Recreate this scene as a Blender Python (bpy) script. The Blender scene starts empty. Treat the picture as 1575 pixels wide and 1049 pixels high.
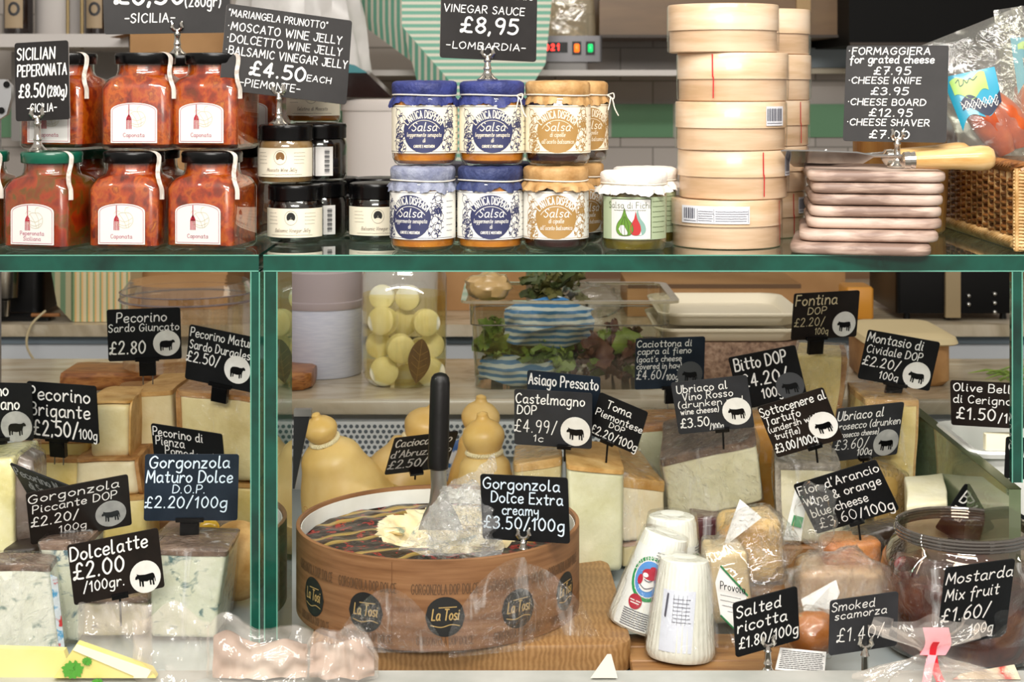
import bpy, bmesh, math, random
from mathutils import Vector, Matrix, noise
R = math.radians
rnd = random.Random(7)
S = bpy.context.scene
COL = S.collection
# ------------------------------------------------------------------ camera, world, lights, exposure
F = 2480.0          # focal length in pixels of the 1575 px frame
ZC = 1.40           # camera height
HY = 130.0          # horizon row
cam_d = bpy.data.cameras.new('camera'); cam = bpy.data.objects.new('camera', cam_d); COL.objects.link(cam)
cam.location = (0, 0, ZC); cam.rotation_euler = (R(90), 0, 0)
cam_d.sensor_width = 36; cam_d.lens = 36 * F / 1575; cam_d.shift_y = -(524.5 - HY) / 1575
cam_d.clip_start = .05
cam_d.dof.use_dof = True; cam_d.dof.focus_distance = 1.72; cam_d.dof.aperture_fstop = 13
S.camera = cam
W = bpy.data.worlds.new('world'); S.world = W; W.use_nodes = True
W.node_tree.nodes['Background'].inputs[0].default_value = (1.0, .93, .84, 1)
W.node_tree.nodes['Background'].inputs[1].default_value = .48
def area(name, loc, to, sx, sy, e, col=(1, .96, .9)):
    l = bpy.data.lights.new(name, 'AREA'); l.shape = 'RECTANGLE'; l.size = sx; l.size_y = sy; l.energy = e; l.color = col
    o = bpy.data.objects.new(name, l); COL.objects.link(o); o.location = loc
    o.rotation_euler = (Vector(to) - Vector(loc)).to_track_quat('-Z', 'Y').to_euler(); return o
area('shop_and_fill_light', (0, .55, 2.35), (0, 1.75, 1.1), 1.5, .14, 24)
area('shop_and_fill_light', (0, -.9, 2.3), (0, 1.8, .95), 1.5, .4, 50)  # frontal fill added to brighten the front faces
area('case_fill_light', (0, 1.66, ZC - .193), (0, 1.90, .75), 1.9, .02, 3.4, (1, .97, .92))  # fill lamp added to brighten the lower case
area('aisle_light', (.0, 2.9, 2.7), (0, 3.1, .8), 2.2, .3, 4.5, (1, .86, .66))
for k in range(7):
    l = bpy.data.lights.new('track_spot', 'POINT'); l.energy = 4.0; l.shadow_soft_size = .018; l.color = (1, .95, .88)
    o = bpy.data.objects.new('track_spot', l); COL.objects.link(o); o.location = (-1.05 + k * .35, .85, 2.25)
vs = S.view_settings
S.display_settings.display_device = 'sRGB'
vs.view_transform = 'Standard'; vs.look = 'None'; vs.exposure = 0.0; vs.gamma = 1; vs.use_curve_mapping = False
try:
    S.cycles.max_bounces = 10; S.cycles.transparent_max_bounces = 40; S.cycles.glossy_bounces = 4
    S.cycles.use_denoising = True; S.cycles.caustics_reflective = False; S.cycles.caustics_refractive = False
    S.cycles.sample_clamp_indirect = 6
except Exception: pass

def P(px, py, D): return Vector(((px - 787.5) * D / F, D, ZC - (py - HY) * D / F))
def PX(px, D): return (px - 787.5) * D / F
def PZ(py, D): return ZC - (py - HY) * D / F
ZS = ZC - .171       # top of the glass shelf
ZF = ZC - .585       # floor of the display case
ZM = ZC - .447       # marble slab
# ------------------------------------------------------------------ materials
def lin(c):
    if isinstance(c, str): c = tuple(int(c[i:i+2], 16) for i in (0, 2, 4))
    return tuple(((x / 255) / 12.92 if x / 255 <= .04045 else ((x / 255 + .055) / 1.055) ** 2.4) for x in c) + (1,)
MATS = {}
def newmat(name):
    m = bpy.data.materials.new(name); m.use_nodes = True; MATS[name] = m
    nt = m.node_tree; b = nt.nodes['Principled BSDF']; return m, nt, b
def coords(nt, stretch=(1, 1, 1), rot=(0, 0, 0), rand=True):
    tc = nt.nodes.new('ShaderNodeTexCoord'); mp = nt.nodes.new('ShaderNodeMapping')
    mp.inputs['Scale'].default_value = stretch; mp.inputs['Rotation'].default_value = rot
    nt.links.new(tc.outputs['Object'], mp.inputs['Vector'])
    if rand:
        oi = nt.nodes.new('ShaderNodeObjectInfo'); va = nt.nodes.new('ShaderNodeVectorMath'); va.operation = 'MULTIPLY_ADD'
        cx = nt.nodes.new('ShaderNodeCombineXYZ')
        for k in range(3): nt.links.new(oi.outputs['Random'], cx.inputs[k])
        va.inputs[1].default_value = (3.1, 2.3, 1.7); nt.links.new(cx.outputs[0], va.inputs[0]); nt.links.new(tc.outputs['Object'], va.inputs[2])
        nt.links.new(va.outputs[0], mp.inputs['Vector'])
    return mp.outputs[0]
def ramp(nt, fac, stops):
    r = nt.nodes.new('ShaderNodeValToRGB'); e = r.color_ramp.elements
    while len(e) < len(stops): e.new(.5)
    for k, (p, c) in enumerate(stops): e[k].position = p; e[k].color = lin(c)
    nt.links.new(fac, r.inputs[0]); return r.outputs[0]
def tex(nt, vec, kind, scale, detail=4, rough=.55, dist=0):
    if kind == 'voronoi':
        t = nt.nodes.new('ShaderNodeTexVoronoi'); t.inputs['Scale'].default_value = scale; nt.links.new(vec, t.inputs['Vector']); return t.outputs['Color'], t.outputs['Distance']
    if kind == 'wave':
        t = nt.nodes.new('ShaderNodeTexWave'); t.inputs['Scale'].default_value = scale; t.inputs['Distortion'].default_value = dist; t.inputs['Detail'].default_value = detail
    else:
        t = nt.nodes.new('ShaderNodeTexNoise'); t.inputs['Scale'].default_value = scale; t.inputs['Detail'].default_value = detail; t.inputs['Roughness'].default_value = rough; t.inputs['Distortion'].default_value = dist
    nt.links.new(vec, t.inputs['Vector']); return t.outputs[0], t.outputs[0]
def M(name, col, rough=.5, metal=0, stops=None, kind='noise', scale=20, detail=4, dist=0, stretch=(1, 1, 1), rot=(0, 0, 0), bump=0, bscale=80, coat=0, spec=.5, emit=0, sss=0, tr=0):
    m, nt, b = newmat(name)
    b.inputs['Base Color'].default_value = lin(col); b.inputs['Roughness'].default_value = rough; b.inputs['Metallic'].default_value = metal
    b.inputs['Specular IOR Level'].default_value = spec
    if coat: b.inputs['Coat Weight'].default_value = coat; b.inputs['Coat Roughness'].default_value = .06
    if emit: b.inputs['Emission Color'].default_value = lin(col); b.inputs['Emission Strength'].default_value = emit
    if sss: b.inputs['Subsurface Weight'].default_value = sss; b.inputs['Subsurface Radius'].default_value = (.012, .008, .004); b.inputs['Subsurface Scale'].default_value = .3
    if tr: b.inputs['Transmission Weight'].default_value = tr
    v = None
    if stops:
        v = coords(nt, stretch, rot); c, d = tex(nt, v, kind, scale, detail, dist=dist)
        if kind == 'voronoi':
            bw = nt.nodes.new('ShaderNodeRGBToBW'); nt.links.new(c, bw.inputs[0]); c = bw.outputs[0]
        nt.links.new(ramp(nt, c, stops), b.inputs['Base Color'])
    if bump:
        v2 = coords(nt, stretch, rot); n, _ = tex(nt, v2, 'noise', bscale, 3)
        bp = nt.nodes.new('ShaderNodeBump'); bp.inputs['Strength'].default_value = bump; bp.inputs['Distance'].default_value = .004
        nt.links.new(n, bp.inputs['Height']); nt.links.new(bp.outputs[0], b.inputs['Normal'])
    return m
def THIN(name, tint=(255, 255, 255), refl=1.0, rough=.02, haze=0, hazecol=(230, 230, 230), bump=0, bscale=40, streak=0, sscale=30, sstretch=(1, 1, 1)):
    """thin clear sheet: transparent, a fresnel reflection, some milky haze, pale streaks painted as glints"""
    m, nt, b = newmat(name); nt.nodes.remove(b); out = nt.nodes['Material Output']
    t = nt.nodes.new('ShaderNodeBsdfTransparent'); t.inputs[0].default_value = lin(tint)
    g = nt.nodes.new('ShaderNodeBsdfGlossy'); g.inputs['Roughness'].default_value = rough; g.inputs[0].default_value = (1, 1, 1, 1)
    fr = nt.nodes.new('ShaderNodeLayerWeight'); fr.inputs[0].default_value = .5
    pw_ = nt.nodes.new('ShaderNodeMath'); pw_.operation = 'POWER'; pw_.inputs[1].default_value = 4.5; nt.links.new(fr.outputs['Facing'], pw_.inputs[0])
    mu = nt.nodes.new('ShaderNodeMath'); mu.operation = 'MULTIPLY_ADD'; mu.use_clamp = True; mu.inputs[1].default_value = min(1, refl * .95); mu.inputs[2].default_value = .05 * refl
    nt.links.new(pw_.outputs[0], mu.inputs[0])
    if bump:
        v = coords(nt); n, _ = tex(nt, v, 'noise', bscale, 4, dist=1.5); bp = nt.nodes.new('ShaderNodeBump'); bp.inputs['Strength'].default_value = bump; bp.inputs['Distance'].default_value = .006
        nt.links.new(n, bp.inputs['Height']); nt.links.new(bp.outputs[0], g.inputs['Normal']); nt.links.new(bp.outputs[0], fr.inputs['Normal'])
    base = t.outputs[0]
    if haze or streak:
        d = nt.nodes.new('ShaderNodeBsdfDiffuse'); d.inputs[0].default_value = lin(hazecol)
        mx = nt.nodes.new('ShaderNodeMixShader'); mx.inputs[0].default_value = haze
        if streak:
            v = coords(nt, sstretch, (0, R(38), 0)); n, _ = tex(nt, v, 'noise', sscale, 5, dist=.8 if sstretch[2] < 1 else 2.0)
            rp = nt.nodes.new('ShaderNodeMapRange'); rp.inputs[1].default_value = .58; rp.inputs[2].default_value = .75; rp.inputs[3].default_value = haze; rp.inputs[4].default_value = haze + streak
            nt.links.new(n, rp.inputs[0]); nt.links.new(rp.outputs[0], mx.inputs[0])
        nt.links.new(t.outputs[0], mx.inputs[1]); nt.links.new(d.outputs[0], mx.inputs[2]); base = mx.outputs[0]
    ms = nt.nodes.new('ShaderNodeMixShader'); nt.links.new(mu.outputs[0], ms.inputs[0]); nt.links.new(base, ms.inputs[1]); nt.links.new(g.outputs[0], ms.inputs[2])
    nt.links.new(ms.outputs[0], out.inputs[0]); return m
# ------------------------------------------------------------------ mesh builder
class MB:
    def __init__(s): s.v = []; s.f = []; s.m = []; s.s = []
    def add(s, vs, fs, mat=0, smooth=True):
        o = len(s.v); s.v += [Vector(v) for v in vs]
        for f in fs: s.f.append(tuple(i + o for i in f)); s.m.append(mat); s.s.append(smooth)
    def loft(s, rings, cap0=True, cap1=True, mat=0, smooth=True, closed=True):
        n = len(rings[0]); vs = [p for r in rings for p in r]; fs = []
        for i in range(len(rings) - 1):
            for j in range(n if closed else n - 1):
                k = (j + 1) % n; fs.append((i*n + j, i*n + k, (i+1)*n + k, (i+1)*n + j))
        if cap0: fs.append(tuple(range(n - 1, -1, -1)))
        if cap1: fs.append(tuple((len(rings)-1)*n + j for j in range(n)))
        s.add(vs, fs, mat, smooth)
    def lathe(s, prof, n=32, c=(0, 0, 0), mat=0, cap0=True, cap1=True, fn=None):
        rings = []
        for r, z in prof:
            rings.append([Vector((c[0] + (r if not fn else fn(r, z, 2*math.pi*k/n)) * math.cos(2*math.pi*k/n), c[1] + (r if not fn else fn(r, z, 2*math.pi*k/n)) * math.sin(2*math.pi*k/n), c[2] + z)) for k in range(n)])
        s.loft(rings, cap0, cap1, mat)
    def box(s, c, sz, mat=0, rot=None):
        hx, hy, hz = (a / 2 for a in sz); c = Vector(c)
        vs = [Vector((x, y, z)) for z in (-hz, hz) for y in (-hy, hy) for x in (-hx, hx)]
        if rot is not None: vs = [rot @ v for v in vs]
        s.add([v + c for v in vs], [(0, 2, 3, 1), (4, 5, 7, 6), (0, 1, 5, 4), (2, 6, 7, 3), (0, 4, 6, 2), (1, 3, 7, 5)], mat, False)
    def tube(s, path, r, n=8, mat=0, closed=False, caps=True):
        path = [Vector(p) for p in path]; N = len(path); rings = []; up = None
        for i, p in enumerate(path):
            a = path[(i - 1) % N] if (i > 0 or closed) else p; b = path[(i + 1) % N] if (i < N - 1 or closed) else p
            t = (b - a).normalized()
            if up is None:
                up = t.orthogonal().normalized()
            up = (up - t * up.dot(t)).normalized(); sd = t.cross(up)
            rr = r[i] if isinstance(r, (list, tuple)) else r
            rings.append([p + (up * math.cos(2*math.pi*k/n) + sd * math.sin(2*math.pi*k/n)) * rr for k in range(n)])
        if closed: rings.append(rings[0])
        s.loft(rings, caps and not closed, caps and not closed, mat)
    def poly(s, pts, mat=0): s.add(pts, [tuple(range(len(pts)))], mat, False)
    def prism(s, pts, off, mat=0, smooth=False):
        off = Vector(off); a = [Vector(p) for p in pts]; b = [p + off for p in a]; s.loft([a, b], True, True, mat, smooth)
    def grid(s, fn, nu, nv, mat=0, smooth=True):
        vs = [fn(i / nu, j / nv) for j in range(nv + 1) for i in range(nu + 1)]
        s.add(vs, [(j*(nu+1)+i, j*(nu+1)+i+1, (j+1)*(nu+1)+i+1, (j+1)*(nu+1)+i) for j in range(nv) for i in range(nu)], mat, smooth)
    def sphere(s, c, r, n=16, mat=0, sc=(1, 1, 1)):
        m = max(6, n // 2); rings = []
        for i in range(m + 1):
            a = math.pi * (.02 + .96 * i / m) - math.pi / 2
            rings.append([Vector((c[0] + sc[0]*r*math.cos(a)*math.cos(2*math.pi*k/n), c[1] + sc[1]*r*math.cos(a)*math.sin(2*math.pi*k/n), c[2] + sc[2]*r*math.sin(a))) for k in range(n)])
        s.loft(rings, True, True, mat)
    def strokes(s, polys, w, mp, mat=0, cap=4):
        """flat round-ended ribbons along 2-D polylines, mapped into space by mp(x, y)"""
        for pl in polys:
            pl = [Vector(p) for p in pl]; q = [pl[0]]
            for p in pl[1:]:
                if (p - q[-1]).length > 1e-6: q.append(p)
            if len(q) == 1: q.append(q[0] + Vector((w * .05, 0)))
            seg = [[q[0]]]
            for i in range(1, len(q)):
                seg[-1].append(q[i])
                if i < len(q) - 1 and (q[i] - q[i-1]).normalized().dot((q[i+1] - q[i]).normalized()) < .55: seg.append([q[i]])
            if len(seg) > 1: s.strokes(seg, w, mp, mat, cap); continue
            N = len(q); L = []; Rr = []
            for i in range(N):
                t = (q[min(i+1, N-1)] - q[max(i-1, 0)]).normalized(); nn = Vector((-t.y, t.x)) * w / 2
                L.append(q[i] + nn); Rr.append(q[i] - nn)
            t0 = (q[1] - q[0]).normalized(); t1 = (q[-1] - q[-2]).normalized()
            def capv(c, t, sgn):
                a0 = math.atan2(t.y, t.x) + math.pi / 2
                return [c + Vector((math.cos(a0 - sgn * math.pi * k / cap), math.sin(a0 - sgn * math.pi * k / cap))) * w / 2 for k in range(1, cap)]
            e = capv(q[-1], t1, 1); st = capv(q[0], t0, -1)
            vs = [mp(p.x, p.y) for p in L + Rr]; fs = [(N + i, N + i + 1, i + 1, i) for i in range(N - 1)]
            o = len(vs); vs += [mp(p.x, p.y) for p in e]; fs.append((2*N - 1,) + tuple(o + k for k in range(len(e) - 1, -1, -1)) + (N - 1,))
            o2 = len(vs); vs += [mp(p.x, p.y) for p in st]; fs.append((0,) + tuple(o2 + k for k in range(len(st))) + (N,))
            s.add(vs, fs, mat, False)
    def xf(s, fn): s.v = [Vector(fn(v)) for v in s.v]; return s
    def build(s, name, mats, parent=None, world=True, sharp=42, weld=False):
        if not isinstance(mats, (list, tuple)): mats = [mats]
        me = bpy.data.meshes.new(name)
        off = Vector((0, 0, 0))
        if parent is not None and world: off = ORG[root_of(parent).name]
        me.from_pydata([v - off for v in s.v], [], s.f)
        for m in mats: me.materials.append(m)
        me.polygons.foreach_set('material_index', s.m); me.polygons.foreach_set('use_smooth', s.s)
        if weld:
            bm = bmesh.new(); bm.from_mesh(me); bmesh.ops.remove_doubles(bm, verts=bm.verts, dist=1e-5); bmesh.ops.recalc_face_normals(bm, faces=bm.faces); bm.to_mesh(me); bm.free()
        me.set_sharp_from_angle(angle=R(sharp))
        o = bpy.data.objects.new(name, me); COL.objects.link(o)
        if parent is not None: o.parent = parent
        return o
ORG = {}
def root_of(o):
    while o.parent is not None: o = o.parent
    return o
def thing(name, label, cat, loc=(0, 0, 0), rz=0, group=None, local=False):
    o = bpy.data.objects.new(name, None); COL.objects.link(o); o.empty_display_size = .01
    o.location = loc; o.rotation_euler = (0, 0, rz); o['label'] = label; o['category'] = cat
    if group: o['group'] = group
    ORG[o.name] = Vector((0, 0, 0)) if local else Vector(loc); return o
def tag(o, label, cat, group=None, kind=None):
    o['label'] = label; o['category'] = cat
    if group: o['group'] = group
    if kind: o['kind'] = kind
    return o
def struct(o): o['kind'] = 'structure'; return o
def dup(root, loc, rz, label, group=None):
    r = root.copy(); COL.objects.link(r); r.location = loc; r.rotation_euler = (0, 0, rz); r['label'] = label
    if group: r['group'] = group
    for ch in list(root.children):
        c = ch.copy(); COL.objects.link(c); c.parent = r
        for g in list(ch.children):
            d = g.copy(); COL.objects.link(d); d.parent = c
    ORG[r.name] = Vector(loc); return r
def rrect(cx, cy, z, hx, hy, r, k=5):
    pts = []; r = min(r, hx, hy)
    for q, (sx, sy) in enumerate(((1, 1), (-1, 1), (-1, -1), (1, -1))):
        for i in range(k + 1):
            a = math.pi / 2 * (q + i / k)
            pts.append(Vector((cx + sx * (hx - r) + r * math.cos(a), cy + sy * (hy - r) + r * math.sin(a), z)))
    return pts
def nz(p, s, a, seed=0):
    return noise.noise(Vector(p) * s + Vector((seed * 7.3, seed * 3.1, seed * 5.7))) * a
def smooth2(pts, n=4, closed=False):
    out = []; N = len(pts); P4 = [Vector(p) for p in pts]
    for i in range(N - 1):
        p0 = P4[max(i-1, 0)]; p1 = P4[i]; p2 = P4[i+1]; p3 = P4[min(i+2, N-1)]
        for k in range(n):
            t = k / n
            out.append(.5 * ((2*p1) + (p2 - p0)*t + (2*p0 - 5*p1 + 4*p2 - p3)*t*t + (3*p1 - p0 - 3*p2 + p3)*t*t*t))
    out.append(P4[-1]); return out
# ------------------------------------------------------------------ single-stroke lettering
GL = {}
for ln in """
a 5.6|~5,5 3,6 .6,4.8 .2,2 1.6,0 3.6,.6 5,2.6 5,5.6;~5,5.6 5,1.2 6,0
b 5|0,10 0,0;~0,4 2,6 5,4 5,1.5 2,0 0,1
c 4.6|~4.8,5 3,6 .6,5 0,3 .8,.8 3,0 4.8,1
d 5.6|~5,4.4 3,6 .6,4.8 .2,2 1.6,0 3.6,.4 5,2;~5,10 5,1 6,0
e 4.8|~0,2.8 4.6,3.4 4.2,5.4 2.6,6 .6,4.8 0,2.8 .8,.6 2.8,0 4.8,1
f 4.5|~5,9 4,10 2.5,9 2,6 2,-3;0,5.4 4,5.4
g 5.4|~5,5 3,6 .6,4.8 .2,2 1.6,0 3.6,.6 5,2.6;~5,6 5,-2 3.4,-4 .8,-3.2
h 5|0,10 0,0;~0,3.6 2.4,6 4.4,5 5,3 5,0
i 1.4|~.4,6 .4,1 1.4,0;.5,8.2 .5,8.6
j 2.5|~2,6 2,-2.4 .8,-4 -.6,-3.4;2,8.2 2,8.6
k 4.8|0,10 0,0;4.6,6 0,2.4;1.4,3.4 4.8,0
l 2|~.2,10 .2,1.2 1,0 2,.5
m 8|0,6 0,0;~0,3.6 1.8,6 3.6,5 4,0;~4,3.6 5.8,6 7.6,5 8,0
n 5|0,6 0,0;~0,3.6 2.2,6 4.4,5 5,2.4 5,0
o 5|~2.5,6 .3,4.6 .1,2 2.4,0 4.8,1.8 4.8,4.4 2.5,6 3.6,5.2
p 5|0,6 0,-4;~0,4 2.2,6 4.8,4.6 4.8,1.8 2.4,0 0,1.4
q 5.4|~5,5 3,6 .4,4.4 .4,1.6 2.4,0 5,2.4;~5,6 5,-4
r 4|0,6 0,0;~0,3.2 1.8,5.6 3.2,6 4,5.2
s 4|~4,5.2 2.2,6 .3,5 .8,3.6 3.2,2.6 3.9,1.2 2.2,0 0,.8
t 4|~2,9 2,1.4 2.8,.1 4,.6;0,6.2 4.2,6.2
u 5.2|~0,6 0,2 1.8,0 3.8,.8 5,3;~5,6 5,1 5.8,0
v 4.8|0,6 2.3,0 4.8,6
w 7|0,6 1.8,0 3.5,5 5.2,0 7,6
x 4.8|0,6 4.8,0;4.8,6 0,0
y 5|~0,6 .4,3 2.4,2.2 5,4;~5,6 5,-2 3.4,-4 .8,-3.2
z 4.6|0,6 4.6,6 0,0 4.6,0
A 6.4|0,0 3.2,10 6.4,0;1.1,3.5 5.3,3.5
B 5.8|0,0 0,10;~0,10 3.6,10 5.2,8 4,5.6 0,5.3;~0,5.3 4.6,5.2 5.8,2.8 4.4,.2 0,0
C 6|~6,8.4 3.8,10 .8,8 0,4.6 1.4,1 3.8,0 6,1.6
D 6.2|0,0 0,10;~0,10 3.2,9.8 6,7 6.2,4 4.2,.8 0,0
E 5|5,10 0,10 0,0 5,0;0,5.2 4.2,5.2
F 5|0,0 0,10 5,10;0,5.2 4.2,5.2
G 6.8|~6.4,8.4 4,10 1,8 0,4.6 1.4,1 4,0 6.2,1.6 6.7,4.5;6.8,4.5 4,4.5
H 6|0,0 0,10;6,0 6,10;0,5.2 6,5.2
I 1|.5,0 .5,10
J 4.4|~4.2,10 4.2,2.6 2.8,.2 .8,.6 0,2.6;2.4,10 6,10
K 5.6|0,0 0,10;5.4,10 0,4;1.8,5.6 5.6,0
L 4.6|0,10 0,0 4.8,0
M 7.6|0,0 .8,10 3.8,3 6.8,10 7.6,0
N 6|0,0 0,10 6,0 6,10
O 6.6|~3.3,10 .6,8 0,4.6 1.6,.8 3.6,0 5.8,1.6 6.6,5.2 5.4,8.8 3.3,10
P 5.4|0,0 0,10;~0,10 3.8,10 5.4,7.6 4,5 0,4.4
Q 6.6|~3.3,10 .6,8 0,4.6 1.6,.8 3.6,0 5.8,1.6 6.6,5.2 5.4,8.8 3.3,10;4,2.4 7,-1
R 5.8|0,0 0,10;~0,10 3.8,10 5.2,7.8 4,5.4 0,4.8;2,5 5.8,0
S 5|~4.8,8.6 2.8,10 .5,8.6 .7,6.4 3.8,4.6 5,2.4 3.4,.2 1.6,0 0,1.4
T 6|0,10 6,10;3,10 3,0
U 6|~0,10 0,3 1.4,.4 3.4,0 5.4,1.4 6,4 6,10
V 6|0,10 3,0 6,10
W 8.6|0,10 2.2,0 4.3,8 6.4,0 8.6,10
X 5.6|0,10 5.6,0;5.6,10 0,0
Y 5.6|0,10 2.8,5 5.6,10;2.8,5 2.8,0
Z 5.4|0,10 5.4,10 0,0 5.4,0
0 5.4|~2.7,10 .4,7.6 .2,3 2.4,0 4.8,2 5.2,6.6 2.7,10
1 3|0,7.4 2.2,10 2.2,0
2 5|~.2,7.8 1.4,9.8 3.4,9.8 4.4,7.6 3.2,4.6 0,0;0,.1 5,.1
3 4.8|~.3,8.8 2.4,10 4.4,8.2 3.6,6 1.8,5.3;~1.8,5.3 4.2,4.8 4.8,2.4 3,.2 .8,.2 0,1.2
4 5|3.4,0 3.4,10 0,3 5,3
5 4.8|4.6,10 .8,10 .5,5.8;~.5,5.8 2.8,6.3 4.8,4.2 4.4,1.4 2.4,0 0,.8
6 4.8|~4,10 1.6,7.6 .2,3.4 1.2,.4 3.4,.2 4.8,2.4 3.8,4.8 1.8,5 .4,3
7 4.8|0,10 4.8,10 1.6,0;1.4,5 4.4,5
8 4.8|~2.4,10 .5,8.4 1.2,6 3.8,4.2 4.6,2 2.4,0 .2,2 1,4.2 3.6,6 4.3,8.4 2.4,10
9 4.8|~4.6,7 3.2,5 1,5.4 .3,7.8 1.8,10 4,9.4 4.6,7 4.2,3 3.2,0
£ 5.6|~5.4,8.4 4.2,10 2.6,9.4 2.1,7 2.4,4 1.6,1.2 .4,.2 .2,1.2 1.4,1.6 3,.4 5.8,.2;.2,5 4.4,5
. 1|.4,0 .5,.4
, 1|.7,.4 .2,-1.6
/ 4|0,-.8 4,10.6
( 2|~2,11 .4,8 .2,3 1.8,-1
) 2|~0,11 1.6,8 1.8,3 .2,-1
- 4|0,4.6 4,4.6
' 1|.6,10.4 .2,8
" 2|.4,10.4 .2,8.4;1.8,10.4 1.6,8.4
& 6|~6,3 3.4,0 .6,.6 .4,3 3.2,6 4,8.4 2.6,10 1.2,8.6 2,6 6,0
* 2|.9,5 1,5.3
: 1|.4,.2 .5,.6;.4,5 .5,5.4
""".strip().split('\n'):
    ch = ln[0]; w, st = ln[2:].split('|')
    GL[ch] = (float(w), [(q.startswith('~'), [tuple(float(c) for c in p.split(',')) for p in q.lstrip('~').split()]) for q in st.split(';')])
def text(s, h=1.0, wx=1.0, slant=0.0, jit=0.0, gap=2.4, res=4):
    """polylines of a line of text, cap height h, baseline 0, plus its width"""
    x = 0; out = []; k = h / 10
    for ch in s:
        if ch == ' ': x += 4.4; continue
        w, sts = GL.get(ch, GL['.'])
        jx, jy, js = (rnd.uniform(-1, 1) * jit for _ in range(3))
        for sm, pts in sts:
            q = smooth2([(p[0], p[1]) for p in pts], res) if sm and len(pts) > 2 else [Vector(p) for p in pts]
            out.append([Vector(((x + jx * .5 + (p.x * (1 + js * .08)) + slant * p.y) * k * wx, (p.y * (1 + js * .05) + jy * .5) * k)) for p in q])
        x += w + gap
    return out, (x - gap) * k * wx
def fit(s, x0, x1, y, h, slant=0.0, jit=.5, res=4):
    pl, w = text(s, h, 1, slant, jit, res=res); sc = (x1 - x0) / max(w, 1e-6)
    return [[Vector((x0 + p.x * sc, y + p.y)) for p in q] for q in pl]
# ------------------------------------------------------------------ shared materials
slate = M('slate', '17181a', .55, spec=.2, stops=[(.3, '0c0d0e'), (.7, '141517')], scale=30, bump=.05, bscale=300)
slate_brown = M('brown slate', '2a2320', .4, spec=.2, stops=[(.3, '191412'), (.7, '251e1a')], scale=30)
slate_grey = M('worn slate', '3a3b3d', .4, spec=.25, stops=[(.3, '27282a'), (.7, '35363a')], scale=25)
slate_blue = M('blue slate', '2a3440', .36, spec=.25, stops=[(.3, '18202a'), (.7, '26303c')], scale=25)
slate_top = M('charcoal slate', '211f1f', .5, spec=.25, stops=[(.3, '1e1c1c'), (.7, '272525')], scale=30)
slate_edge = M('pale card edge', '8f8a86', .5)
chalk = M('chalk', 'f4f2ee', .6, spec=.2); chalk_blue = M('bluish chalk', 'd8e8f6', .6); chalk_grey = M('faded chalk', 'a9a9a8', .7); chalk_cream = M('cream chalk', 'd9c9a0', .7)
badge_w = M('badge white', 'ece9e2', .5, stops=[(.3, 'e3e0d8'), (.7, 'f4f2ec')], scale=60); badge_g = M('badge grey', 'a5a5a3', .5, stops=[(.3, '979795'), (.7, 'b8b8b4')], scale=60); badge_d = M('badge dark', '4b4d50', .5)
blackp = M('black plastic', '070708', .3, spec=.3); chrome = M('chrome', 'd8d4cc', .16, 1); steel = M('steel', 'b9b9b6', .3, 1); pinm = M('pin steel', '9a9a98', .3, 1)
paper = M('white paper', 'dad8d4', .55); redpr = M('crimson print', 'a3142e', .5); mauve = M('mauve print', 'b06a7c', .6); olive_pr = M('pale olive print', 'c3bda2', .6); ink = M('ink', '2a2a2e', .6)
navy = M('navy print', '32365c', .5); tanpr = M('tan print', 'a9834a', .5); cream = M('cream paper', 'f0e8d2', .55); creamw = M('cool cream paper', 'edebe4', .55)
lidblack = M('black lid', '060607', .25, spec=.35); lidgreen = M('green lid', '0f5a45', .28, coat=.4)
jarglass = THIN('jar glass', (248, 250, 247), 1.5, .02)
film = THIN('cling film', (255, 255, 254), .9, .10, haze=.0, hazecol=(255, 255, 255), bump=.7, bscale=60, streak=.42, sscale=46, sstretch=(1, 1, .16))  # stretched white streaks paint highlights into the film's colour
film2 = THIN('crumpled cling film', (254, 254, 253), 1.4, .1, haze=.01, hazecol=(250, 250, 248), bump=1.0, bscale=110, streak=.3, sscale=70, sstretch=(1, 1, .18))  # pale streaks coloured in as glints on the crumples
bagfilm = THIN('clear bag', (250, 250, 248), .8, .06, haze=.03, bump=.4, bscale=14, streak=.08, sscale=16)
# ------------------------------------------------------------------ price cards
COW = [(-.72,.1),(-.68,.24),(-.56,.36),(-.58,.47),(-.48,.40),(-.38,.36),(0,.31),(.5,.36),(.61,.28),(.67,0),(.68,-.3),(.62,-.3),(.61,0),(.56,-.12),(.58,-.54),(.46,-.54),(.45,-.2),(.37,-.16),(.37,-.5),(.27,-.5),(.26,-.13),(.1,-.2),(-.15,-.15),(-.17,-.54),(-.28,-.54),(-.29,-.18),(-.34,-.1),(-.37,-.48),(-.46,-.48),(-.45,-.02),(-.5,.1),(-.62,.05)]
SHEEP = [(.74,.22),(.7,.36),(.58,.46),(.5,.44),(.42,.38),(.2,.36),(0,.4),(-.25,.38),(-.45,.34),(-.58,.2),(-.62,0),(-.6,-.2),(-.56,-.55),(-.46,-.55),(-.44,-.22),(-.38,-.2),(-.38,-.5),(-.29,-.5),(-.28,-.24),(0,-.28),(.18,-.24),(.2,-.55),(.3,-.55),(.31,-.2),(.36,-.16),(.38,-.48),(.46,-.48),(.46,-.06),(.5,.08),(.56,.2),(.64,.18)]
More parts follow.
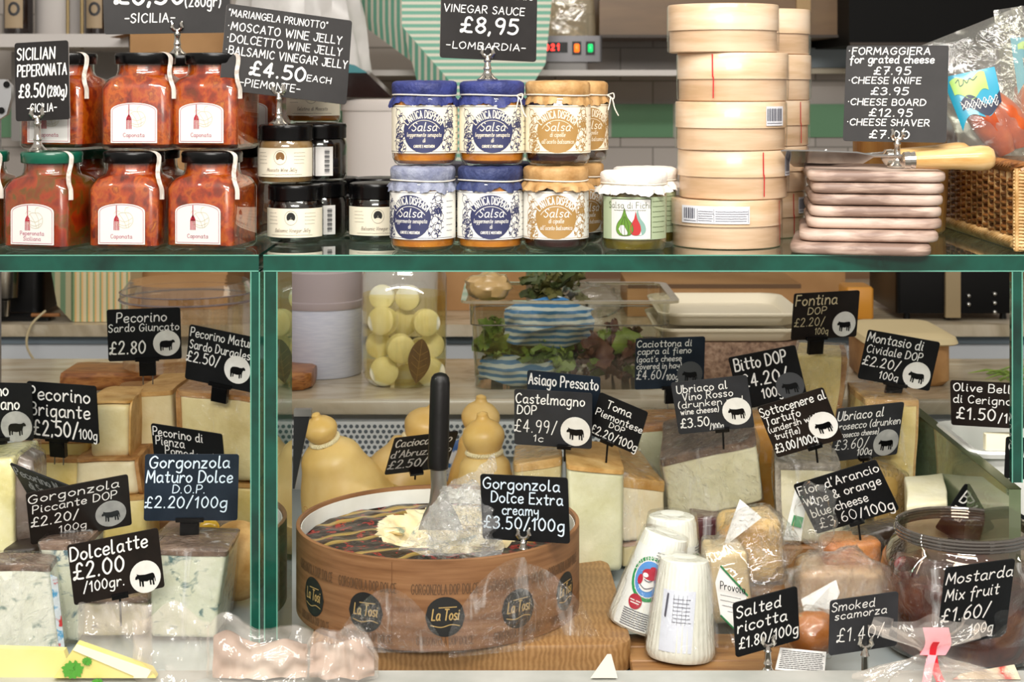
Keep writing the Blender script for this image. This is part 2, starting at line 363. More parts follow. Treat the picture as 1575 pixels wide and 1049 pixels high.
def metal_stand(root, base, top, lean=0.0):
    mb = MB(); h = top.z - base.z; b = base
    mb.lathe([(.0001, 0), (.0104, 0), (.0108, .0016), (.0092, .003), (.0072, .0042), (.0046, .0075), (.0036, .0105), (.0044, .0125), (.0036, .0145), (.0031, h*.75), (.0042, h*.8), (.0032, h*.86), (.0028, h)], 20, b)
    st = mb.build('stand', chrome, root)
    mc = MB()
    for sx in (-1, 1):
        c = Vector((b.x + sx * .0048, b.y - .0015, top.z + .004))
        mc.tube([c + Vector((-sx * .0045, .001, -.005)), c + Vector((-sx * .001, 0, -.004)), c + Vector((sx * .0012, -.001, -.001)), c + Vector((0, -.0015, .003)), c + Vector((sx * .0016, -.0012, .006))], [.0020, .0025, .0025, .0021, .0013], 8)
        mc.tube([c + Vector((-sx * .0045, .005, -.005)), c + Vector((0, .0052, 0)), c + Vector((0, .005, .005))], .0012, 6)
    mc.box((b.x, b.y + .001, top.z - .001), (.011, .004, .003))
    mc.build('clip', chrome, st)
def card(label, TL, TR, BL, D, lines, mat=None, tilt=.012, badge=None, hold=None, weight=.122, ch=None, group='slate price cards in the cheese case', cat='price card', extra=None, world_group=True):
    a = Vector((TR[0] - TL[0], -(TR[1] - TL[1]))) * D / F; b = Vector((BL[0] - TL[0], -(BL[1] - TL[1]))) * D / F
    dot = a.dot(b); zb = tilt
    if abs(dot) > 1e-7:
        if abs(dot / zb) > .35 * a.length: zb = math.copysign(abs(dot) / (.35 * a.length), zb)
        za = -dot / zb
    else: za = 0
    # centre at D
    C = P(TL[0], TL[1], D) + Vector((a.x + b.x, 0, a.y + b.y)) / 2
    U = Vector((a.x, za, a.y)); Vd = Vector((b.x, -zb, b.y))
    if abs(dot) > 1e-7: U = Vector((a.x, za, a.y)); Vd = Vector((b.x, zb * 1, b.y)); 
    w = U.length; h = Vd.length; u = U / w; up = -Vd / h; n = u.cross(up); n = n if n.y < 0 else -n
    O = C - U / 2 + Vd / 2
    low = min((O + u * w * k).z for k in (0, 1))
    root = thing('price_card', label, cat, (C.x, C.y, low), 0, group)
    mp = lambda x, y, e=0: O + u * x + up * y + n * e
    mb = MB(); rr = rrect(w/2, h/2, 0, w/2, h/2, .0028, 3)
    mb.loft([[mp(p.x, p.y, -.0016) for p in rr], [mp(p.x, p.y, 0) for p in rr]], True, True, 0, False)
    mb.m = [1 if len(f) == 4 else 0 for f in mb.f]
    mb.build('card', [mat or slate, slate_edge if mat in (slate_top,) else (mat or slate)], root, weld=True)
    tb = MB()
    for L in lines:
        s, x0, x1, yb, c = L[:5]; wt = L[5] if len(L) > 5 else weight
        c *= .92; pl = fit(s, x0 * w, x1 * w, h * (1 - yb), c * h, slant=.08, jit=.45)
        tb.strokes(pl, max(wt * c * h, .0009), lambda x, y: mp(x, y, .0004))
    if tb.v: tb.build('lettering', ch or chalk, root)
    if badge:
        bu, bv, br, kind, bm = badge; cx, cy = bu * w, h * (1 - bv); r = br * h
        d = MB(); d.loft([[mp(cx + r * math.cos(t) * (.9 if kind == 'tallcow' else 1), cy + r * math.sin(t), e) for t in [2*math.pi*k/28 for k in range(28)]] for e in (.0001, .0006)], False, True, 0, False)
        bd = d.build('badge', bm, root)
        shp = SHEEP if kind == 'sheep' else COW; q = MB(); sc = r * .84
        q.prism([mp(cx + p[0] * sc, cy - r * .12 + p[1] * sc, .0007) for p in shp], n * .0003)
        q.build('animal_emblem', blackp if bm is not badge_d else slate, bd)
    if hold:
        kind, uu, L = hold[:3]
        Bp = mp(uu * w, 0, 0)
        if kind == 'clip':
            c = MB(); rot = Matrix((u, n, up)).transposed()
            c.box(mp(uu*w, .0015, .002), (.030, .0034, .0042), 0, rot); c.box(mp(uu*w, .001, -.0035), (.030, .003, .004), 0, rot)
            c.box(mp(uu*w, -.0105, -.0005), (.0205, .0065, .019), 0, rot); c.box(mp(uu*w, -.005, .0033), (.0185, .0018, .006), 0, rot)
            cl = c.build('clip', blackp, root)
            if L > .0:
                pn = MB()
                for sx in (-.006, .006): pn.tube([mp(uu*w + sx, -.018, -.001), mp(uu*w + sx, -.018, -.001) + Vector((0, 0, -L))], .0009, 6)
                pn.build('pin', pinm, cl)
        elif kind == 'pin':
            c = MB(); rot = Matrix((u, n, up)).transposed()
            c.box(mp(uu*w, .0015, .002), (.0165, .0075, .0042), 0, rot); c.box(mp(uu*w, .001, -.0035), (.015, .006, .003), 0, rot); cl = c.build('clip', blackp, root)
            pn = MB(); q0 = mp(uu*w, -.001, -.001); pn.tube([q0, q0 - up * L * .3 + Vector((0, 0, -L * .7))], .0012, 6); pn.build('pin', blackp, cl)
        elif kind == 'stand':
            top = mp(uu*w, .004, -.0008); metal_stand(root, Vector((top.x, top.y, hold[3])), top)
    return root
# ------------------------------------------------------------------ room
tile_m, nt, b = newmat('white wall tiles'); b.inputs['Roughness'].default_value = .18
v = coords(nt, rand=False); br = nt.nodes.new('ShaderNodeTexBrick'); br.offset = .5
mpn = nt.nodes.new('ShaderNodeMapping'); mpn.inputs['Rotation'].default_value = (R(-90), 0, 0); mpn.inputs['Location'].default_value = (.05, .045, 0); nt.links.new(v, mpn.inputs['Vector']); nt.links.new(mpn.outputs[0], br.inputs['Vector'])
br.inputs['Scale'].default_value = 1; br.inputs['Brick Width'].default_value = .15; br.inputs['Row Height'].default_value = .0765; br.inputs['Mortar Size'].default_value = .002
br.inputs['Color1'].default_value = lin('a19a95'); br.inputs['Color2'].default_value = lin('aba49e'); br.inputs['Mortar'].default_value = lin('7d7872'); nt.links.new(br.outputs['Color'], b.inputs['Base Color'])
green_tile, nt, b = newmat('green wall tiles'); b.inputs['Roughness'].default_value = .15
v = coords(nt, rand=False); br = nt.nodes.new('ShaderNodeTexBrick'); br.offset = 0; mpn = nt.nodes.new('ShaderNodeMapping'); mpn.inputs['Rotation'].default_value = (R(-90), 0, 0); mpn.inputs['Location'].default_value = (.075, 0, 0); nt.links.new(v, mpn.inputs['Vector']); nt.links.new(mpn.outputs[0], br.inputs['Vector'])
br.inputs['Scale'].default_value = 1; br.inputs['Brick Width'].default_value = .15; br.inputs['Row Height'].default_value = .5; br.inputs['Mortar Size'].default_value = .004
br.inputs['Color1'].default_value = lin('5f8a68'); br.inputs['Color2'].default_value = lin('658f6e'); br.inputs['Mortar'].default_value = lin('a7a79c'); nt.links.new(br.outputs['Color'], b.inputs['Base Color'])
backwood = M('brown panelling', '8a6544', .5, stops=[(.3, '6b4a2f'), (.7, '80603f')], scale=4, stretch=(1, 1, 8))
marble = M('marble', 'cfc6b4', .22, stops=[(.3, 'd6cebd'), (.5, 'c4b7a0'), (.62, 'a59880'), (.75, 'd2cab9')], scale=5, detail=8, dist=1.2, stretch=(1, 2.6, 1))
WY = 3.72
w = MB(); w.box((0, WY + .05, 1.5), (7, .1, 3.0)); struct(w.build('wall_back', tile_m))
w = MB(); w.box((0, WY - .004, PZ(185.5, WY)), (7, .008, 51 * WY / F)); struct(w.build('trim_1', green_tile))
w = MB(); w.box((0, WY - .006, ZC - .47), (7, .012, .19)); struct(w.build('trim_2', backwood))
fl = M('floor', '6b635a', .5); w = MB(); w.box((0, 2, -.05), (7, 6, .1)); struct(w.build('floor', fl))
# ------------------------------------------------------------------ back counter and display case
ctile = M('white panel', 'd2d6da', .35); dark = M('dark gap', '101010', .6)
t = thing('back_counter', 'low white back counter with marble top along the tiled wall', 'counter', (0, 3.35, 0))
w = MB(); w.box((0, 3.37, ZM / 2 - .011), (6, .66, ZM - .022)); w.build('cabinet', ctile, t)
w = MB(); w.box((0, 3.36, ZM - .011), (6, .72, .022)); w.build('worktop', marble, t)
tintrim = M('pale blue trim', '9fb0bd', .35)
w = MB(); w.box((0, 3.036, ZM - .034), (6, .004, .014)); w.build('trim_strip', tintrim, t)
metalwhite = M('white enamel', 'd9dcdc', .3); perf = M('perforated steel', 'dfe3e6', .4, .05)
casein = M('case interior', 'b9c4c6', .3, .3)
t = thing('display_case', 'refrigerated cheese counter with perforated steel back and pale front lip', 'display case', (0, 1.9, 0))
w = MB(); w.box((0, 1.93, ZF / 2 - .005), (3.2, .80, ZF - .01)); w.box((0, 1.93, ZF - .005), (3.2, .80, .01)); w.build('base', casein, t)
lip = M('front lip stone', 'b5b6b0', .45, stops=[(.35, 'a5a7a1'), (.7, 'bdbdb7')], scale=14)
w = MB(); w.box((0, 1.485, ZC - .701), (3.2, .09, .29)); w.build('front_lip', lip, t)
w = MB(); w.box((0, 2.345, ZF + .055), (3.2, .03, .11)); w.build('back_panel', metalwhite, t)
# perforated vent strip: plain sheet, the shade of its holes painted as flat dark discs
w = MB(); w.box((0, 2.30, ZM - .058), (3.2, .006, .05)); vp = w.build('vent_panel', perf, t)
h = MB()
x0, x1 = PX(395, 2.297), PX(1575, 2.297); row = 0; z = ZM - .040
while z > ZM - .081:
    x = x0 + (row % 2) * .0042
    while x < x1:
        h.add([(x + .0029*math.cos(2*math.pi*k/8), 2.2965, z + .0029*math.sin(2*math.pi*k/8)) for k in range(8)], [tuple(range(7, -1, -1))], 0, False); x += .0084
    z -= .0074; row += 1
h.build('vent_hole_shade', M('vent shadow', '5e666e', .8), vp)
w = MB(); w.box((PX(488, 2.25), 2.27, ZM - .050), (.017, .05, .05)); w.build('bracket', steel, t)
w = MB(); rings = [rrect(0, 2.46, z, 1.6, .17 - e, .006, 3) for z, e in ((ZM - .022, .002), (ZM - .019, 0), (ZM - .003, 0), (ZM, .002))]; w.loft(rings)
mw = w.build('marble_worktop', marble); tag(mw, 'pale veined marble slab running along the back of the case', 'worktop')
w = MB(); w.box((0, 2.46, ZM - .014 - .008), (3.0, .05, .001))
w = MB(); w.box((0, 1.66, ZC - .1902), (1.94, .024, .0026)); lo_ = w.build('added_lamp_strip', steel); lo_.parent = t; lo_.data.transform(Matrix.Translation(-Vector((0, 1.9, 0))))  # made-up housing added for the case fill lamp, out of sight
# legs under the slab (inside the case back)
w = MB(); w.box((0, 2.47, (ZM - .022) / 2), (3.2, .2, ZM - .022)); 
o = w.build('slab_support', dark); o.parent = t; o.data.transform(Matrix.Translation(-Vector((0, 1.9, 0))))
# ---- glass
edge_m, nt, b = newmat('glass green edge'); b.inputs['Roughness'].default_value = .12
v = coords(nt, (1, 1, 1)); n, _ = tex(nt, v, 'noise', 9, 4)
nt.links.new(ramp(nt, n, [(.3, '05261f'), (.48, '0a4a3c'), (.62, '083529'), (.75, '1d6a5a')]), b.inputs['Base Color']); b.inputs['Coat Weight'].default_value = .6
edge_hi = M('glass edge arris', '5f9f8c', .15, coat=.5)
pane_m = THIN('pane glass', (236, 246, 240), 1.0, .01)
shelf_m = THIN('shelf glass', (214, 232, 222), 1.1, .02, haze=.09, hazecol=(150, 160, 150))
def pane(name, lo, hi, label, cat, sheet, thin_axis, grp=None, mat=None):
    """a glass slab: big faces clear, narrow edges green with bright arrises"""
    root = thing(name, label, cat, ((lo[0]+hi[0])/2, (lo[1]+hi[1])/2, lo[2]), 0, grp)
    g = MB(); c = Vector([(a + b) / 2 for a, b in zip(lo, hi)]); s = Vector([b - a for a, b in zip(lo, hi)])
    g.box(c, s); fm = []
    for f in g.f:
        nn = (g.v[f[1]] - g.v[f[0]]).cross(g.v[f[2]] - g.v[f[0]]).normalized(); fm.append(0 if abs(nn[thin_axis]) > .5 else 1)
    g.m = fm; g.build('sheet', [sheet, mat or edge_m], root)
    return root, c, s
XL = PX(398, 1.62); XR = PX(405, 1.62); TH = 26 * 1.62 / F
gl, c, s = pane('glass_shelf', (-1.1, 1.62, ZS - TH), (XL, 1.96, ZS), 'thick green-edged glass shelf carrying the square orange preserve jars', 'glass shelf', shelf_m, 2, 'glass shelves over the case')
w = MB(); w.box((c.x, 1.6197, ZS - .0006), (s.x, .0006, .0012)); w.box((c.x, 1.6197, ZS - TH + .0006), (s.x, .0006, .0012)); w.build('edge_arris', edge_hi, gl)
gr, c, s = pane('glass_shelf', (XR, 1.62, ZS - TH), (1.1, 1.96, ZS), 'thick green-edged glass shelf carrying round boxes, blue lidded jars and boards', 'glass shelf', shelf_m, 2, 'glass shelves over the case')
w = MB(); w.box((c.x, 1.6197, ZS - .0006), (s.x, .0006, .0012)); w.box((c.x, 1.6197, ZS - TH + .0006), (s.x, .0006, .0012)); w.build('edge_arris', edge_hi, gr)
zp = ZF + .0005; zq = ZS - TH - .0002
for x0, x1, d1, lb in ((PX(385, 1.62), PX(400, 1.62), 1.73, 'upright green-edged glass divider nearest the pecorino wheels'), (PX(406, 1.62), PX(427, 1.62), 1.726, 'upright green-edged glass divider beside the round wooden tub'), (PX(1556, 1.62), PX(1573, 1.62), 1.627, 'upright green-edged glass strip beside the white olive tray')):
    r_, c, s = pane('glass_divider', (x0, 1.62, zp if x0 < 0.3 else ZC - .40), (x1, d1, zq), lb, 'glass panel', pane_m, 0, 'upright glass panels')
    w = MB(); w.box((x1 - .0006, 1.6197, c.z), (.0012, .0006, s.z)); w.box((x0 + .0006, 1.6197, c.z), (.0012, .0006, s.z)); w.build('edge_arris', edge_hi, r_)
# low divider wall at the olive end
xa = PX(1552, 1.64); h0 = ZC - .412
lowm = THIN('low pane glass', (150, 172, 140), .8, .03, haze=.34, hazecol=(160, 170, 136))
r_, c, s = pane('glass_partition', (xa, 1.64, ZF + .0005), (xa + .012, 2.25, h0), 'low olive-tinted glass partition between the cheeses and the olive tray', 'glass panel', lowm, 0, None, lowm)
w = MB(); w.box((xa + .006, 1.945, h0 + .0005), (.013, .61, .001)); w.build('edge_arris', M('dark olive edge', '3b4226', .3), r_)
# ------------------------------------------------------------------ square preserve jars
def chunky(nt, v, col, st, col2=None):
    c_, d_ = tex(nt, v, 'voronoi', 62); bw_ = nt.nodes.new('ShaderNodeRGBToBW'); nt.links.new(c_, bw_.inputs[0]); r_ = ramp(nt, bw_.outputs[0], st)
    mx_ = nt.nodes.new('ShaderNodeMix'); mx_.data_type = 'RGBA'; mx_.inputs[0].default_value = .38; nt.links.new(col if col2 is None else col2, mx_.inputs[6]); nt.links.new(r_, mx_.inputs[7]); return mx_.outputs[2]
stew, nt, b = newmat('pepper stew'); b.inputs['Roughness'].default_value = .35
v = coords(nt, (1, 1, .8)); c1, _ = tex(nt, v, 'noise', 75, 5, dist=.3); col = ramp(nt, c1, [(.31, '3a0c04'), (.41, '7a1e05'), (.48, 'b03c08'), (.55, 'c4600e'), (.62, '822806'), (.72, 'd28428')])
col = chunky(nt, v, col, [(.0, '5a1204'), (.4, '9a2e08'), (.7, 'b8500c'), (1, '6a2a08')])
nt.links.new(col, b.inputs['Base Color']); b.inputs['Coat Weight'].default_value = .3
stew2, nt, b = newmat('mixed pepper stew'); b.inputs['Roughness'].default_value = .35
v = coords(nt, (1, 1, .8)); c1, _ = tex(nt, v, 'noise', 50, 4, dist=.4); col = chunky(nt, v, None, [(.0, '6f1406'), (.35, '96290a'), (.6, '544816'), (1, '8a1e08')], ramp(nt, c1, [(.28, '340f04'), (.38, '8a1c06'), (.47, 'a83a08'), (.55, '5f5014'), (.64, '7a2c08'), (.76, 'c47a20')]))
nt.links.new(col, b.inputs['Base Color']); b.inputs['Coat Weight'].default_value = .3
stripm = M('seal strip paper', 'd9cfc3', .6, stops=[(.45, 'a89e94'), (.55, 'c9c0b6')], scale=220, stretch=(1, 1, .2))
def square_jar(label, lidm=None, fill=None, lab=('Caponata',), loc=(0, 0, 0), rz=0, strip=True, dark_neck=True):
    root = thing('preserve_jar', label, 'jar', loc, rz, 'square jars of pepper preserve on the glass shelf', local=True)
    hw = .0372
    prof = [(.030, 0, .008), (.0345, .0015, .008), (hw, .005, .0085), (hw, .064, .0085), (hw - .001, .0685, .010), (.0335, .074, .014), (.0305, .078, .03), (.0288, .0815, .03), (.0284, .085, .03), (.0284, .0905, .03)]
    g = MB(); g.loft([rrect(0, 0, z, h, h, r) for h, z, r in prof], True, False); g.build('glass_body', jarglass, root)
    k = MB(); k.loft([rrect(0, 0, z, h - .0012, h - .0012, r) for h, z, r in [(.031, .003, .008), (hw - .0002, .007, .008), (hw - .0002, .064, .008), (hw - .002, .069, .010), (.0325, .0745, .014), (.0295, .0785, .03), (.0278, .083, .03), (.0274, .0895, .03)]]); k.build('contents', fill or stew, root)
    l = MB(); l.lathe([(.0292, .0908), (.0306, .0902), (.0314, .0912), (.0314, .0972), (.0318, .0988), (.0308, .1014), (.0285, .1020), (.0001, .1014)], 40, cap0=False)
    l.build('lid', lidm or lidblack, root)
    # label: arched paper on the front face
    y = -hw - .0006; w2 = .0245; z0 = .0085; z1 = .042; z2 = .050
    out = [(-w2, z0), (w2, z0), (w2, z1)] + [(w2 * math.cos(math.pi * t / 12), z1 + (z2 - z1) * math.sin(math.pi * t / 12)) for t in range(1, 12)] + [(-w2, z1)]
    p = MB(); p.prism([(x, y, z) for x, z in out], (0, .0006, 0)); la = p.build('label', paper, root)
    q = MB(); mp = lambda x, z: Vector((x, y - .0003, z)); ins = [(x * .93, z0 + .0016 + (z - z0) * .935) for x, z in out]
    q.strokes([[Vector(a) for a in ins + ins[:1]]], .0005, mp, 0)
    # apple outline with grid, fork, words
    ax, az, ar = .0035, .0335, .0088
    circ = [Vector((ax + ar * math.cos(t), az + ar * .95 * math.sin(t) - .0012 * math.exp(-((t - math.pi/2) / .3) ** 2))) for t in [2*math.pi*k/24 for k in range(25)]]
    q.strokes([circ, smooth2([(ax - .006, az + .006), (ax - .001, az - .001), (ax + .002, az - .008)]), smooth2([(ax, az + .008), (ax + .004, az), (ax + .004, az - .008)]), smooth2([(ax - .008, az + .001), (ax, az - .002), (ax + .008, az + .002)]), smooth2([(ax - .007, az - .004), (ax, az - .006), (ax + .007, az - .003)]), smooth2([(ax, az + .008), (ax + .001, az + .012), (ax + .004, az + .013)]), smooth2([(ax - .011, az + .006), (ax - .009, az + .009), (ax - .005, az + .0085)])], .00045, mp, 1)
    fx = -.0052
    q.strokes([[Vector((fx, .0478)), Vector((fx, .036))]], .0009, mp, 2); q.poly([mp(fx + a, z) for a, z in ((-.0027, .0322), (.0027, .0322), (.0025, .0345), (.0012, .0368), (0, .0385), (-.0012, .0368), (-.0025, .0345))], 2)
    q.strokes([[Vector((fx + d, .033)), Vector((fx + d * 1.05, .0232))] for d in (-.0023, -.0008, .0008, .0023)], .0009, mp, 2)
    zt = .0148 if len(lab) == 1 else .0182
    for s in lab:
        pl, tw = text(s, .0040, .95, res=2); q.strokes([[Vector((p.x - tw / 2, p.y + zt)) for p in a] for a in pl], .00055, mp, 3); zt -= .0055
    q.build('print', [mauve, olive_pr, redpr, mauve], la)
    if strip:
        r = MB(); base = [(.013, -.012, .1027), (.025, -.0150, .1024), (.0318, -.0165, .0985), (.0325, -.017, .092), (.0318, -.0175, .087), (.0335, -.024, .079), (.0375, -.0305, .071), (.0400, -.031, .064), (.0402, -.031, .054)]
        base = [Vector(a) for a in base]
        base = smooth2(base, 3); dx = Vector((.0034, .0014, 0))
        r.loft([[b_ - dx * .6, b_ + dx * .6, b_ + dx * .6 + Vector((0, -.0004, .0002)), b_ - dx * .6 + Vector((0, -.0004, .0002))] for b_ in base], True, True); r.build('seal_strip', stripm, root)
    return root
def sj(px, D): return (PX(px, D - .037), D, ZS)
jh = .1022
A = square_jar('square jar of caponata with black lid, middle of the front row', loc=sj(193, 1.676), rz=R(-6))
def sjc(src, label, px, D, z, rz): return dup(src, (PX(px, D - .037), D, z), R(rz), label)
sjc(A, 'square jar of caponata with black lid beside the round dark jelly jars, on the glass', 316, 1.678, ZS, -12)
sjc(A, 'square jar of caponata with black lid, middle of the stacked row', 211, 1.70, ZS + jh, -5)
sjc(A, 'square jar of caponata stacked highest beside the wine jelly price card', 321, 1.702, ZS + jh, -12)
sjc(A, 'square jar of caponata stacked behind the Sicilian peperonata card', 88, 1.712, ZS + jh, -14)
B = square_jar('square jar of Sicilian peperonata with green lid in the front row', lidgreen, stew2, ('Peperonata', 'Siciliana'), loc=sj(64, 1.672), rz=R(-15))
sjc(B, 'green-lidded square jar cut off by the picture edge', -52, 1.69, ZS, -8)
C_ = square_jar('green-lidded square jar in the second row behind the peperonata jar', lidgreen, stew2, loc=(PX(122, 1.772), 1.772, ZS), rz=R(-6), strip=False)
D_ = square_jar('black-lidded square jar in the second row behind the middle caponata jar', loc=(PX(232, 1.772), 1.772, ZS), rz=R(-5), strip=False)
sjc(D_, 'black-lidded square jar in the second row beside the jelly jars', 352, 1.772 + .04, ZS, -8)
sjc(D_, 'square orange jar stacked behind the wine jelly price card', 384, 1.80 + .04, ZS + jh, -6)
sjc(D_, 'square orange jar stacked in the second row behind two caponata jars', 268, 1.80 + .04, ZS + jh, -6)
# ------------------------------------------------------------------ wraps around round jars
def wrap(mb, r, z0, z1, a0, a1, mat=0, n=24):
    mb.grid(lambda u, v: Vector((r * math.sin(a0 + (a1 - a0) * u), -r * math.cos(a0 + (a1 - a0) * u), z0 + (z1 - z0) * v)), n, 1, mat)
    mb.grid(lambda u, v: Vector(((r-.0004) * math.sin(a1 + (a0 - a1) * u), -(r-.0004) * math.cos(a1 + (a0 - a1) * u), z0 + (z1 - z0) * v)), n, 1, mat)
def cyl(r, a=0.0): return lambda x, z: Vector((r * math.sin(x / r + a), -r * math.cos(x / r + a), z))
# round jelly jars -------------------------------------------------------
jelly_dark = M('dark jelly', '120a08', .2, coat=.5); jelly_tan = M('pale wine jelly', '96764c', .3, coat=.3); jelly_amber = M('amber jelly', 'b8701f', .3, coat=.3)
goldlid = M('brassy lid rim', '9a7a4a', .3, .8)
def scribble(q, x0, x1, z, w, mp, mat, seed=0):
    rr = random.Random(seed); x = x0
    while x < x1:
        L = rr.uniform(.0008, .0022); q.strokes([[Vector((x + L * t, z + rr.uniform(-.0002, .0002))) for t in (0, .5, 1)]], w, mp, mat, 2); x += L + .0006
def jelly_jar(label, fill, words, loc, rz, spot, lab=True, back=False):
    root = thing('jelly_jar', label, 'jar', loc, rz, 'small round jars of wine jelly', local=True); root.scale = (1, 1, 1.1)
    r = .0302
    g = MB(); g.lathe([(.0001, .0012), (.022, 0), (.0275, .0008), (.0298, .004), (r, .008), (r, .036), (.0296, .0395), (.0278, .0425), (.027, .045), (.0275, .049)], 36, cap1=False, cap0=False); g.build('glass_body', jarglass, root)
    k = MB(); k.lathe([(.0001, .003), (.0265, .0025), (r - .0012, .007), (r - .0012, .036), (.028, .040), (.0268, .0425), (.0001, .0425)], 36, cap0=False, cap1=False); k.build('contents', fill, root)
    l = MB(); l.lathe([(.0278, .0438), (.0292, .0430), (.0294, .0442), (.0294, .0535), (.0298, .0552), (.0288, .0574), (.0265, .0582), (.0001, .0577)], 40, cap0=False); l.build('lid', lidblack, root)
    p = MB()
    if back:
        wrap(p, r + .0003, .006, .035, -.1, .55); la = p.build('label', paper, root); q = MB(); mp = cyl(r + .0006)
        for i in range(16): q.strokes([[Vector((.0075, .009 + i * .0015)), Vector((.0125, .009 + i * .0015))]], .0005 + .0004 * (i * 7 % 3), mp, 0, 2)
        q.build('barcode', ink, la)
    elif lab:
        wrap(p, r + .0003, .0075, .0355, -1.35, 1.35); la = p.build('label', cream, root); q = MB(); mp = cyl(r + .0006)
        c = Vector((0, .0265)); q.strokes([[c + Vector((.0068 * math.cos(t), .0068 * math.sin(t))) for t in [2*math.pi*i/28 for i in range(29)]]], .0003, mp, 1)
        arch = [c + Vector((.0047 * math.cos(t), .0047 * math.sin(t) + .0006)) for t in [R(-35) + R(250) * i / 20 for i in range(21)]] + [c + Vector((x, -.0028 + .0016 * (1 - (x / .0034) ** 2))) for x in (-.003, -.0015, 0, .0015, .003)]
        q.poly([mp(p_.x, p_.y) for p_ in arch], 0)
        pl, tw = text(words, .0034, .82, .3, res=2); q.strokes([[Vector((p_.x - tw/2 + .001, p_.y + .0128)) for p_ in a] for a in pl], .00035, mp, 1)
        scribble(q, -.024, .024, .0098, .00035, mp, 1, 3)
        for i in range(4):
            scribble(q, -.028, -.017, .031 - i * .0034, .0003, mp, 1, i); scribble(q, .015, .027, .031 - i * .0034, .0003, mp, 1, i + 9)
        q.build('print', [spot, M('label ink', '6b5a4c', .6)] if 'label ink' not in MATS else [spot, MATS['label ink']], la)
    return root
dspot = M('black spot', '0d0b0b', .5); bspot = M('brown spot', '7a5526', .5)
jz = .0642
jelly_jar('round jar of balsamic vinegar jelly under the pale wine jelly jar', jelly_dark, 'Balsamic Vinegar Jelly', (PX(449, 1.712), 1.742, ZS), R(-2), dspot)
jelly_jar('round jar of pale Moscato wine jelly on top of a dark jar', jelly_tan, 'Moscato Wine Jelly', (PX(434, 1.715), 1.745, ZS + jz), R(-4), bspot)
Dk = jelly_jar('round dark jelly jar with barcode label showing, standing on the glass', jelly_dark, '', (PX(490, 1.78), 1.795, ZS), R(8), dspot, back=True)
dup(Dk, (PX(489, 1.78), 1.798, ZS + jz), R(3), 'round dark jelly jar with barcode label, stacked beside the pale wine jelly')
jelly_jar('round jar of amber Moscato jelly on top, half hidden by the wine jelly card', jelly_amber, 'Gelatina di Moscato', (PX(478, 1.78), 1.805, ZS + jz * 2), R(2), bspot)
jelly_jar('round dark balsamic jelly jar standing beside the grey lidded orange jar', jelly_dark, 'Balsamic Vinegar Jelly', (PX(577, 1.75), 1.765, ZS), R(8), dspot)
Dk3 = jelly_jar('plain dark jelly jar at the back of the jelly cluster', jelly_dark, '', (PX(516, 1.88), 1.868, ZS), 0, dspot, lab=False)
dup(Dk3, (PX(584, 1.86), 1.862, ZS), 0, 'plain dark jelly jar behind the balsamic jelly jar with a shiny lid')
# sauce jars -----------------------------------------------------------
amber = M('orange sauce', 'b0600f', .25, coat=.4, stops=[(.3, 'b8661a'), (.7, 'd88a2c')], scale=50); plum = M('dark onion sauce', '2a0d0c', .2, coat=.4, stops=[(.3, '1a0808'), (.7, '3a1614')], scale=60)
cov_blue = M('blue crepe cover', '262f6c', .6, stops=[(.3, '1c2458'), (.7, '3a4488')], scale=60, bump=.4, bscale=220); cov_navy = M('dark blue crepe cover', '27325e', .6, stops=[(.3, '1b2550'), (.7, '3f4a78')], scale=70, bump=.4, bscale=220)
cov_grey = M('grey blue crepe cover', '858ba3', .6, stops=[(.3, '6c728e'), (.7, 'a3a8ba')], scale=80, bump=.4, bscale=220); cov_tan = M('kraft paper cover', 'b98e58', .55, stops=[(.3, 'a67a44'), (.7, 'd0a872')], scale=60, bump=.3, bscale=150)
string = M('white string', 'e6dfd0', .8)
def cover(root, mat, r, z0, z1, skirt, frill, seed, sm=None, bow=False):
    c = MB(); rings = []; n = 72
    prof = [(skirt, z0 - .0095), (skirt * .985, z0 - .0055), (r - .0012, z0), (r + .0006, z0 + .002), (r + .001, z1 - .004), (r, z1 - .0015), (r - .003, z1), (r * .5, z1 + .0006), (.0005, z1 + .0004)]
    for i, (a, z) in enumerate(prof):
        ring = []
        for k in range(n):
            t = 2*math.pi*k/n; e = math.sin(t * 13 + seed) * .0018 + noise.noise(Vector((math.cos(t) * 3, math.sin(t) * 3, seed))) * .002
            f = {0: frill, 1: frill * .6, 2: .15}.get(i, .12 if i < 6 else 0)
            dz = (noise.noise(Vector((math.cos(t) * 2.2, math.sin(t) * 2.2, seed + 5))) * .006 + (.0005 if k % 2 else -.0005)) if i == 0 else (noise.noise(Vector((math.cos(t) * 2, math.sin(t) * 2, seed + 5))) * .003 if i == 1 else (nz((math.cos(t), math.sin(t), 0), 3, .0008, seed) if i > 4 else 0))
            ring.append(Vector(((a + e * f) * math.cos(t), (a + e * f) * math.sin(t), z + dz)))
        rings.append(ring)
    c.loft(rings, False, True); cv = c.build('cover', mat, root)
    s = MB(); s.tube([((r + .0004) * math.cos(t), (r + .0004) * math.sin(t), z0 + .0006 + .0006 * math.sin(2 * t)) for t in [2*math.pi*k/40 for k in range(40)]], .0008, 6, closed=True)
    if bow:
        b0 = Vector((r * .75, -r * .72, z0)); s.tube(smooth2([b0, b0 + Vector((.004, -.004, -.004)), b0 + Vector((.006, -.006, -.014)), b0 + Vector((.010, -.007, -.022))], 4), .0007, 5); s.tube(smooth2([b0, b0 + Vector((.002, -.004, -.003)), b0 + Vector((-.001, -.004, -.016))], 4), .0007, 5)
        s.tube(smooth2([b0, b0 + Vector((.006, -.003, .002)), b0 + Vector((.005, -.005, -.004)), b0], 4), .0007, 5)
    s.build('string', sm or string, cv)
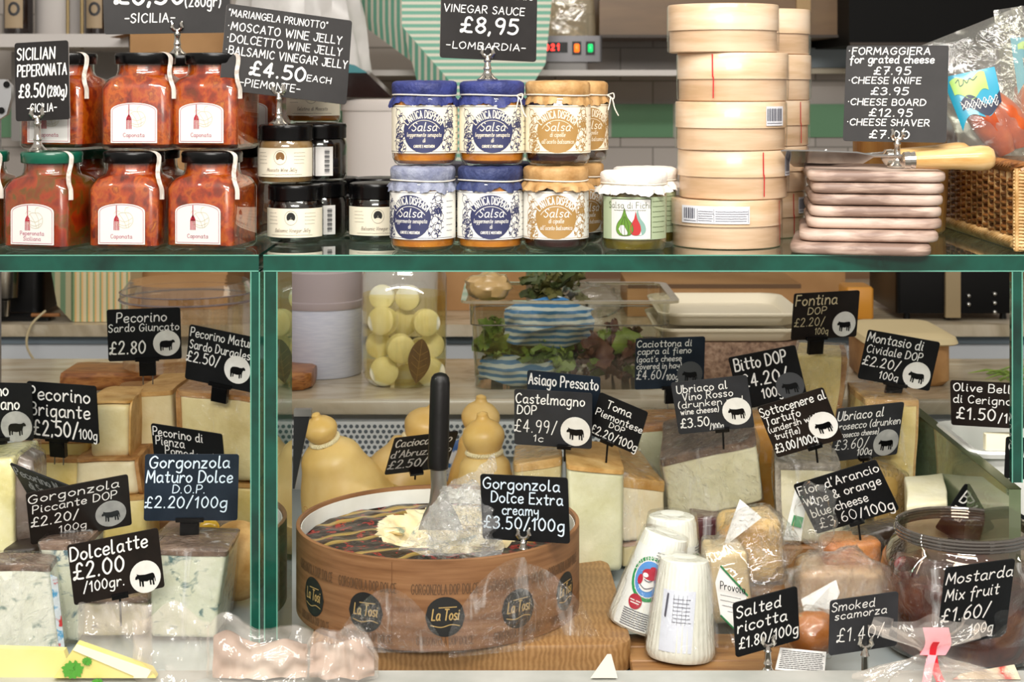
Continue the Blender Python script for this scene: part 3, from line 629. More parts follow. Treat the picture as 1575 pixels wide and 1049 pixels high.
def sauce_label(root, r, colm, base, kind, turn=0):
    p = MB(); wrap(p, r + .0003, .0135, .0625, -1.75, 1.75, n=40); la = p.build('label', base, root)
    q = MB(); mp_, mp2_ = cyl(r + .0006, turn), cyl(r + .0009, turn); mp = lambda x, z: mp_(x, z - .004); mp2 = lambda x, z: mp2_(x, z - .004)
    cx, cz = 0, .0405
    med = [Vector((.0205 * math.cos(t), cz + .0225 * math.sin(t))) for t in [2*math.pi*k/36 for k in range(36)]]
    # medallion split into columns so it follows the jar
    xs = [-.0224 + .0448 * k / 16 for k in range(17)]
    for a, b_ in zip(xs[:-1], xs[1:]):
        ha = .0225 * math.sqrt(max(0, 1 - (a / .0225) ** 2)); hb = .0225 * math.sqrt(max(0, 1 - (b_ / .0225) ** 2))
        q.add([mp(a, cz - ha), mp(b_, cz - hb), mp(b_, cz + hb), mp(a, cz + ha)], [(0, 1, 2, 3)], 0, False)
    # arched title
    pl, tw = text("L'ANTICA DISPENSA", 1, .55, res=2)
    ar = .0235; half = .86; zc = .0325
    def arc(pt):
        t = (pt.x / tw - .5) * 2 * half; rad = ar + pt.y * .0085 * (1 - .12 * abs(t)); return Vector((rad * math.sin(t) * .98, zc + rad * math.cos(t) * .90))
    q.strokes([[arc(pt) for pt in a] for a in pl], .00085, mp2, 1)
    q.strokes([[Vector((.0192 * math.sin(t), .0325 + .0192 * math.cos(t) * .98)) for t in [-1.0 + 2.0 * k / 14 for k in range(15)]]], .0005, mp2, 1)
    pl, t2 = text('Salsa', .0085, .95, .25, res=3); q.strokes([[Vector((p_.x - t2/2, p_.y + .0405)) for p_ in a] for a in pl], .0009, mp2, 1)
    for s, z, hh in ((('leggermente senapata', .0345, .0042), ('di', .029, .0042), ('CAROTE E MOSTARDA', .0235, .0026)) if kind == 'blue' else (('di cipolle', .0345, .0045), ("all'aceto balsamico", .0275, .0045))):
        pl, t2 = text(s, hh, .62, .25, res=2); q.strokes([[Vector((p_.x - t2/2, p_.y + z)) for p_ in a] for a in pl], .00042, mp2, 1, 2)
    rr = random.Random(5)
    for sx in (-1, 1):
        for i in range(15):
            x = sx * rr.uniform(.0215, .034); z = rr.uniform(.021, .062); rad = rr.uniform(.0018, .0042)
            if i < 6: x = sx * (.0265 + .004 * (i % 2)); z = .023 + i * .007; rad = .0038
            q.strokes([[Vector((x + rad * math.cos(t), z + rad * 1.15 * math.sin(t))) for t in [2*math.pi*k/12 for k in range(13)]]], .0005, mp, 0, 2)
            for j in range(4):
                a = rr.uniform(0, 6.28); q.strokes([[Vector((x + rad * math.cos(a), z + rad * math.sin(a))), Vector((x + rad * 1.7 * math.cos(a + .3), z + rad * 1.7 * math.sin(a + .3)))]], .0008, mp, 0, 2)
            if i % 3 == 0: q.strokes([smooth2([(x, z), (x + .002, z + .001), (x + .003 * sx, z - .003)])], .0014, mp, 0, 2)
    q.strokes([[Vector((-.05 + .1 * k / 30, z)) for k in range(31)] for z in (.0192, .0650)], .0004, mp, 0)
    for i in range(6): scribble(q, .041, .05, .056 - i * .006, .0005, mp, 0, i)
    q.build('print', [colm, base], la)
def sauce_jar(label, fill, cov, colm, base, kind, loc, rz, seed, skirt=.0385, frill=1.0, bow=False, turn=0):
    root = thing('sauce_jar', label, 'jar', loc, rz, 'paper-covered jars of salsa', local=True)
    r = .0338
    g = MB(); g.lathe([(.0001, .002), (.022, .0004), (.027, 0), (.031, .003), (.0333, .008), (r, .014), (r, .0665), (.0325, .0705), (.0300, .0735), (.0296, .078)], 40, cap0=False, cap1=False); g.build('glass_body', jarglass, root)
    k = MB(); k.lathe([(.0001, .0035), (.027, .0025), (.0315, .006), (r - .0014, .014), (r - .0014, .0665), (.031, .0708), (.029, .073), (.0001, .073)], 40, cap0=False, cap1=False); k.build('contents', fill, root)
    sauce_label(root, r, colm, base, kind, turn)
    cover(root, cov, .0328, .0722, .0872, skirt - .003, frill, seed, bow=bow)
    return root
sh = .0874
s1 = sauce_jar('grey-blue topped jar of orange salsa, lower of the pair beside the dark jelly jar', amber, cov_grey, navy, creamw, 'blue', (PX(650, 1.665), 1.668, ZS), R(0), 1, turn=-.35)
s2 = sauce_jar('blue-topped jar of orange salsa with a bow of string, under another blue jar', amber, cov_navy, navy, creamw, 'blue', (PX(754, 1.665), 1.668, ZS), R(2), 2, bow=False)
s3 = sauce_jar('kraft-topped jar of dark onion salsa at the bottom beside the fig jar', plum, cov_tan, tanpr, creamw, 'tan', (PX(855, 1.665), 1.668, ZS), R(-1), 3, skirt=.041, frill=1.8)
s4 = sauce_jar('bright blue topped jar of orange salsa, stacked on the grey-blue topped jar', amber, cov_blue, navy, cream, 'blue', (PX(653, 1.67), 1.672, ZS + sh), R(2), 4)
s5 = sauce_jar('bright blue topped jar of orange salsa under the Lombardia price card', amber, cov_blue, navy, cream, 'blue', (PX(757, 1.67), 1.672, ZS + sh), R(1), 5, bow=True)
s6 = sauce_jar('kraft-topped jar of dark onion salsa, upper front jar of its stack', plum, cov_tan, tanpr, cream, 'tan', (PX(858, 1.67), 1.672, ZS + sh), R(-2), 6, skirt=.038)
s7 = sauce_jar('kraft-topped jar of onion salsa with loose string, upper one at the back', plum, cov_tan, tanpr, cream, 'tan', (PX(887, 1.745), 1.745, ZS + sh), R(25), 7, bow=True)
s8 = sauce_jar('kraft-topped jar of onion salsa on the glass behind the lower kraft jar', plum, cov_tan, tanpr, creamw, 'tan', (PX(880, 1.745), 1.742, ZS), R(30), 8)
dup(s2, (PX(770, 1.75), 1.748, ZS), R(20), 'blue-topped jar of salsa in the second row behind the lower blue jar')
dup(s1, (PX(672, 1.75), 1.748, ZS), R(15), 'grey-blue topped jar of salsa in the second row behind the front grey-blue one')
# fig jars -------------------------------------------------------------
figsauce = M('fig sauce', '5a4a12', .25, coat=.4, stops=[(.3, '40300c'), (.7, '7a6a22')], scale=50); cov_white = M('white cloth cover', 'f2eee8', .7, bump=.3, bscale=200); sage = M('sage label', 'a9b795', .55); figred = M('fig flesh print', 'b4262a', .5); figgreen = M('fig skin print', '5f8a2c', .5); figteal = M('fig teal print', '7fa398', .5); figdark = M('fig outline', '3a4a20', .5)
def fig_jar(label, loc, rz):
    root = thing('fig_sauce_jar', label, 'jar', loc, rz, 'fig sauce jars', local=True)
    r = .0335
    g = MB(); g.lathe([(.0001, .002), (.024, 0), (.0305, .0015), (.0328, .006), (r, .012), (r, .0605), (.032, .0645), (.0305, .0665), (.0302, .072)], 40, cap0=False, cap1=False); g.build('glass_body', jarglass, root)
    k = MB(); k.lathe([(.0001, .003), (.03, .003), (r - .0013, .011), (r - .0013, .0605), (.031, .0645), (.0295, .067), (.0001, .067)], 40, cap0=False, cap1=False); k.build('contents', figsauce, root)
    p = MB(); wrap(p, r + .0003, .0135, .0565, -1.2, 1.3, n=36); la = p.build('label', sage, root)
    q = MB(); mp = cyl(r + .0006, -.12); mq = cyl(r + .0008, -.12); mr = cyl(r + .0010, -.12)
    for k in range(12): a = -.0215 + .043 * k / 12; b_ = a + .043 / 12; q.add([mp(a, .0142), mp(b_, .0142), mp(b_, .0545), mp(a, .0545)], [(0, 1, 2, 3)], 0, False)
    q.strokes([[Vector((-.0215, .0545)), *[Vector((-.0215 + .043 * k / 12, .0548)) for k in range(1, 12)], Vector((.0215, .0545)), Vector((.0215, .0145))]], .0008, mq, 1)
    pl, tw = text('Salsa di Fichi', .0062, .9, res=3); q.strokes([[Vector((p_.x - tw/2 - .002, p_.y + .0455)) for p_ in a] for a in pl], .0005, mq, 1)
    scribble(q, -.018, .016, .0432, .0005, mq, 1, 2)
    def figp(cx, sc): return [Vector((cx + sc * x, .0175 + z * sc)) for x, z in smooth2([(0, 0), (.6, .1), (.95, .6), (.8, 1.3), (.35, 1.9), (.12, 2.5), (0, 2.9), (-.12, 2.5), (-.35, 1.9), (-.8, 1.3), (-.95, .6), (-.6, .1), (0, 0)], 3)]
    q.poly([mq(a.x, a.y) for a in figp(.0070, .0092)][:-1], 4); q.poly([mr(a.x * .62 + .0008, a.y * .92 + .0018) for a in figp(.0070, .0092)][:-1], 3)
    q.poly([mr(a.x, a.y) for a in figp(-.0064, .0096)][:-1], 2)
    me = cyl(r + .0012, -.12); q.strokes([figp(-.0064, .0096)], .0004, me, 5); q.strokes([smooth2([(-.0062 + d * .2, .037), (-.0062 + d, .027), (-.0062 + d * .7, .018)]) for d in (-.004, 0, .004)], .0004, me, 5)
    for i in range(7): scribble(q, .0235, .041, .052 - i * .0052, .0005, mp, 5, i)
    q.build('print', [paper, figdark, figgreen, figred, figteal, MATS['fig outline']], la)
    cover(root, cov_white, .0338, .0690, .082, .0380, 2.0, 11)
    return root
f1 = fig_jar('jar of fig sauce with white cloth cover, in front', (PX(975, 1.668), 1.668, ZS), R(-3))
dup(f1, (PX(992, 1.742), 1.742, ZS), R(6), 'jar of fig sauce with white cloth cover, mostly hidden behind the other')
# round bentwood boxes -----------------------------------------------------
birch = M('birch veneer', 'e8d3ac', .35, coat=.25, stops=[(.35, 'd0ae88'), (.5, 'dfc09e'), (.65, 'e8d0b6')], scale=9, detail=6, stretch=(1, 1, 9)); birch2 = M('birch veneer lower', 'e2cba2', .35, coat=.25, stops=[(.35, 'c4a27e'), (.5, 'd4b494'), (.65, 'dec2a4')], scale=9, detail=6, stretch=(1, 1, 9))
redtape = M('red tear tape', 'c3202a', .4); wraps = THIN('shrink wrap', (255, 255, 254), 0.6, .18, haze=0, bump=.10, bscale=24)
def cheese_box(label, loc, rz, grp, sticker=None, mark=None, r=.0588):
    root = thing('round_cheese_box', label, 'box', loc, rz, grp, local=True)
    m = MB(); m.lathe([(.0001, .0), (r - .003, .0), (r - .0018, .001), (r - .0018, .024), (.0001, .024)], 56, cap0=False, cap1=False); m.build('box_base', birch2, root)
    m = MB(); m.lathe([(r - .0016, .0235), (r, .0235), (r, .050), (r - .0006, .0508), (r - .003, .0505), (.0001, .0503)], 56, cap0=False, cap1=False); m.build('box_lid', birch, root)
    m = MB(); m.lathe([(r - .002, .0003), (r + .0006, .002), (r + .0010, .024), (r + .0009, .049), (r - .002, .0509)], 48, cap0=False, cap1=False); m.build('shrink_wrap', wraps, root)
    if sticker:
        a0, a1, z0, z1, table = sticker; p = MB(); wrap(p, r + .0014, z0, z1, a0, a1, n=12); la = p.build('sticker', M('sticker paper', 'e3e4ea', .5) if 'sticker paper' not in MATS else MATS['sticker paper'], root)
        q = MB(); mp = cyl(r + .0018); x = a0 * r + .002; rr = random.Random(3); xe = (a0 * r + .017) if table else a1 * r - .0015
        while x < xe:
            w = rr.choice([.0004, .0004, .0009, .0013]); q.strokes([[Vector((x, z0 + .005)), Vector((x, z1 - .0025))]], w, mp, 0, 2); x += w + rr.choice([.0005, .0009])
        scribble(q, a0 * r + .002, xe, z0 + .0025, .0007, mp, 0, 1)
        if table:
            for i in range(5):
                scribble(q, a0 * r + .021, a0 * r + .036, z0 + .003 + i * .0024, .0006, mp, 0, i); scribble(q, a0 * r + .040, a1 * r - .003, z0 + .003 + i * .0024, .0006, mp, 0, i + 7)
            q.strokes([[Vector((a0 * r + xx, z0 + .0015)), Vector((a0 * r + xx, z1 - .003))] for xx in (.0195, .038)] + [[Vector((a1 * r - .0012, z0 + .0015)), Vector((a1 * r - .0012, z1 - .003))]], .0004, mp, 0, 2)
        q.build('barcode', M('sticker ink', '4a4a58', .5) if 'sticker ink' not in MATS else MATS['sticker ink'], la)
    if mark is not None:
        q = MB(); mp = cyl(r + .0016); q.strokes([smooth2([(mark * r, .049), (mark * r + .0004, .027), (mark * r + .0012, .024), (mark * r + .001, .004)])], .0013, mp); q.build('tear_tape', redtape, root)
    return root
bh = .0511; g = 'round birch cheese boxes stacked in front'
DB = 1.722
cheese_box('round birch cheese box at the bottom of the front stack, with nutrition sticker', (PX(1117, DB), DB, ZS), 0, g, (-1.0, .28, .027, .045, True), mark=1.05)
cheese_box('round birch cheese box, second from the bottom of the front stack', (PX(1128, DB), DB + .004, ZS + bh), 0, g, (1.0, 1.3, .024, .045, False), mark=.42)
cheese_box('round birch cheese box with a small barcode, third in the front stack', (PX(1124, DB), DB, ZS + 2 * bh), 0, g, (.52, .98, .026, .046, False))
cheese_box('round birch cheese box with a red line, fourth in the front stack', (PX(1127, DB), DB + .002, ZS + 3 * bh), 0, g, None, mark=-.5)
cheese_box('round birch cheese box topping the front stack', (PX(1112, DB), DB, ZS + 4 * bh), 0, g)
g = 'round birch cheese boxes stacked behind'; D2 = 1.832
cheese_box('round birch cheese box at the bottom of the rear stack', (PX(1160, D2), D2 + .008, ZS), 0, g, (.85, 1.2, .027, .045, False), mark=.7)
cheese_box('round birch cheese box, second from the bottom of the rear stack', (PX(1163, D2), D2 + .006, ZS + bh), 0, g, None, mark=1.25)
cheese_box('round birch cheese box, third in the rear stack', (PX(1166, D2), D2 + .006, ZS + 2 * bh), 0, g, None, mark=.78)
cheese_box('round birch cheese box, fourth in the rear stack', (PX(1168, D2), D2 + .006, ZS + 3 * bh), 0, g)
cheese_box('round birch cheese box topping the rear stack', (PX(1167, D2), D2 + .006, ZS + 4 * bh), 0, g)
# cutting boards ------------------------------------------------------------
bw, nt, b = newmat('pale beech'); b.inputs['Roughness'].default_value = .5
v = coords(nt, (1, 1, 1)); w_, _ = tex(nt, coords(nt, (14, 6, 110), (0, R(24), 0)), 'noise', 2.2, 5, dist=.6); n2, _ = tex(nt, coords(nt, (1, 1, 1)), 'noise', 12, 3)
mxn = nt.nodes.new('ShaderNodeMath'); mxn.operation = 'MULTIPLY_ADD'; mxn.inputs[1].default_value = .45; nt.links.new(w_, mxn.inputs[0]); nt.links.new(n2, mxn.inputs[2])
nt.links.new(ramp(nt, mxn.outputs[0], [(.63, '8c7468'), (.70, 'ab9284'), (.74, 'b8a092'), (.81, 'ccb6a8')]), b.inputs['Base Color'])
def board(label, cx, D, z, rz, w=.143, d=.20, t=.0118):
    root = thing('cutting_board', label, 'cutting board', (cx, D, z), rz, 'wooden cheese boards in a pile', local=True)
    m = MB(); e = .0046; m.loft([rrect(0, 0, zz, w / 2 - q, d / 2 - q, .018 - q, 8) for zz, q in ((.0003, e), (.0010, .0020), (.0026, .0005), (t / 2, 0), (t - .0028, .0005), (t - .0012, .0020), (t - .0006, e))]); m.build('board', bw, root); return root
t = .0119; names = ['bottom', 'second from the bottom', 'third from the bottom', 'fourth from the bottom, middle', 'fifth from the bottom', 'sixth from the bottom', 'top']
for i, (l, r_, rz) in enumerate(((1221, 1438, -12), (1236, 1452, -10), (1250, 1462, -9), (1252, 1460, -8), (1254, 1462, -8), (1256, 1464, -8), (1250, 1466, -8))):
    wd = (r_ - l) * 1.66 / F; D = 1.722 if i > 1 else (1.706 if i else 1.690)
    board('pale wooden cheese board, %s of the pile' % names[i], PX((l + r_) / 2, 1.64) + .006, D, ZS + i * t, R(rz), wd - .006, .17)
ZB = ZS + 7 * t
# shavers -----------------------------------------------------------------
hand = M('blond handle wood', 'd8aa6a', .32, coat=.3, stops=[(.35, 'c79552'), (.5, 'dcb070'), (.65, 'e8c28a')], scale=14, detail=5, stretch=(1, 8, 8)); blade = M('polished blade', 'd2d2d0', .14, 1)
def shaver(label, tip, neck, end, wb, knife=False):
    root = thing('cheese_shaver' if not knife else 'cheese_knife', label, 'cheese shaver' if not knife else 'cheese knife', tuple(neck), 0, 'cheese tools lying on the boards')
    tip, neck, end = Vector(tip), Vector(neck), Vector(end); ax = (end - neck).normalized()
    m = MB(); bd = (tip - neck); sd = (bd.cross(Vector((0, 0, 1))).normalized() + Vector((0, 0, -.38))).normalized(); L = bd.length
    prof = [(0, .12), (.25, .14), (.36, .9), (.7, 1.05), (.95, 1.0), (1, .9)] if not knife else [(0, .4), (.2, .5), (.6, .5), (.9, .35), (1, .05)]
    rings = []
    for u, k in prof:
        c = neck + bd * u + Vector((0, 0, .004 * (1 - u) * (1 if u < .3 else .3))); h = wb * k
        rings.append([c - sd * h, c + sd * h, c + sd * h + Vector((0, 0, .0014)), c - sd * h + Vector((0, 0, .0014))])
    m.loft(rings, True, True, 0, False); bl = m.build('blade', blade, root)
    if not knife:
        m = MB(); c = neck + bd * .62; m.tube([c - sd * wb * .8 + Vector((0, 0, .003)), c + Vector((0, 0, .0042)), c + sd * wb * .8 + Vector((0, 0, .003))], .0012, 6); m.build('cutting_edge', steel, bl)
    m = MB(); m.tube([neck - ax * .004, neck, neck + ax * .006, neck + ax * .0065, neck + ax * .011, neck + ax * .0115, neck + ax * .016], [.003, .0085, .009, .0078, .009, .008, .009], 20); m.build('ferrule', chrome, root)
    m = MB(); Lh = (end - neck).length; m.tube([neck + ax * (Lh * u) for u in (.12, .2, .4, .6, .75, .85, .93, .98, 1.0)], [.0088, .0092, .0102, .0112, .0125, .013, .0122, .009, .003], 24); m.build('handle', hand, root)
    return root
zb = ZB + .0006
shaver('cheese shaver with fat blond handle lying on top of the boards, nearest the glass edge', P(1207, 241, 1.69), (PX(1390, 1.64), 1.64, ZB + .0105), (PX(1534, 1.628), 1.636, ZB + .0135), .019)
shaver('cheese shaver lying behind the other one on the boards', P(1212, 249, 1.77), (PX(1362, 1.71), 1.71, ZB + .0105), (PX(1492, 1.72), 1.72, ZB + .0138), .019)
# turned wooden pot ----------------------------------------------------------
m = MB(); cpt = (PX(1388, 1.86), 1.868, ZS)
root = thing('ribbed_wooden_pot', 'ribbed honey-coloured wooden pot half hidden behind the cheese tools card', 'pot', cpt)
potw = M('honey wood', 'b8803e', .4, stops=[(.35, '9a6428'), (.5, 'c08a48'), (.7, 'd5a562')], scale=30, detail=5, stretch=(1, 1, .15))
m.lathe([(.0001, 0), (.046, 0), (.05, .004), (.0525, .05), (.054, .09), (.0545, .120), (.052, .126), (.04, .129), (.0001, .129)], 120, cpt, cap0=False, fn=lambda r, z, t: r * (1 + (.008 * math.sin(40 * t) if .004 < z < .12 else 0))); m.build('pot', potw, root)
# ------------------------------------------------------------------ price cards on the shelf
GS = 'charcoal price cards on the glass shelf'
card('charcoal card reading Sicilian peperonata on a silver stand', (18, 66), (107, 62), (22, 187), 1.655, [('SICILIAN', .05, .74, .22, .155), ('PEPERONATA', .05, .96, .43, .15), ('£8.50', .07, .54, .70, .18), ('(280g)', .60, .95, .70, .14), ('-SICILIA-', .22, .76, .89, .11)], slate_top, -.004, None, ('stand', .40, 0, ZS + jh), .13, chalk, GS)
card('charcoal card reading eight fifty and Sicilia, highest above the orange jars', (163, -70), (344, -75), (170, 54), 1.835, [('SICILIAN CAPONATA', .08, .92, .2, .16), ('£8,50', .09, .62, .63, .26, .16), ('(280gr)', .64, .92, .67, .15, .12), ('-SICILIA-', .16, .55, .86, .12, .13)], slate_top, -.004, None, ('stand', .57, 0, ZS + 2 * jh), .13, chalk, GS)
card('tilted charcoal card listing three wine and vinegar jellies', (352, 6), (537, 30), (346, 137), 1.70, [('"MARIANGELA PRUNOTTO"', .02, .80, .14, .085), ('*MOSCATO WINE JELLY', .02, .92, .30, .10), ('*DOLCETTO WINE JELLY', .02, .93, .44, .10), ('*BALSAMIC VINEGAR JELLY', .02, .98, .58, .10), ('£4.50', .22, .65, .79, .17, .17), ('EACH', .67, .86, .78, .075), ('-PIEMONTE-', .15, .62, .93, .09)], slate_top, -.004, None, ('stand', .46, 0, ZS + 2 * jz), .125, chalk, GS)
card('charcoal card reading balsamic vinegar sauce from Lombardia', (680, -22), (827, -16), (678, 89), 1.66, [('ONION & BALSAMIC', .05, .95, .14, .11), ('VINEGAR SAUCE', .03, .86, .36, .11), ('£8,95', .20, .79, .63, .22, .16), ('-LOMBARDIA-', .06, .88, .86, .10)], slate_top, -.004, None, ('stand', .49, 0, ZS + 2 * sh), .125, chalk, GS)
card('charcoal card listing formaggiera, cheese knife, board and shaver', (1311, 69), (1457, 70), (1298, 217), 1.715, [('*FORMAGGIERA', .02, .82, .095, .078), ('for grated cheese', .04, .86, .185, .085), ('£7.95', .28, .63, .305, .085), ('*CHEESE KNIFE', .03, .74, .40, .070), ('£3.95', .26, .62, .515, .080), ('*CHEESE BOARD', .03, .79, .625, .070), ('£12.95', .25, .66, .74, .082), ('*CHEESE SHAVER', .03, .83, .835, .070), ('£7.00', .26, .64, .965, .085)], slate_top, -.006, None, ('stand', .53, 0, ZB), .155, chalk, GS)
# ------------------------------------------------------------------ wicker basket with pouches
wick = M('brown willow', '8a5524', .45, stops=[(.3, '5a3012'), (.55, '96602c'), (.75, 'c08a48')], scale=60, coat=.2); wickl = M('pale willow', 'cfa566', .45, stops=[(.3, 'a97c40'), (.6, 'd8b076'), (.8, 'ead0a0')], scale=80)
BX, BY0, BY1, BW = .515, 1.638, 1.93, .26; BZ = ZS; BHt = .086
root = thing('wicker_basket', 'brown wicker basket holding clear pouches at the end of the shelf', 'basket', (BX + BW / 2, (BY0 + BY1) / 2, BZ))
def along(s):      # outline of the basket from the back of its near side wall round the front
    Ls = BY1 - BY0
    return (BX, BY1 - s) if s < Ls else (BX + (s - Ls), BY0)
Lt = BY1 - BY0 + BW
m = MB(); rows = 15; n = 150
for i in range(rows):
    z = BZ + .016 + i * (BHt - .024) / rows; path = []
    for k in range(n + 1):
        s = Lt * k / n; x, y = along(s); o = .0026 * math.sin(math.pi * s / .0215 + math.pi * (i % 2))
        if s < BY1 - BY0: x += o
        else: y += o
        path.append((x, y, z + .0012 * math.sin(s * 60 + i)))
    m.tube(path, .0021, 6)
m.build('woven_wall', wick, root)
m = MB()
for k in range(int(Lt / .0215) + 1):
    x, y = along(k * .0215); m.tube([(x, y, BZ + .006), (x, y, BZ + BHt)], .0024, 6)
m.build('stakes', wickl, root)
m = MB(); x, y = along(BY1 - BY0)
for k in range(5): m.tube([(BX - .003 + .004 * k, BY0 - .003, BZ + .002), (BX - .003 + .004 * k, BY0 - .003, BZ + BHt)], .0028, 6)
for i in range(24): m.tube([(BX - .006, BY0 - .002, BZ + .004 + i * .0034), (BX + .004, BY0 - .007, BZ + .004 + i * .0034), (BX + .018, BY0 - .005, BZ + .0045 + i * .0034)], .0016, 5)
m.build('corner_post', wickl, root)
def braid(name, z, rr_, mat):
    m = MB(); N = 64
    for k in range(N):
        s = Lt * k / N; x, y = along(s); x2, y2 = along(min(Lt, s + .013))
        ox, oy = (-.0, 0) if s < BY1 - BY0 else (0, -.0)
        dirx, diry = (-1, 0) if s < BY1 - BY0 else (0, -1)
        m.tube(smooth2([(x - dirx * .004, y - diry * .004, z - rr_), (x + dirx * .005, y + diry * .005, z - rr_ * .3), (x2 + dirx * .005, y2 + diry * .005, z + rr_ * .7), (x2 - dirx * .004, y2 - diry * .004, z + rr_)], 3), .0024, 5)
    m.build(name, mat, root)
braid('base_border', BZ + .0085, .006, wickl); braid('rim', BZ + BHt, .005, wick)
m = MB(); m.box((BX + BW / 2, (BY0 + BY1) / 2, BZ + .005), (BW - .01, BY1 - BY0 - .01, .004)); m.build('base', wick, root)
m = MB(); m.box((BX + BW / 2, BY1 - .003, BZ + BHt / 2), (BW, .006, BHt)); m.build('back_wall', wick, root)
roe = M('orange roe', 'c2501c', .3, coat=.6, stops=[(.3, '9a360e'), (.55, 'c4561c'), (.8, 'dc8238')], scale=30, sss=.1); teal = M('teal label', '1f98b8', .35, coat=.4); lime = M('lime label patch', 'a9d36a', .35); navyp = M('dark navy print', '16223f', .4)
pouchf = THIN('vacuum pouch', (244, 244, 238), 1.0, .07, haze=.06, hazecol=(250, 248, 242), bump=.6, bscale=26, streak=.30, sscale=22)  # white haze and streaks stand in for the pouch's silvery reflection
def pouch(label, TL, TR, BR, BL, D, thick, lobes, lab, dz=.03):
    c0 = P(*BL, D); c1 = P(*BR, D); root = thing('roe_pouch', label, 'pouch', tuple((c0 + c1) / 2), 0, 'clear pouches of cured roe in the basket')
    tl, tr, br_, bl = P(*TL, D + dz), P(*TR, D + dz), P(*BR, D), P(*BL, D)
    def q(u, v): return bl.lerp(br_, u).lerp(tl.lerp(tr, u), v)
    def surf(u, v, sgn, e=0):
        p = q(u, v); f = (max(0, 16 * u * (1 - u) * v * (1 - v))) ** .5; p.y += sgn * (thick * f * (1 - .6 * v) + .0008 + e) + nz(p, 28, .0035 * f, sgn + 3); return p
    m = MB(); m.grid(lambda u, v: surf(u, v, -1), 28, 28); m.grid(lambda u, v: surf(1 - u, v, 1), 28, 28); m.build('film', pouchf, root)
    m = MB()
    for (a, b_, r) in lobes:
        A_, B_ = P(*a, D + dz * .4), P(*b_, D + dz * .3); pts = [A_.lerp(B_, t) + Vector((.004 * math.sin(math.pi * t), 0, 0)) for t in [i / 12 for i in range(13)]]
        m.tube(pts, [r * (.35 + .65 * math.sin(math.pi * (.12 + .8 * i / 12))) for i in range(13)], 16)
    m.xf(lambda v: v + v.normalized() * 0 + Vector((0, nz(v, 60, .002), 0))); m.build('cured_roe', roe, root)
    if lab:
        m = MB(); us = lab[0]
        def L(u, v): return surf(u, v, -1, .0012)
        def strip(us0, top, bot, mat, e, n=24):
            def fn(s, t):
                u = us0[0] + (us0[1] - us0[0]) * s; v = bot(s) + (top(s) - bot(s)) * t; return surf(u, v, -1, e)
            m.grid(fn, n, 4, mat)
        v0, v1 = lab[1]
        strip(us, lambda s: v1 - .03 * s, lambda s: v0 + .16 * (1 - s) ** 2 * -1 + .05 * math.sin(s * 7), 0, .0012)
        strip((us[0] + .05, us[1] - .12), lambda s: v1 - .05 + .02 * math.sin(s * 9), lambda s: v0 + .11 + .03 * math.sin(s * 8 + 1), 1, .0018)
        strip((us[0] + .08, us[1]), lambda s: v0 + .07 + .05 * math.sin(s * 7), lambda s: v0 - .02 + .04 * math.sin(s * 7 + .6), 2, .0018)
        for i in range(3):
            k = [Vector((us[0] + .08 + .012 * j, v0 + .02 + i * .02 + .018 * math.sin(j * 1.1 + i))) for j in range(int((us[1] - us[0] - .1) / .012))]
            m.strokes([k], .007, lambda x, y: surf(x, y, -1, .0024), 3)
        pl, tw = text('Graziela', .05, 1, .3)
        m.build('label', [teal, lime, navyp, paper], root)
        m = MB(); m.strokes([smooth2([(us[0] + .1, v1 - .07), (us[0] + .14, v1 - .05), (us[0] + .13, v1 - .10), (us[0] + .17, v1 - .09), (us[0] + .19, v1 - .06), (us[0] + .21, v1 - .09), (us[0] + .25, v1 - .06), (us[0] + .28, v1 - .08), (us[0] + .33, v1 - .06)])], .006, lambda x, y: surf(x, y, -1, .0026)); m.build('print', navyp, root)
    return root
pouch('clear pouch of orange cured roe with a teal and lime label, leaning over the boards', (1412, 72), (1572, 8), (1590, 250), (1486, 244), 1.735, .020, [((1490, 150), (1548, 236), .019), ((1528, 150), (1572, 226), .016)], ((.08, .62), (.40, .70)))
pouch('second clear roe pouch behind, cut off by the picture edge', (1528, 16), (1700, -10), (1720, 255), (1556, 240), 1.78, .020, [((1574, 130), (1590, 232), .018), ((1625, 130), (1640, 232), .018)], ((.10, .62), (.58, .80)))
m = MB(); root = thing('silver_pouch', 'crumpled silvery clear pouch peeping out beside the honey wooden pot', 'pouch', P(1486, 240, 1.82))
tl, tr, br_, bl = P(1440, 150, 1.84), P(1500, 130, 1.84), P(1530, 238, 1.82), P(1462, 242, 1.82)
def fn(u, v):
    p = bl.lerp(br_, u).lerp(tl.lerp(tr, u), v); p.y += nz(p, 40, .012); return p
m.grid(fn, 16, 16); m.build('film', M('silver film', 'aeb2b4', .3, .5, bump=.4, bscale=40), root)
# ------------------------------------------------------------------ far background, above the shelf
greyp = M('grey enamel', '8f8c8a', .45); greyl = M('light grey plastic', 'c5c0bd', .4); cardb = M('cardboard', 'a87e50', .7, stops=[(.3, '9a7144'), (.7, 'b78d5e')], scale=6); brownc = M('brown cupboard wood', '7d5c30', .4, stops=[(.3, '574022'), (.5, '6c5030'), (.75, '7a5f3a')], scale=3, stretch=(1, 1, 5)); wineb = M('dark bottle glass', '1a0f0e', .12, coat=.5); redcap = M('red capsule', '8a1420', .3)
D = 3.3
root = thing('wall_rack', 'grey wall rack carrying dark bottles above the counter', 'shelf', (PX(70, D), 3.5, PZ(170, D)))
m = MB(); m.box((PX(70, D), 3.46, PZ(63, D)), (270 * D / F, .40, 20 * D / F)); m.build('rack_board', greyl, root)
m = MB(); m.box((PX(70, D), 3.62, PZ(150, D)), (250 * D / F, .02, 150 * D / F)); m.build('rack_back', greyp, root)
m = MB()
for x in (100, 122): m.tube([(PX(x, D), 3.32, PZ(75, D)), (PX(x, D), 3.32, PZ(-60, D))], .004, 8)
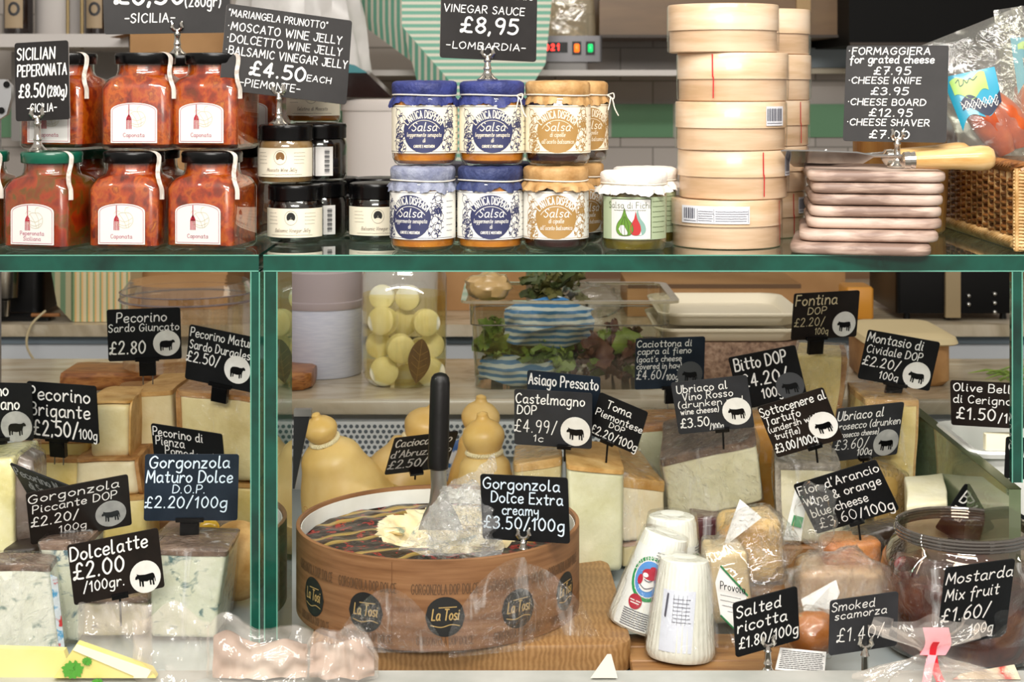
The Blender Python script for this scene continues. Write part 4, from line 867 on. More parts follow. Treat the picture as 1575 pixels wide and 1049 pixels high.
m.build('upright', M('brass rod', '8d7a55', .4, .6), root)
def bottle(label, px, D, z, r, h, cap, labh=True):
    root = thing('bottle', label, 'bottle', (PX(px, D), D, z), 0, 'dark bottles on the wall rack', local=True)
    m = MB(); m.lathe([(.0001, 0), (r * .95, 0), (r, .006), (r, h * .5), (r * .9, h * .58), (r * .35, h * .7), (r * .32, h)], 24, cap0=False); m.build('glass_body', wineb, root)
    m = MB(); m.lathe([(r * .34, h * .8), (r * .36, h * 1.01), (.0001, h * 1.01)], 16, cap0=False); m.build('capsule', cap, root)
    m = MB(); wrap(m, r + .0006, h * .06, h * .42, -.75, .6, n=12); la = m.build('label', M('buff label', 'a08c70', .6) if 'buff label' not in MATS else MATS['buff label'], root)
    m = MB(); mp = cyl(r + .0014); m.strokes([[Vector((.010 * math.cos(t), h * .24 + .012 * math.sin(t))) for t in [2*math.pi*k/12 for k in range(13)]]], .006, mp); m.build('emblem', ink, la)
zr = PZ(53, D)
bottle('dark bottle with buff label and round emblem on the wall rack', 28, 3.36, zr + .001, .030, .22, redcap); bottle('dark bottle with red capsule beside the rack rod, further along', 150, 3.36, zr + .001, .026, .22, redcap)
m = MB(); root = thing('paper_roll', 'pale grey paper roll standing on the wall rack between the bottles', 'paper roll', (PX(92, 3.4), 3.4, zr + .001)); m.lathe([(.0001, 0), (.048, 0), (.05, .004), (.05, .16), (.046, .164), (.0001, .164)], 28, (PX(92, 3.4), 3.4, zr + .001), cap0=False); m.build('roll', greyl, root)
m = MB(); root = thing('cardboard_box', 'tan cardboard box behind the stacked orange jars', 'box', (PX(275, 3.3), 3.3, ZM)); m.box((PX(275, 3.2), 3.30, (ZM + PZ(50, 3.2)) / 2), (150 * 3.2 / F, .2, PZ(50, 3.2) - ZM - .001)); m.build('box_body', cardb, root)
for i in (-1, 1): m = MB(); m.add([(PX(275, 3.2) + i * .095, 3.2, PZ(50, 3.2)), (PX(275, 3.2) + i * .13, 3.17, PZ(58, 3.2)), (PX(275, 3.2) + i * .13, 3.4, PZ(58, 3.2)), (PX(275, 3.2) + i * .095, 3.4, PZ(50, 3.2))], [(0, 1, 2, 3)], 0, False); m.build('flap', cardb, root)
root = thing('steel_bracket', 'grey steel bracket with round holes at the picture edge beside the peperonata card', 'bracket', P(6, 240, 2.2)); m = MB(); m.prism([P(-30, 122, 2.2), P(8, 122, 2.2), P(17, 132, 2.2), P(17, 150, 2.2), P(10, 176, 2.2), P(-2, 184, 2.2), P(-2, 245, 2.2), P(-30, 245, 2.2)], (0, .012, 0)); m.build('plate', M('satin steel', 'b4b4b6', .35, .7), root)
for px, py in ((10, 130), (2, 170)): m = MB(); m.loft([[P(px, py, 2.1985 - e) + Vector((.0045 * math.cos(t), 0, .0045 * math.sin(t))) for t in [2*math.pi*k/16 for k in range(16)]] for e in (0, .0015)]); m.build('bolt', blackp, root)
m = MB(); m.prism([P(-30, 245, 2.2), P(-2, 245, 2.2), P(-2, 600, 2.32), P(-30, 600, 2.32)], (0, .012, 0)); m.build('post', M('satin steel post', '8d8d90', .35, .7), root)
# bucket with a wrapped machine part on it
wp = M('off-white plastic', 'd3cbc6', .4); c = (PX(600, 3.02), 3.06, ZM)
root = thing('white_bucket', 'tall off-white plastic bucket behind the jelly jars', 'bucket', c); hb = PZ(152, 3.02) - ZM
m = MB(); m.lathe([(.0001, 0), (.082, 0), (.086, .004), (.0935, hb - .03), (.0935, hb - .004), (.0001, hb - .004)], 36, c, cap0=False); m.build('bucket_body', wp, root)
m = MB(); m.lathe([(.0965, hb - .022), (.0975, hb - .018), (.0975, hb - .003), (.094, hb), (.0001, hb)], 36, c, cap0=False); m.build('lid', wp, root)
root = thing('label_scale', 'black wedge-shaped scale half covered by a white plastic bag', 'scale', (PX(560, 3.0), 3.0, PZ(152, 3.02)))
z0 = PZ(150, 3.0); a = lambda x, y, d: P(x, y, d)
m = MB(); m.prism([a(470, 150, 2.98), a(603, 150, 2.98), a(560, 108, 2.98), a(470, 100, 2.98)], (0, .12, 0)); m.build('scale_body', wineb, root)
m = MB(); m.prism([a(520, 112, 2.975), a(566, 112, 2.975), a(545, 100, 2.975), a(520, 95, 2.975)], (0, .004, 0)); m.build('display_strip', M('teal strip', '3f7f86', .2, coat=.5), root)
wbag = M('white crinkled bag', 'dedbd8', .4, stops=[(.3, 'c9c6c4'), (.7, 'eceae8')], scale=6, bump=.6, bscale=18)
root = thing('plastic_sack', 'crinkled white plastic sack piled above the bucket', 'bag', (PX(470, 3.1), 3.1, z0 + .02))
m = MB(); rings = []
for i in range(14):
    v = i / 13; z = PZ(145, 3.1) + .012 + v * .30; hw_ = (.145 - .05 * v) ; cx = PX(452 + 8 * v, 3.1)
    if i == 0: hw_ *= .8
    rings.append([Vector((cx + hw_ * math.cos(t) * (1 + .06 * math.sin(9 * t + v * 4)), 3.13 + .07 * math.sin(t) * (1 + .1 * math.sin(11 * t + v * 3)) + nz((math.cos(t), math.sin(t), v * 2), 3, .02), z)) for t in [2*math.pi*k/40 for k in range(40)]])
m.loft(rings); m.build('sack_body', wbag, root)
# striped paper bags
def stripes(name, c1, c2, axis, per, duty=.6, c3=None):
    m, nt, b = newmat(name); b.inputs['Roughness'].default_value = .55
    v = coords(nt, rand=False); sp = nt.nodes.new('ShaderNodeSeparateXYZ'); nt.links.new(v, sp.inputs[0])
    d = nt.nodes.new('ShaderNodeMath'); d.operation = 'DIVIDE'; d.inputs[1].default_value = per; nt.links.new(sp.outputs[axis], d.inputs[0])
    f = nt.nodes.new('ShaderNodeMath'); f.operation = 'FRACT'; nt.links.new(d.outputs[0], f.inputs[0])
    r = nt.nodes.new('ShaderNodeValToRGB'); r.color_ramp.interpolation = 'CONSTANT'; e = r.color_ramp.elements; e[0].color = lin(c1); e[1].position = duty; e[1].color = lin(c2)
    if c3: e2 = e.new(duty + (1 - duty) / 2); e2.color = lin(c3)
    nt.links.new(f.outputs[0], r.inputs[0]); nt.links.new(r.outputs[0], b.inputs['Base Color']); return m
st_h = stripes('green horizontal stripes', '6fae97', 'd8d6c6', 2, .0128, .55); st_d = stripes('green slanted stripes', '6fae97', 'd8d6c6', 1, .0165, .55); st_v = stripes('green upright stripes', 'cfc09a', '7c9a72', 0, .0125, .5, 'd8a868')
dk = 2.96; z0 = PZ(330, 3.05)
root = thing('cardboard_box', 'brown cardboard box under the green striped paper bags', 'box', (PX(735, 3.18), 3.305, ZM)); m = MB(); m.box((PX(735, 3.18), 3.305, (ZM + z0) / 2), (.19, .24, z0 - ZM - .001)); m.build('box_body', cardb, root)
m = MB(); m.box((PX(735, 3.18), 3.184, z0 - .03), (.06, .002, .05)); m.build('tape', M('brown tape', '8f6a3c', .3), root)
root = thing('striped_paper_bags', 'pile of folded green and cream striped paper bags behind the blue lidded jars', 'paper bag', (PX(700, 3.05), 3.23, z0))
zt = PZ(-30, 3.18); zb_ = z0 + .001
xa, xb, xc = PX(618, 3.18), PX(836, 3.18), PX(535, 3.23)
m = MB(); f0 = [(xa, 3.18, zt), (xb + .02, 3.18, zt), (xb + .004, 3.18, PZ(98, 3.18)), (xb - .02, 3.18, PZ(128, 3.18)), (xb - .03, 3.18, zb_), (xa + .10, 3.18, zb_), (xa + .098, 3.18, PZ(128, 3.18)), (xa, 3.18, PZ(40, 3.18))]
m.prism(f0, (0, .10, 0)); m.build('front_bag', st_h, root)
m = MB(); m.prism([(xa, 3.179, zt), (xa, 3.179, PZ(40, 3.18)), (xa + .098, 3.179, PZ(128, 3.18)), (xa + .10, 3.179, zb_), (xa + .085, 3.21, zb_), (xa + .075, 3.23, PZ(128, 3.18)), (xc, 3.23, PZ(20, 3.18)), (xc, 3.23, zt)], (0, .05, 0)); m.xf(lambda v: v)
gus = stripes('green gusset stripes', '6fae97', 'd8d6c6', 0, .0120, .55); m.build('gusset', gus, root)
# wall shelf with the vacuum machine, cupboards, hood
root = thing('wall_ledge', 'narrow grey ledge along the tiles carrying the vacuum machine', 'shelf', (PX(860, 3.4), 3.55, PZ(114, 3.38))); m = MB(); m.box((PX(800, 3.4), 3.545, PZ(112, 3.38)), (.76, .34, .012)); m.build('ledge', greyl, root)
root = thing('vacuum_packer', 'small grey vacuum packing machine with red display and lit buttons', 'machine', (PX(878, 3.4), 3.5, PZ(108, 3.38)))
zl = PZ(112, 3.38) + .0062; z1 = PZ(95, 3.4); z2 = PZ(55, 3.4); D = 3.4
m = MB(); m.loft([rrect(PX(878, D), 3.50, z, .066, .10, .006) for z in (z1, z1 + .002, z2)]); m.build('machine_body', M('brushed grey steel', '6e6d70', .35, .5), root)
m = MB(); m.loft([rrect(PX(874, D), 3.50, z, h_, .085, .02) for z, h_ in ((z2 + .0005, .060), (z2 + .02, .060), (z2 + .075, .056), (z2 + .095, .045))]); m.build('clear_lid', THIN('smoky lid', (235, 225, 205), 1.2, .03, haze=.25, hazecol=(210, 200, 175), bump=.5, bscale=20), root)
m = MB(); m.loft([rrect(PX(872, D), 3.48, z, .045, .07, .008) for z in (zl, z1 + .0005)]); m.build('foot', greyp, root)
m = MB(); m.box((PX(857, D), 3.3995, PZ(73, D)), (.044, .002, .022)); dp = m.build('display', blackp, root)
ledr = M('lit red digits', 'ff2a20', .4, emit=5); m = MB()
for i, s in enumerate('021'):
    pl, tw = text(s, .012, 1.0); x0 = PX(839, D) + i * .0125; m.strokes([[Vector((x0 + p.x, PZ(77, D) + p.y)) for p in q] for q in pl], .0022, lambda x, y: Vector((x, 3.398, y)))
m.build('digits', ledr, dp)
for px, mt, nm in ((887, M('lit orange button', 'ff6a1a', .3, emit=1.6), 'orange'), (908, M('lit green button', '18c46a', .3, emit=1.0), 'green')):
    m = MB(); m.box((PX(px, D), 3.3985, PZ(74, D)), (.019, .004, .028)); bz = m.build('button_bezel', blackp, root)
    m = MB(); m.loft([[Vector((p.x, 3.396 - e, p.y)) for p in [Vector((q.x, q.y)) for q in rrect(PX(px, D), PZ(74, D), 0, .0055 - e, .009 - e, .003)]] for e in (0, .002)]); o = m.build('button', mt, bz); o['label'] = 'lit %s button' % nm
for nm, lb, x0, x1, yb, Dd, mt in (('wall_cupboard', 'brown wooden wall cupboard above the tiles', 922, 1302, 58, 3.42, brownc), ('extractor_hood', 'black extractor hood beside the wooden wall cupboard', 1306, 1800, 70, 3.3, M('matt black metal', '040404', .6, spec=.15))):
    root = thing(nm, lb, 'cupboard' if nm[0] == 'w' else 'hood', (PX((x0 + x1) / 2, Dd), 3.55, PZ(yb, Dd)))
    m = MB(); m.box((PX((x0 + x1) / 2, Dd), (Dd + 3.71) / 2, PZ(yb, Dd) + .25), ((x1 - x0) * Dd / F, 3.71 - Dd, .5)); m.build('body', mt, root)
    m = MB(); m.box((PX((x0 + x1) / 2, Dd), Dd - .006, PZ(yb, Dd) + .003), ((x1 - x0) * Dd / F, .012, .006)); m.build('edge_strip', M('dark edge ' + nm, '2e2013', .5), root)
    if nm[0] == 'w':
        for px in (1070, 1108): 
            m = MB(); m.sphere((PX(px, Dd), Dd - .012, PZ(30, Dd)), .006, 12); m.build('knob', M('dull brass', '8a6a35', .3, .8) if 'dull brass' not in MATS else MATS['dull brass'], root)
        m = MB(); m.box((PX(1235, Dd), Dd - .004, PZ(yb, Dd) + .15), (.03, .008, .28)); m.build('stile', M('pale stile', 'a98a5c', .5), root)
m = MB(); Dd = 3.6; root = thing('steel_rail', 'blue-grey steel rail on the tiles behind the tools card', 'rail', (PX(1290, Dd), 3.68, PZ(90, Dd))); m.box((PX(1330, Dd), 3.69, PZ(88, Dd)), (.34, .05, .046)); m.build('rail', M('blue grey steel', '8d979c', .35, .4), root); m = MB(); m.box((PX(1330, Dd), 3.67, PZ(109, Dd)), (.34, .09, .012)); m.build('rail_lip', M('beige lip', 'a9a08c', .5), root)
# ------------------------------------------------------------------ far background, under the shelf
root = thing('espresso_machine', 'black coffee machine standing on the back counter', 'machine', (PX(30, 3.1), 3.2, ZM))
m = MB(); m.loft([rrect(PX(10, 3.1), 3.2, z, h_, .12, .02) for z, h_ in ((ZM + .012, .075), (ZM + .10, .075), (ZM + .14, .07))]); m.build('body', blackp, root)
m = MB(); m.lathe([(.0001, 0), (.022, 0), (.024, .05), (.018, .055), (.0001, .055)], 24, (PX(10, 3.05), 3.05, ZM + .045), cap0=False); m.build('group_head', chrome, root)
m = MB(); m.loft([rrect(PX(10, 3.05), 3.06, z, .085, .02, .006) for z in (ZM + .001, ZM + .011)]); m.build('drip_tray', blackp, root)
m = MB(); m.lathe([(.0001, 0), (.010, 0), (.012, .03), (.0001, .03)], 16, (PX(4, 3.02), 3.03, ZM + .012), cap0=False); m.build('spout', chrome, root)
m = MB(); m.tube([(PX(40, 3.0), 3.035, ZM + .013), (PX(85, 3.0), 3.03, ZM + .014)], .0035, 8); m.build('lever', M('brown lever', '8a5a30', .4), root)
m = MB(); m.tube(smooth2([P(70, 478, 3.01), P(48, 500, 2.985), P(41, 530, 2.92), P(55, 556, 2.8), P(75, 562, 2.66)  + Vector((0, 0, .004)), P(110, 557, 2.62)], 6), .0022, 8)
cb = m.build('power_cord', M('beige cord', 'b3a583', .5)); tag(cb, 'thin beige cord looping down from the coffee machine', 'cord')
root = thing('striped_paper_bag', 'upright green and cream striped paper bag on the back counter', 'paper bag', (PX(132, 3.05), 3.1, ZM))
m = MB(); z2 = PZ(330, 3.05); m.loft([[Vector((x, y, z)) for x, y in ((PX(110, 3.02) - s, 3.03), (PX(196, 3.02) + s, 3.03), (PX(196, 3.02) + s, 3.13), (PX(110, 3.02) - s, 3.13))] for z, s in ((ZM + .001, 0), (ZM + .02, .001), (z2, .006))], True, False, 0, False); m.build('bag_body', st_v, root)
m = MB(); m.prism([P(64, 330, 3.02), P(110, 330, 3.02), P(110, 494, 3.02), P(88, 470, 3.02)], (0, .08, 0)); m.build('gusset', stripes('faded gusset stripes', '5f7a5a', 'a39a78', 0, .02, .5), root)
def cbox(label, x0, x1, y0, D, dep, mat=cardb):
    root = thing('cardboard_box', label, 'box', (PX((x0 + x1) / 2, D), D + dep / 2, ZM)); z = PZ(y0, D)
    m = MB(); m.box((PX((x0 + x1) / 2, D), D + dep / 2, (ZM + z) / 2 + .0005), ((x1 - x0) * D / F, dep, z - ZM - .001)); m.build('box_body', mat, root)
    m = MB(); m.box((PX((x0 + x1) / 2, D), D - .0006, z - .004), ((x1 - x0) * D / F, .0012, .008)); m.build('rim_band', M('dark card edge', '5e4328', .6) if 'dark card edge' not in MATS else MATS['dark card edge'], root)
cbox('long low cardboard box on the back counter above the white trays', 965, 1232, 437, 3.1, .2); cbox('taller tan cardboard box behind the Fontina card', 1180, 1300, 405, 3.34, .2)
root = thing('orange_cheese_block', 'orange block of cheese on the back counter behind the Fontina card', 'cheese', (PX(1325, 3.05), 3.1, ZM)); m = MB(); m.loft([rrect(PX(1325, 3.05), 3.1, z, .026 - e, .04 - e, .006) for z, e in ((ZM + .001, .002), (ZM + .004, 0), (ZM + .058, 0), (ZM + .062, .003))]); m.build('block', M('orange cheese', 'c98a2e', .4), root)
root = thing('slicing_machine', 'black slicing machine with a beige upright on the back counter', 'machine', (PX(1470, 3.05), 3.15, ZM))
m = MB(); m.loft([rrect(PX(1475, 3.05), 3.17, z, .118, .12, .01) for z in (ZM + .014, ZM + .12)]); m.build('body', blackp, root); m = MB(); m.box((PX(1468, 3.03), 3.043, ZM + .07), (.028, .01, .125)); m.build('upright', M('beige steel', 'a08d6c', .4, .3), root)
for px in (1400, 1463, 1550): m = MB(); m.lathe([(.0001, 0), (.007, 0), (.006, .016), (.0001, .016)], 12, (PX(px, 3.05), 3.08, ZM), cap0=False); m.build('foot', blackp, root)
for px, py in ((1490, 455), (1490, 468), (1530, 452), (1530, 466), (1530, 480)): m = MB(); m.sphere(P(px, py, 3.047), .004, 8); m.build('control_knob', steel, root)
# ------------------------------------------------------------------ things on the marble slab
t_ = thing('white_canister', 'round white lidded canister on the marble slab beside the jar of cheese balls', 'canister', (PX(494, 2.5), 2.5, ZM)); c = (PX(494, 2.5), 2.5, ZM)
canw = M('white canister plastic', 'c9cede', .35, stops=[(.4, 'c3c8da'), (.6, 'cfd3e2')], scale=40, stretch=(1, 1, 12))
m = MB(); m.lathe([(.0001, .0005), (.061, .0005), (.0635, .004), (.0640, .105), (.0001, .105)], 48, c, cap0=False); m.build('canister_body', canw, t_)
m = MB(); m.lathe([(.0655, .1045), (.0662, .107), (.0662, .115), (.064, .1165), (.064, .160), (.060, .163), (.0001, .163)], 48, c, cap0=False); m.build('lid', M('taupe lid plastic', 'a69a9c', .35), t_)
# glass jar of cheese balls in oil
oil = THIN('golden oil', (254, 247, 214), .3, .05, haze=.02, hazecol=(214, 184, 70)); ballm = M('fresh cheese', 'efe7b8', .4, stops=[(.35, 'ece4c0'), (.65, 'f8f4e0')], scale=30, sss=.1)
c = Vector((PX(622, 2.42), 2.42, ZM)); root = thing('oil_jar', 'large glass jar of white cheese balls in golden oil on the marble slab', 'jar', c)
m = MB(); m.lathe([(.0001, .003), (.045, .0005), (.054, .002), (.0605, .010), (.0632, .03), (.0636, .05), (.0636, .158), (.060, .170), (.056, .178), (.056, .196)], 48, c, cap0=False, cap1=False); m.build('glass_body', jarglass, root)
m = MB(); m.lathe([(.0001, .005), (.045, .0035), (.0595, .011), (.0622, .03), (.0624, .134), (.0001, .134)], 48, c, cap0=False, cap1=False); m.build('oil', oil, root)
GB = 'cheese balls in the oil jar'
def ball(k, label, px, py, d, r, fl=(.9, 1, 1)):
    p = P(px, py, 2.42 + d); o = MB(); o.lathe([(.0001, -r*.55), (r*.8, -r*.55), (r*.97, -r*.42), (r, 0), (r*.97, r*.42), (r*.8, r*.55), (.0001, r*.55)], 24, cap0=False, cap1=False)
    rot = Matrix.Rotation(R(90 + k * 7 % 20 - 10), 3, 'X') @ Matrix.Rotation(0, 3, 'Z'); rot = Matrix.Rotation(R((k * 37) % 40 - 20), 3, 'Z') @ rot
    o.xf(lambda v: rot @ v); ob = o.build('cheese_ball', ballm); ob.location = p; return tag(ob, label, 'cheese', GB)
for k, (lb, px, py, d, r) in enumerate((('white cheese ball up near the oil surface on the canister side', 589, 494, -.035, .0215), ('white cheese ball up near the oil surface above the bay leaf', 655, 496, -.03, .0205), ('white cheese ball in the middle of the oil jar beside the bay leaf', 616, 536, -.036, .0215), ('white cheese ball low in the oil jar on the canister side', 590, 571, -.028, .022), ('white cheese ball low in the oil jar behind the bay leaf', 662, 572, -.018, .022), ('white cheese ball pressed to the jar wall on the canister side', 582, 530, -.012, .0195), ('white cheese ball pressed to the jar wall on the salad tub side', 664, 531, -.008, .0195), ('white cheese ball at the very bottom of the oil jar', 627, 578, .01, .020), ('white cheese ball deeper in the oil, top centre', 622, 494, .012, .021), ('white cheese ball poking above the oil beside the canister', 588, 457, -.01, .019), ('white cheese ball poking above the oil, in the middle', 628, 458, -.005, .019), ('white cheese ball deep in the oil behind the middle one', 645, 540, .02, .02))):
    ball(k, lb, px, py, d, r)
m = MB(); bl_ = M('bay leaf', '5a4016', .5, stops=[(.3, '4c3510'), (.7, '6d5120')], scale=50)
lf = smooth2([(0, 0), (.0105, .014), (.0165, .032), (.012, .052), (0, .066), (-.012, .054), (-.0165, .034), (-.010, .014), (0, 0)], 4); lc = P(640, 590, 2.352)
rot2 = Matrix.Rotation(R(-8), 2)
pts = [(rot2 @ q) for q in lf]; m.add([lc + Vector((p.x, -.001 - .15 * abs(p.x), p.y)) for p in pts[:-1]] + [lc + Vector((p.x * .2, -.0016, p.y)) for p in [rot2 @ Vector((0, .033))]], [(i, (i + 1) % (len(pts) - 1), len(pts) - 1) for i in range(len(pts) - 1)]); m.strokes([[rot2 @ Vector((0, 0)), rot2 @ Vector((0, .064))]] + [[rot2 @ Vector((0, z)), rot2 @ Vector((sx * .011, z + .008))] for z in (.012, .022, .032, .042) for sx in (-1, 1)], .0006, lambda x, y: lc + Vector((x, -.0022 - .1 * abs(x), y)), 1)
m.xf(lambda v: v); ob = m.build('bay_leaf', [bl_, M('leaf vein', '8a6c34', .5)]); tag(ob, 'brown bay leaf pressed against the front of the oil jar', 'leaf')
# salad container
poly = THIN('polycarbonate', (226, 226, 214), 1.8, .03, haze=.02, hazecol=(190, 180, 160)); rimm = THIN('polycarbonate rim', (225, 222, 205), 1.3, .05, haze=.4, hazecol=(200, 190, 165))
cx = PX(877, 2.36); c0 = Vector((cx, 2.46, ZM)); root = thing('salad_container', 'clear rectangular food container of salad leaves and striped cloths on the marble slab', 'container', c0)
hb_, ht_ = .137, .150; dy0, dy1 = .098, .108; H = .132
def rr2(h, d, z, k=.02): return rrect(cx, 2.46, ZM + z, h, d, k)
m = MB(); m.loft([rr2(hb_, dy0, .0005), rr2(hb_ + .003, dy0 + .003, .004), rr2(ht_ - .006, dy1 - .006, .094), rr2(ht_ - .003, dy1 - .003, .096), rr2(ht_ - .002, dy1 - .002, H)], True, False); m.build('tub', poly, root)
m = MB(); m.loft([rr2(ht_ - .002, dy1 - .002, H), rr2(ht_ + .010, dy1 + .008, H), rr2(ht_ + .010, dy1 + .008, H - .004), rr2(ht_ - .001, dy1 - .001, H - .004)], False, False); m.build('rim', rimm, root)
m = MB(); m.tube([p for p in rr2(ht_ - .004, dy1 - .004, .095)], .0011, 5, closed=True); m.build('stacking_ridge', M('ridge shade', '5d584a', .4), root)
leafg = M('salad green', '6f8a36', .5, stops=[(.3, '55762a'), (.55, '86a044'), (.8, 'b0c26a')], scale=25); leafr = M('red radicchio', '6a4038', .5, stops=[(.3, '4f2a34'), (.6, '7d5040'), (.85, 'a89a5c')], scale=25)
def leaves(name, n, x0, x1, z0, z1, mats, seed, lab, cat='salad'):
    rr = random.Random(seed); m = MB()
    for i in range(n):
        c = Vector((rr.uniform(x0, x1), 2.46 + rr.uniform(-.062, .06), rr.uniform(z0, z1))); L = rr.uniform(.02, .05); w = L * rr.uniform(.25, .5)
        rot = Matrix.Rotation(rr.uniform(0, 6.28), 3, 'Z') @ Matrix.Rotation(rr.uniform(-1.2, 1.2), 3, 'Y') @ Matrix.Rotation(rr.uniform(-.8, .8), 3, 'X'); cur = rr.uniform(-8, 8); sd = rr.random() * 6
        m.grid(lambda u, v: c + rot @ Vector(((u - .5) * L, (v - .5) * 2 * w * math.sin(math.pi * (.08 + .84 * u)) * (1 + .15 * math.sin(u * 18 + sd)), cur * ((u - .5) * L) ** 2 * 3 + .004 * math.sin(v * 7 + u * 9))), 7, 4, rr.choice(range(len(mats))))
    o = m.build(name, mats); return tag(o, lab, cat, kind='stuff')
leaves('salad_leaves', 170, cx - .125, cx + .0, ZM + .012, ZM + .082, [leafg, leafg, M('pale salad green', '7f9a4a', .5)], 3, 'green rocket leaves filling the nearer half of the clear salad container')
leaves('radicchio_leaves', 70, cx + .0, cx + .118, ZM + .012, ZM + .07, [leafr, leafr, leafg], 5, 'dark red and green salad leaves at the far end of the clear container', 'salad')
blue_s, nt, b = newmat('blue striped cloth'); b.inputs['Roughness'].default_value = .8
v = coords(nt, (1, 1, 1), rand=False); w_, _ = tex(nt, v, 'wave', 34, 2, dist=2.2); [setattr(n_, 'bands_direction', 'Z') for n_ in nt.nodes if n_.type == 'TEX_WAVE']
nt.links.new(ramp(nt, w_, [(.35, '3f7fb8'), (.5, '7aa8cc'), (.62, 'd3dde0')]), b.inputs['Base Color'])
def cloth(label, px, py, sx, sz, seed, y0=2.375):
    c = P(px, py, y0); m = MB()
    def fn(u, v):
        x = (u - .5) * sx; z = (v - .5) * sz; q = nz((u * 2.2, v * 2.2, seed), 1, .03); e = max(abs(u - .5), abs(v - .5)) * 2
        return c + Vector((x * (1 + .2 * nz((v * 3, 0, seed), 1, 1)), .012 + nz((u * 4, v * 3, seed), 1, .012) + (.03 * e ** 3), z * (1 - .35 * (u - .5) ** 2 * 4) + q * .7))
    m.grid(fn, 34, 22); o = m.build('striped_cloth', blue_s); return tag(o, label, 'cloth', 'blue striped cloths in the salad container')
cloth('blue and white striped cloth crumpled high across the salad container', 846, 504, .135, .070, 2.0, 2.364); cloth('blue and white striped cloth lying low in the salad container', 797, 578, .116, .042, 5.0, 2.364)
m = MB(); hrb = leaves('herb_bunch', 34, cx - .06, cx + .02, ZM + .125, ZM + .165, [M('dark herb', '3f4a20', .6), M('olive herb', '5c5a2c', .6)], 9, 'dark green herbs heaped over the far rim of the salad container', 'herbs')
def blob(name, label, cat, c, s, mat, seed, amp=.25, n=26, freq=2.2):
    m = MB(); m.sphere((0, 0, 0), 1, n); m.xf(lambda v: Vector((v.x * s[0], v.y * s[1], v.z * s[2])) * (1 + nz(v, freq, amp, seed) + nz(v, freq * 2.7, amp * .4, seed + 2)) + Vector(c)); 
    root = thing(name, label, cat, Vector(c) - Vector((0, 0, s[2]))); m.build('film', mat, root); return root
blob('plastic_bag', 'crumpled tan plastic bag poking out beside the salad container rim', 'bag', P(752, 440, 2.42), (.034, .03, .022), M('tan plastic', 'b99a66', .25, coat=.5, bump=.5, bscale=30), 1)
blob('clear_bag', 'crumpled clear bag lying in the far end of the salad container', 'bag', P(905, 462, 2.47), (.055, .045, .026), bagfilm, 2)
# white trays on a crusted cheese block, boards, wheels
traym = M('cream tray plastic', 'e6ddc6', .35); c = Vector((PX(1120, 2.43), 2.5, ZM))
crust = M('bran crust', '7d6250', .8, stops=[(.3, '5f483a'), (.5, '8c705c'), (.7, 'a68c76')], scale=140, bump=.5, bscale=300)
m = MB(); root = thing('crusted_cheese', 'bran-coated mauve brown cheese block beneath the white trays', 'cheese', c); m.loft([rrect(c.x + .01, 2.5, ZM + z, .098 - e, .11 - e, .02) for z, e in ((.0005, .004), (.006, 0), (.058, 0), (.064, .005))]); m.build('block', crust, root)
for i, (z, lb) in enumerate(((.0655, 'lower of two stacked white plastic trays beside the salad container'), (.0885, 'upper of two stacked white plastic trays, its rim catching warm light'))):
    root = thing('plastic_tray', lb, 'tray', (c.x, 2.5, ZM + z), 0, 'stacked white trays'); m = MB(); h = .108 - .004 * i
    m.loft([rrect(c.x, 2.5, ZM + z + q, h + e, .115 + e, .03) for q, e in ((0, -.012), (.0015, -.008), (.015, 0), (.016, .004), (.019, .005), (.0205, .003), (.019, -.002), (.006, -.012))], True, True); m.build('tray_body', traym, root)
c = Vector((PX(1388, 2.43), 2.46, ZM)); loafw = M('tawny rind', 'a87a48', .55, stops=[(.3, '8f6236'), (.6, 'b98b56'), (.8, 'c79d6a')], scale=16); wax = M('cream wax paper', 'd9c79c', .5)
root = thing('papered_cheese', 'squarish tawny cheese under a cream paper sheet on the marble slab', 'cheese', c)
m = MB(); m.loft([rrect(c.x, c.y, ZM + z, .062 - e, .08 - e, .022) for z, e in ((.0005, .006), (.008, 0), (.058, 0), (.066, .004))]); m.build('rind', loafw, root); m = MB(); m.loft([rrect(c.x + .003, c.y, ZM + z, .068 - e, .088 - e, .026) for z, e in ((.062, -.001), (.064, -.003), (.072, 0), (.078, .012), (.0785, .03))]); m.build('paper_sheet', wax, root)
m = MB()
for i in range(14):
    x = PX(1530 + rnd.uniform(-30, 40), 2.45); y = 2.45 + rnd.uniform(-.04, .04); d = Vector((rnd.uniform(-.03, .03), rnd.uniform(-.01, .01), rnd.uniform(.002, .012))); p = Vector((x, y, ZM + .004))
    m.tube([p, p + d, p + d * 2 - Vector((0, 0, .008))], [.0012, .002, .0004], 5)
tag(m.build('herb_sprig', leafg), 'green herb sprig on the marble slab above the olive card', 'herbs')
# olive-wood board with wrapped cheese in a clear tub, left end
olive, nt, b = newmat('olive wood'); b.inputs['Roughness'].default_value = .35
v = coords(nt, (1, 3, 6)); n, _ = tex(nt, v, 'noise', 9, 6, dist=2.5); nt.links.new(ramp(nt, n, [(.3, '5d3216'), (.45, '8a5226'), (.55, 'a8703a'), (.7, '6b3c1a')]), b.inputs['Base Color'])
ob = []
yy = 2.40
pts = [(95, 1), (110, 1.15), (160, .98), (200, .8), (230, .9), (280, 1.25), (360, 1.3), (430, 1.2), (466, 1.0), (478, .72)]
root = thing('olive_wood_board', 'dark olive-wood serving board on the marble slab under the clear tub', 'serving board', (PX(290, yy), yy, ZM)); m = MB(); rings = []
for px, k in pts:
    x = PX(px, 2.36); hy = .05 * k; rings.append([Vector((x, yy + hy * math.cos(t), ZM + .0135 + .0125 * math.sin(t) * min(1, k))) for t in [2*math.pi*j/16 for j in range(16)]])
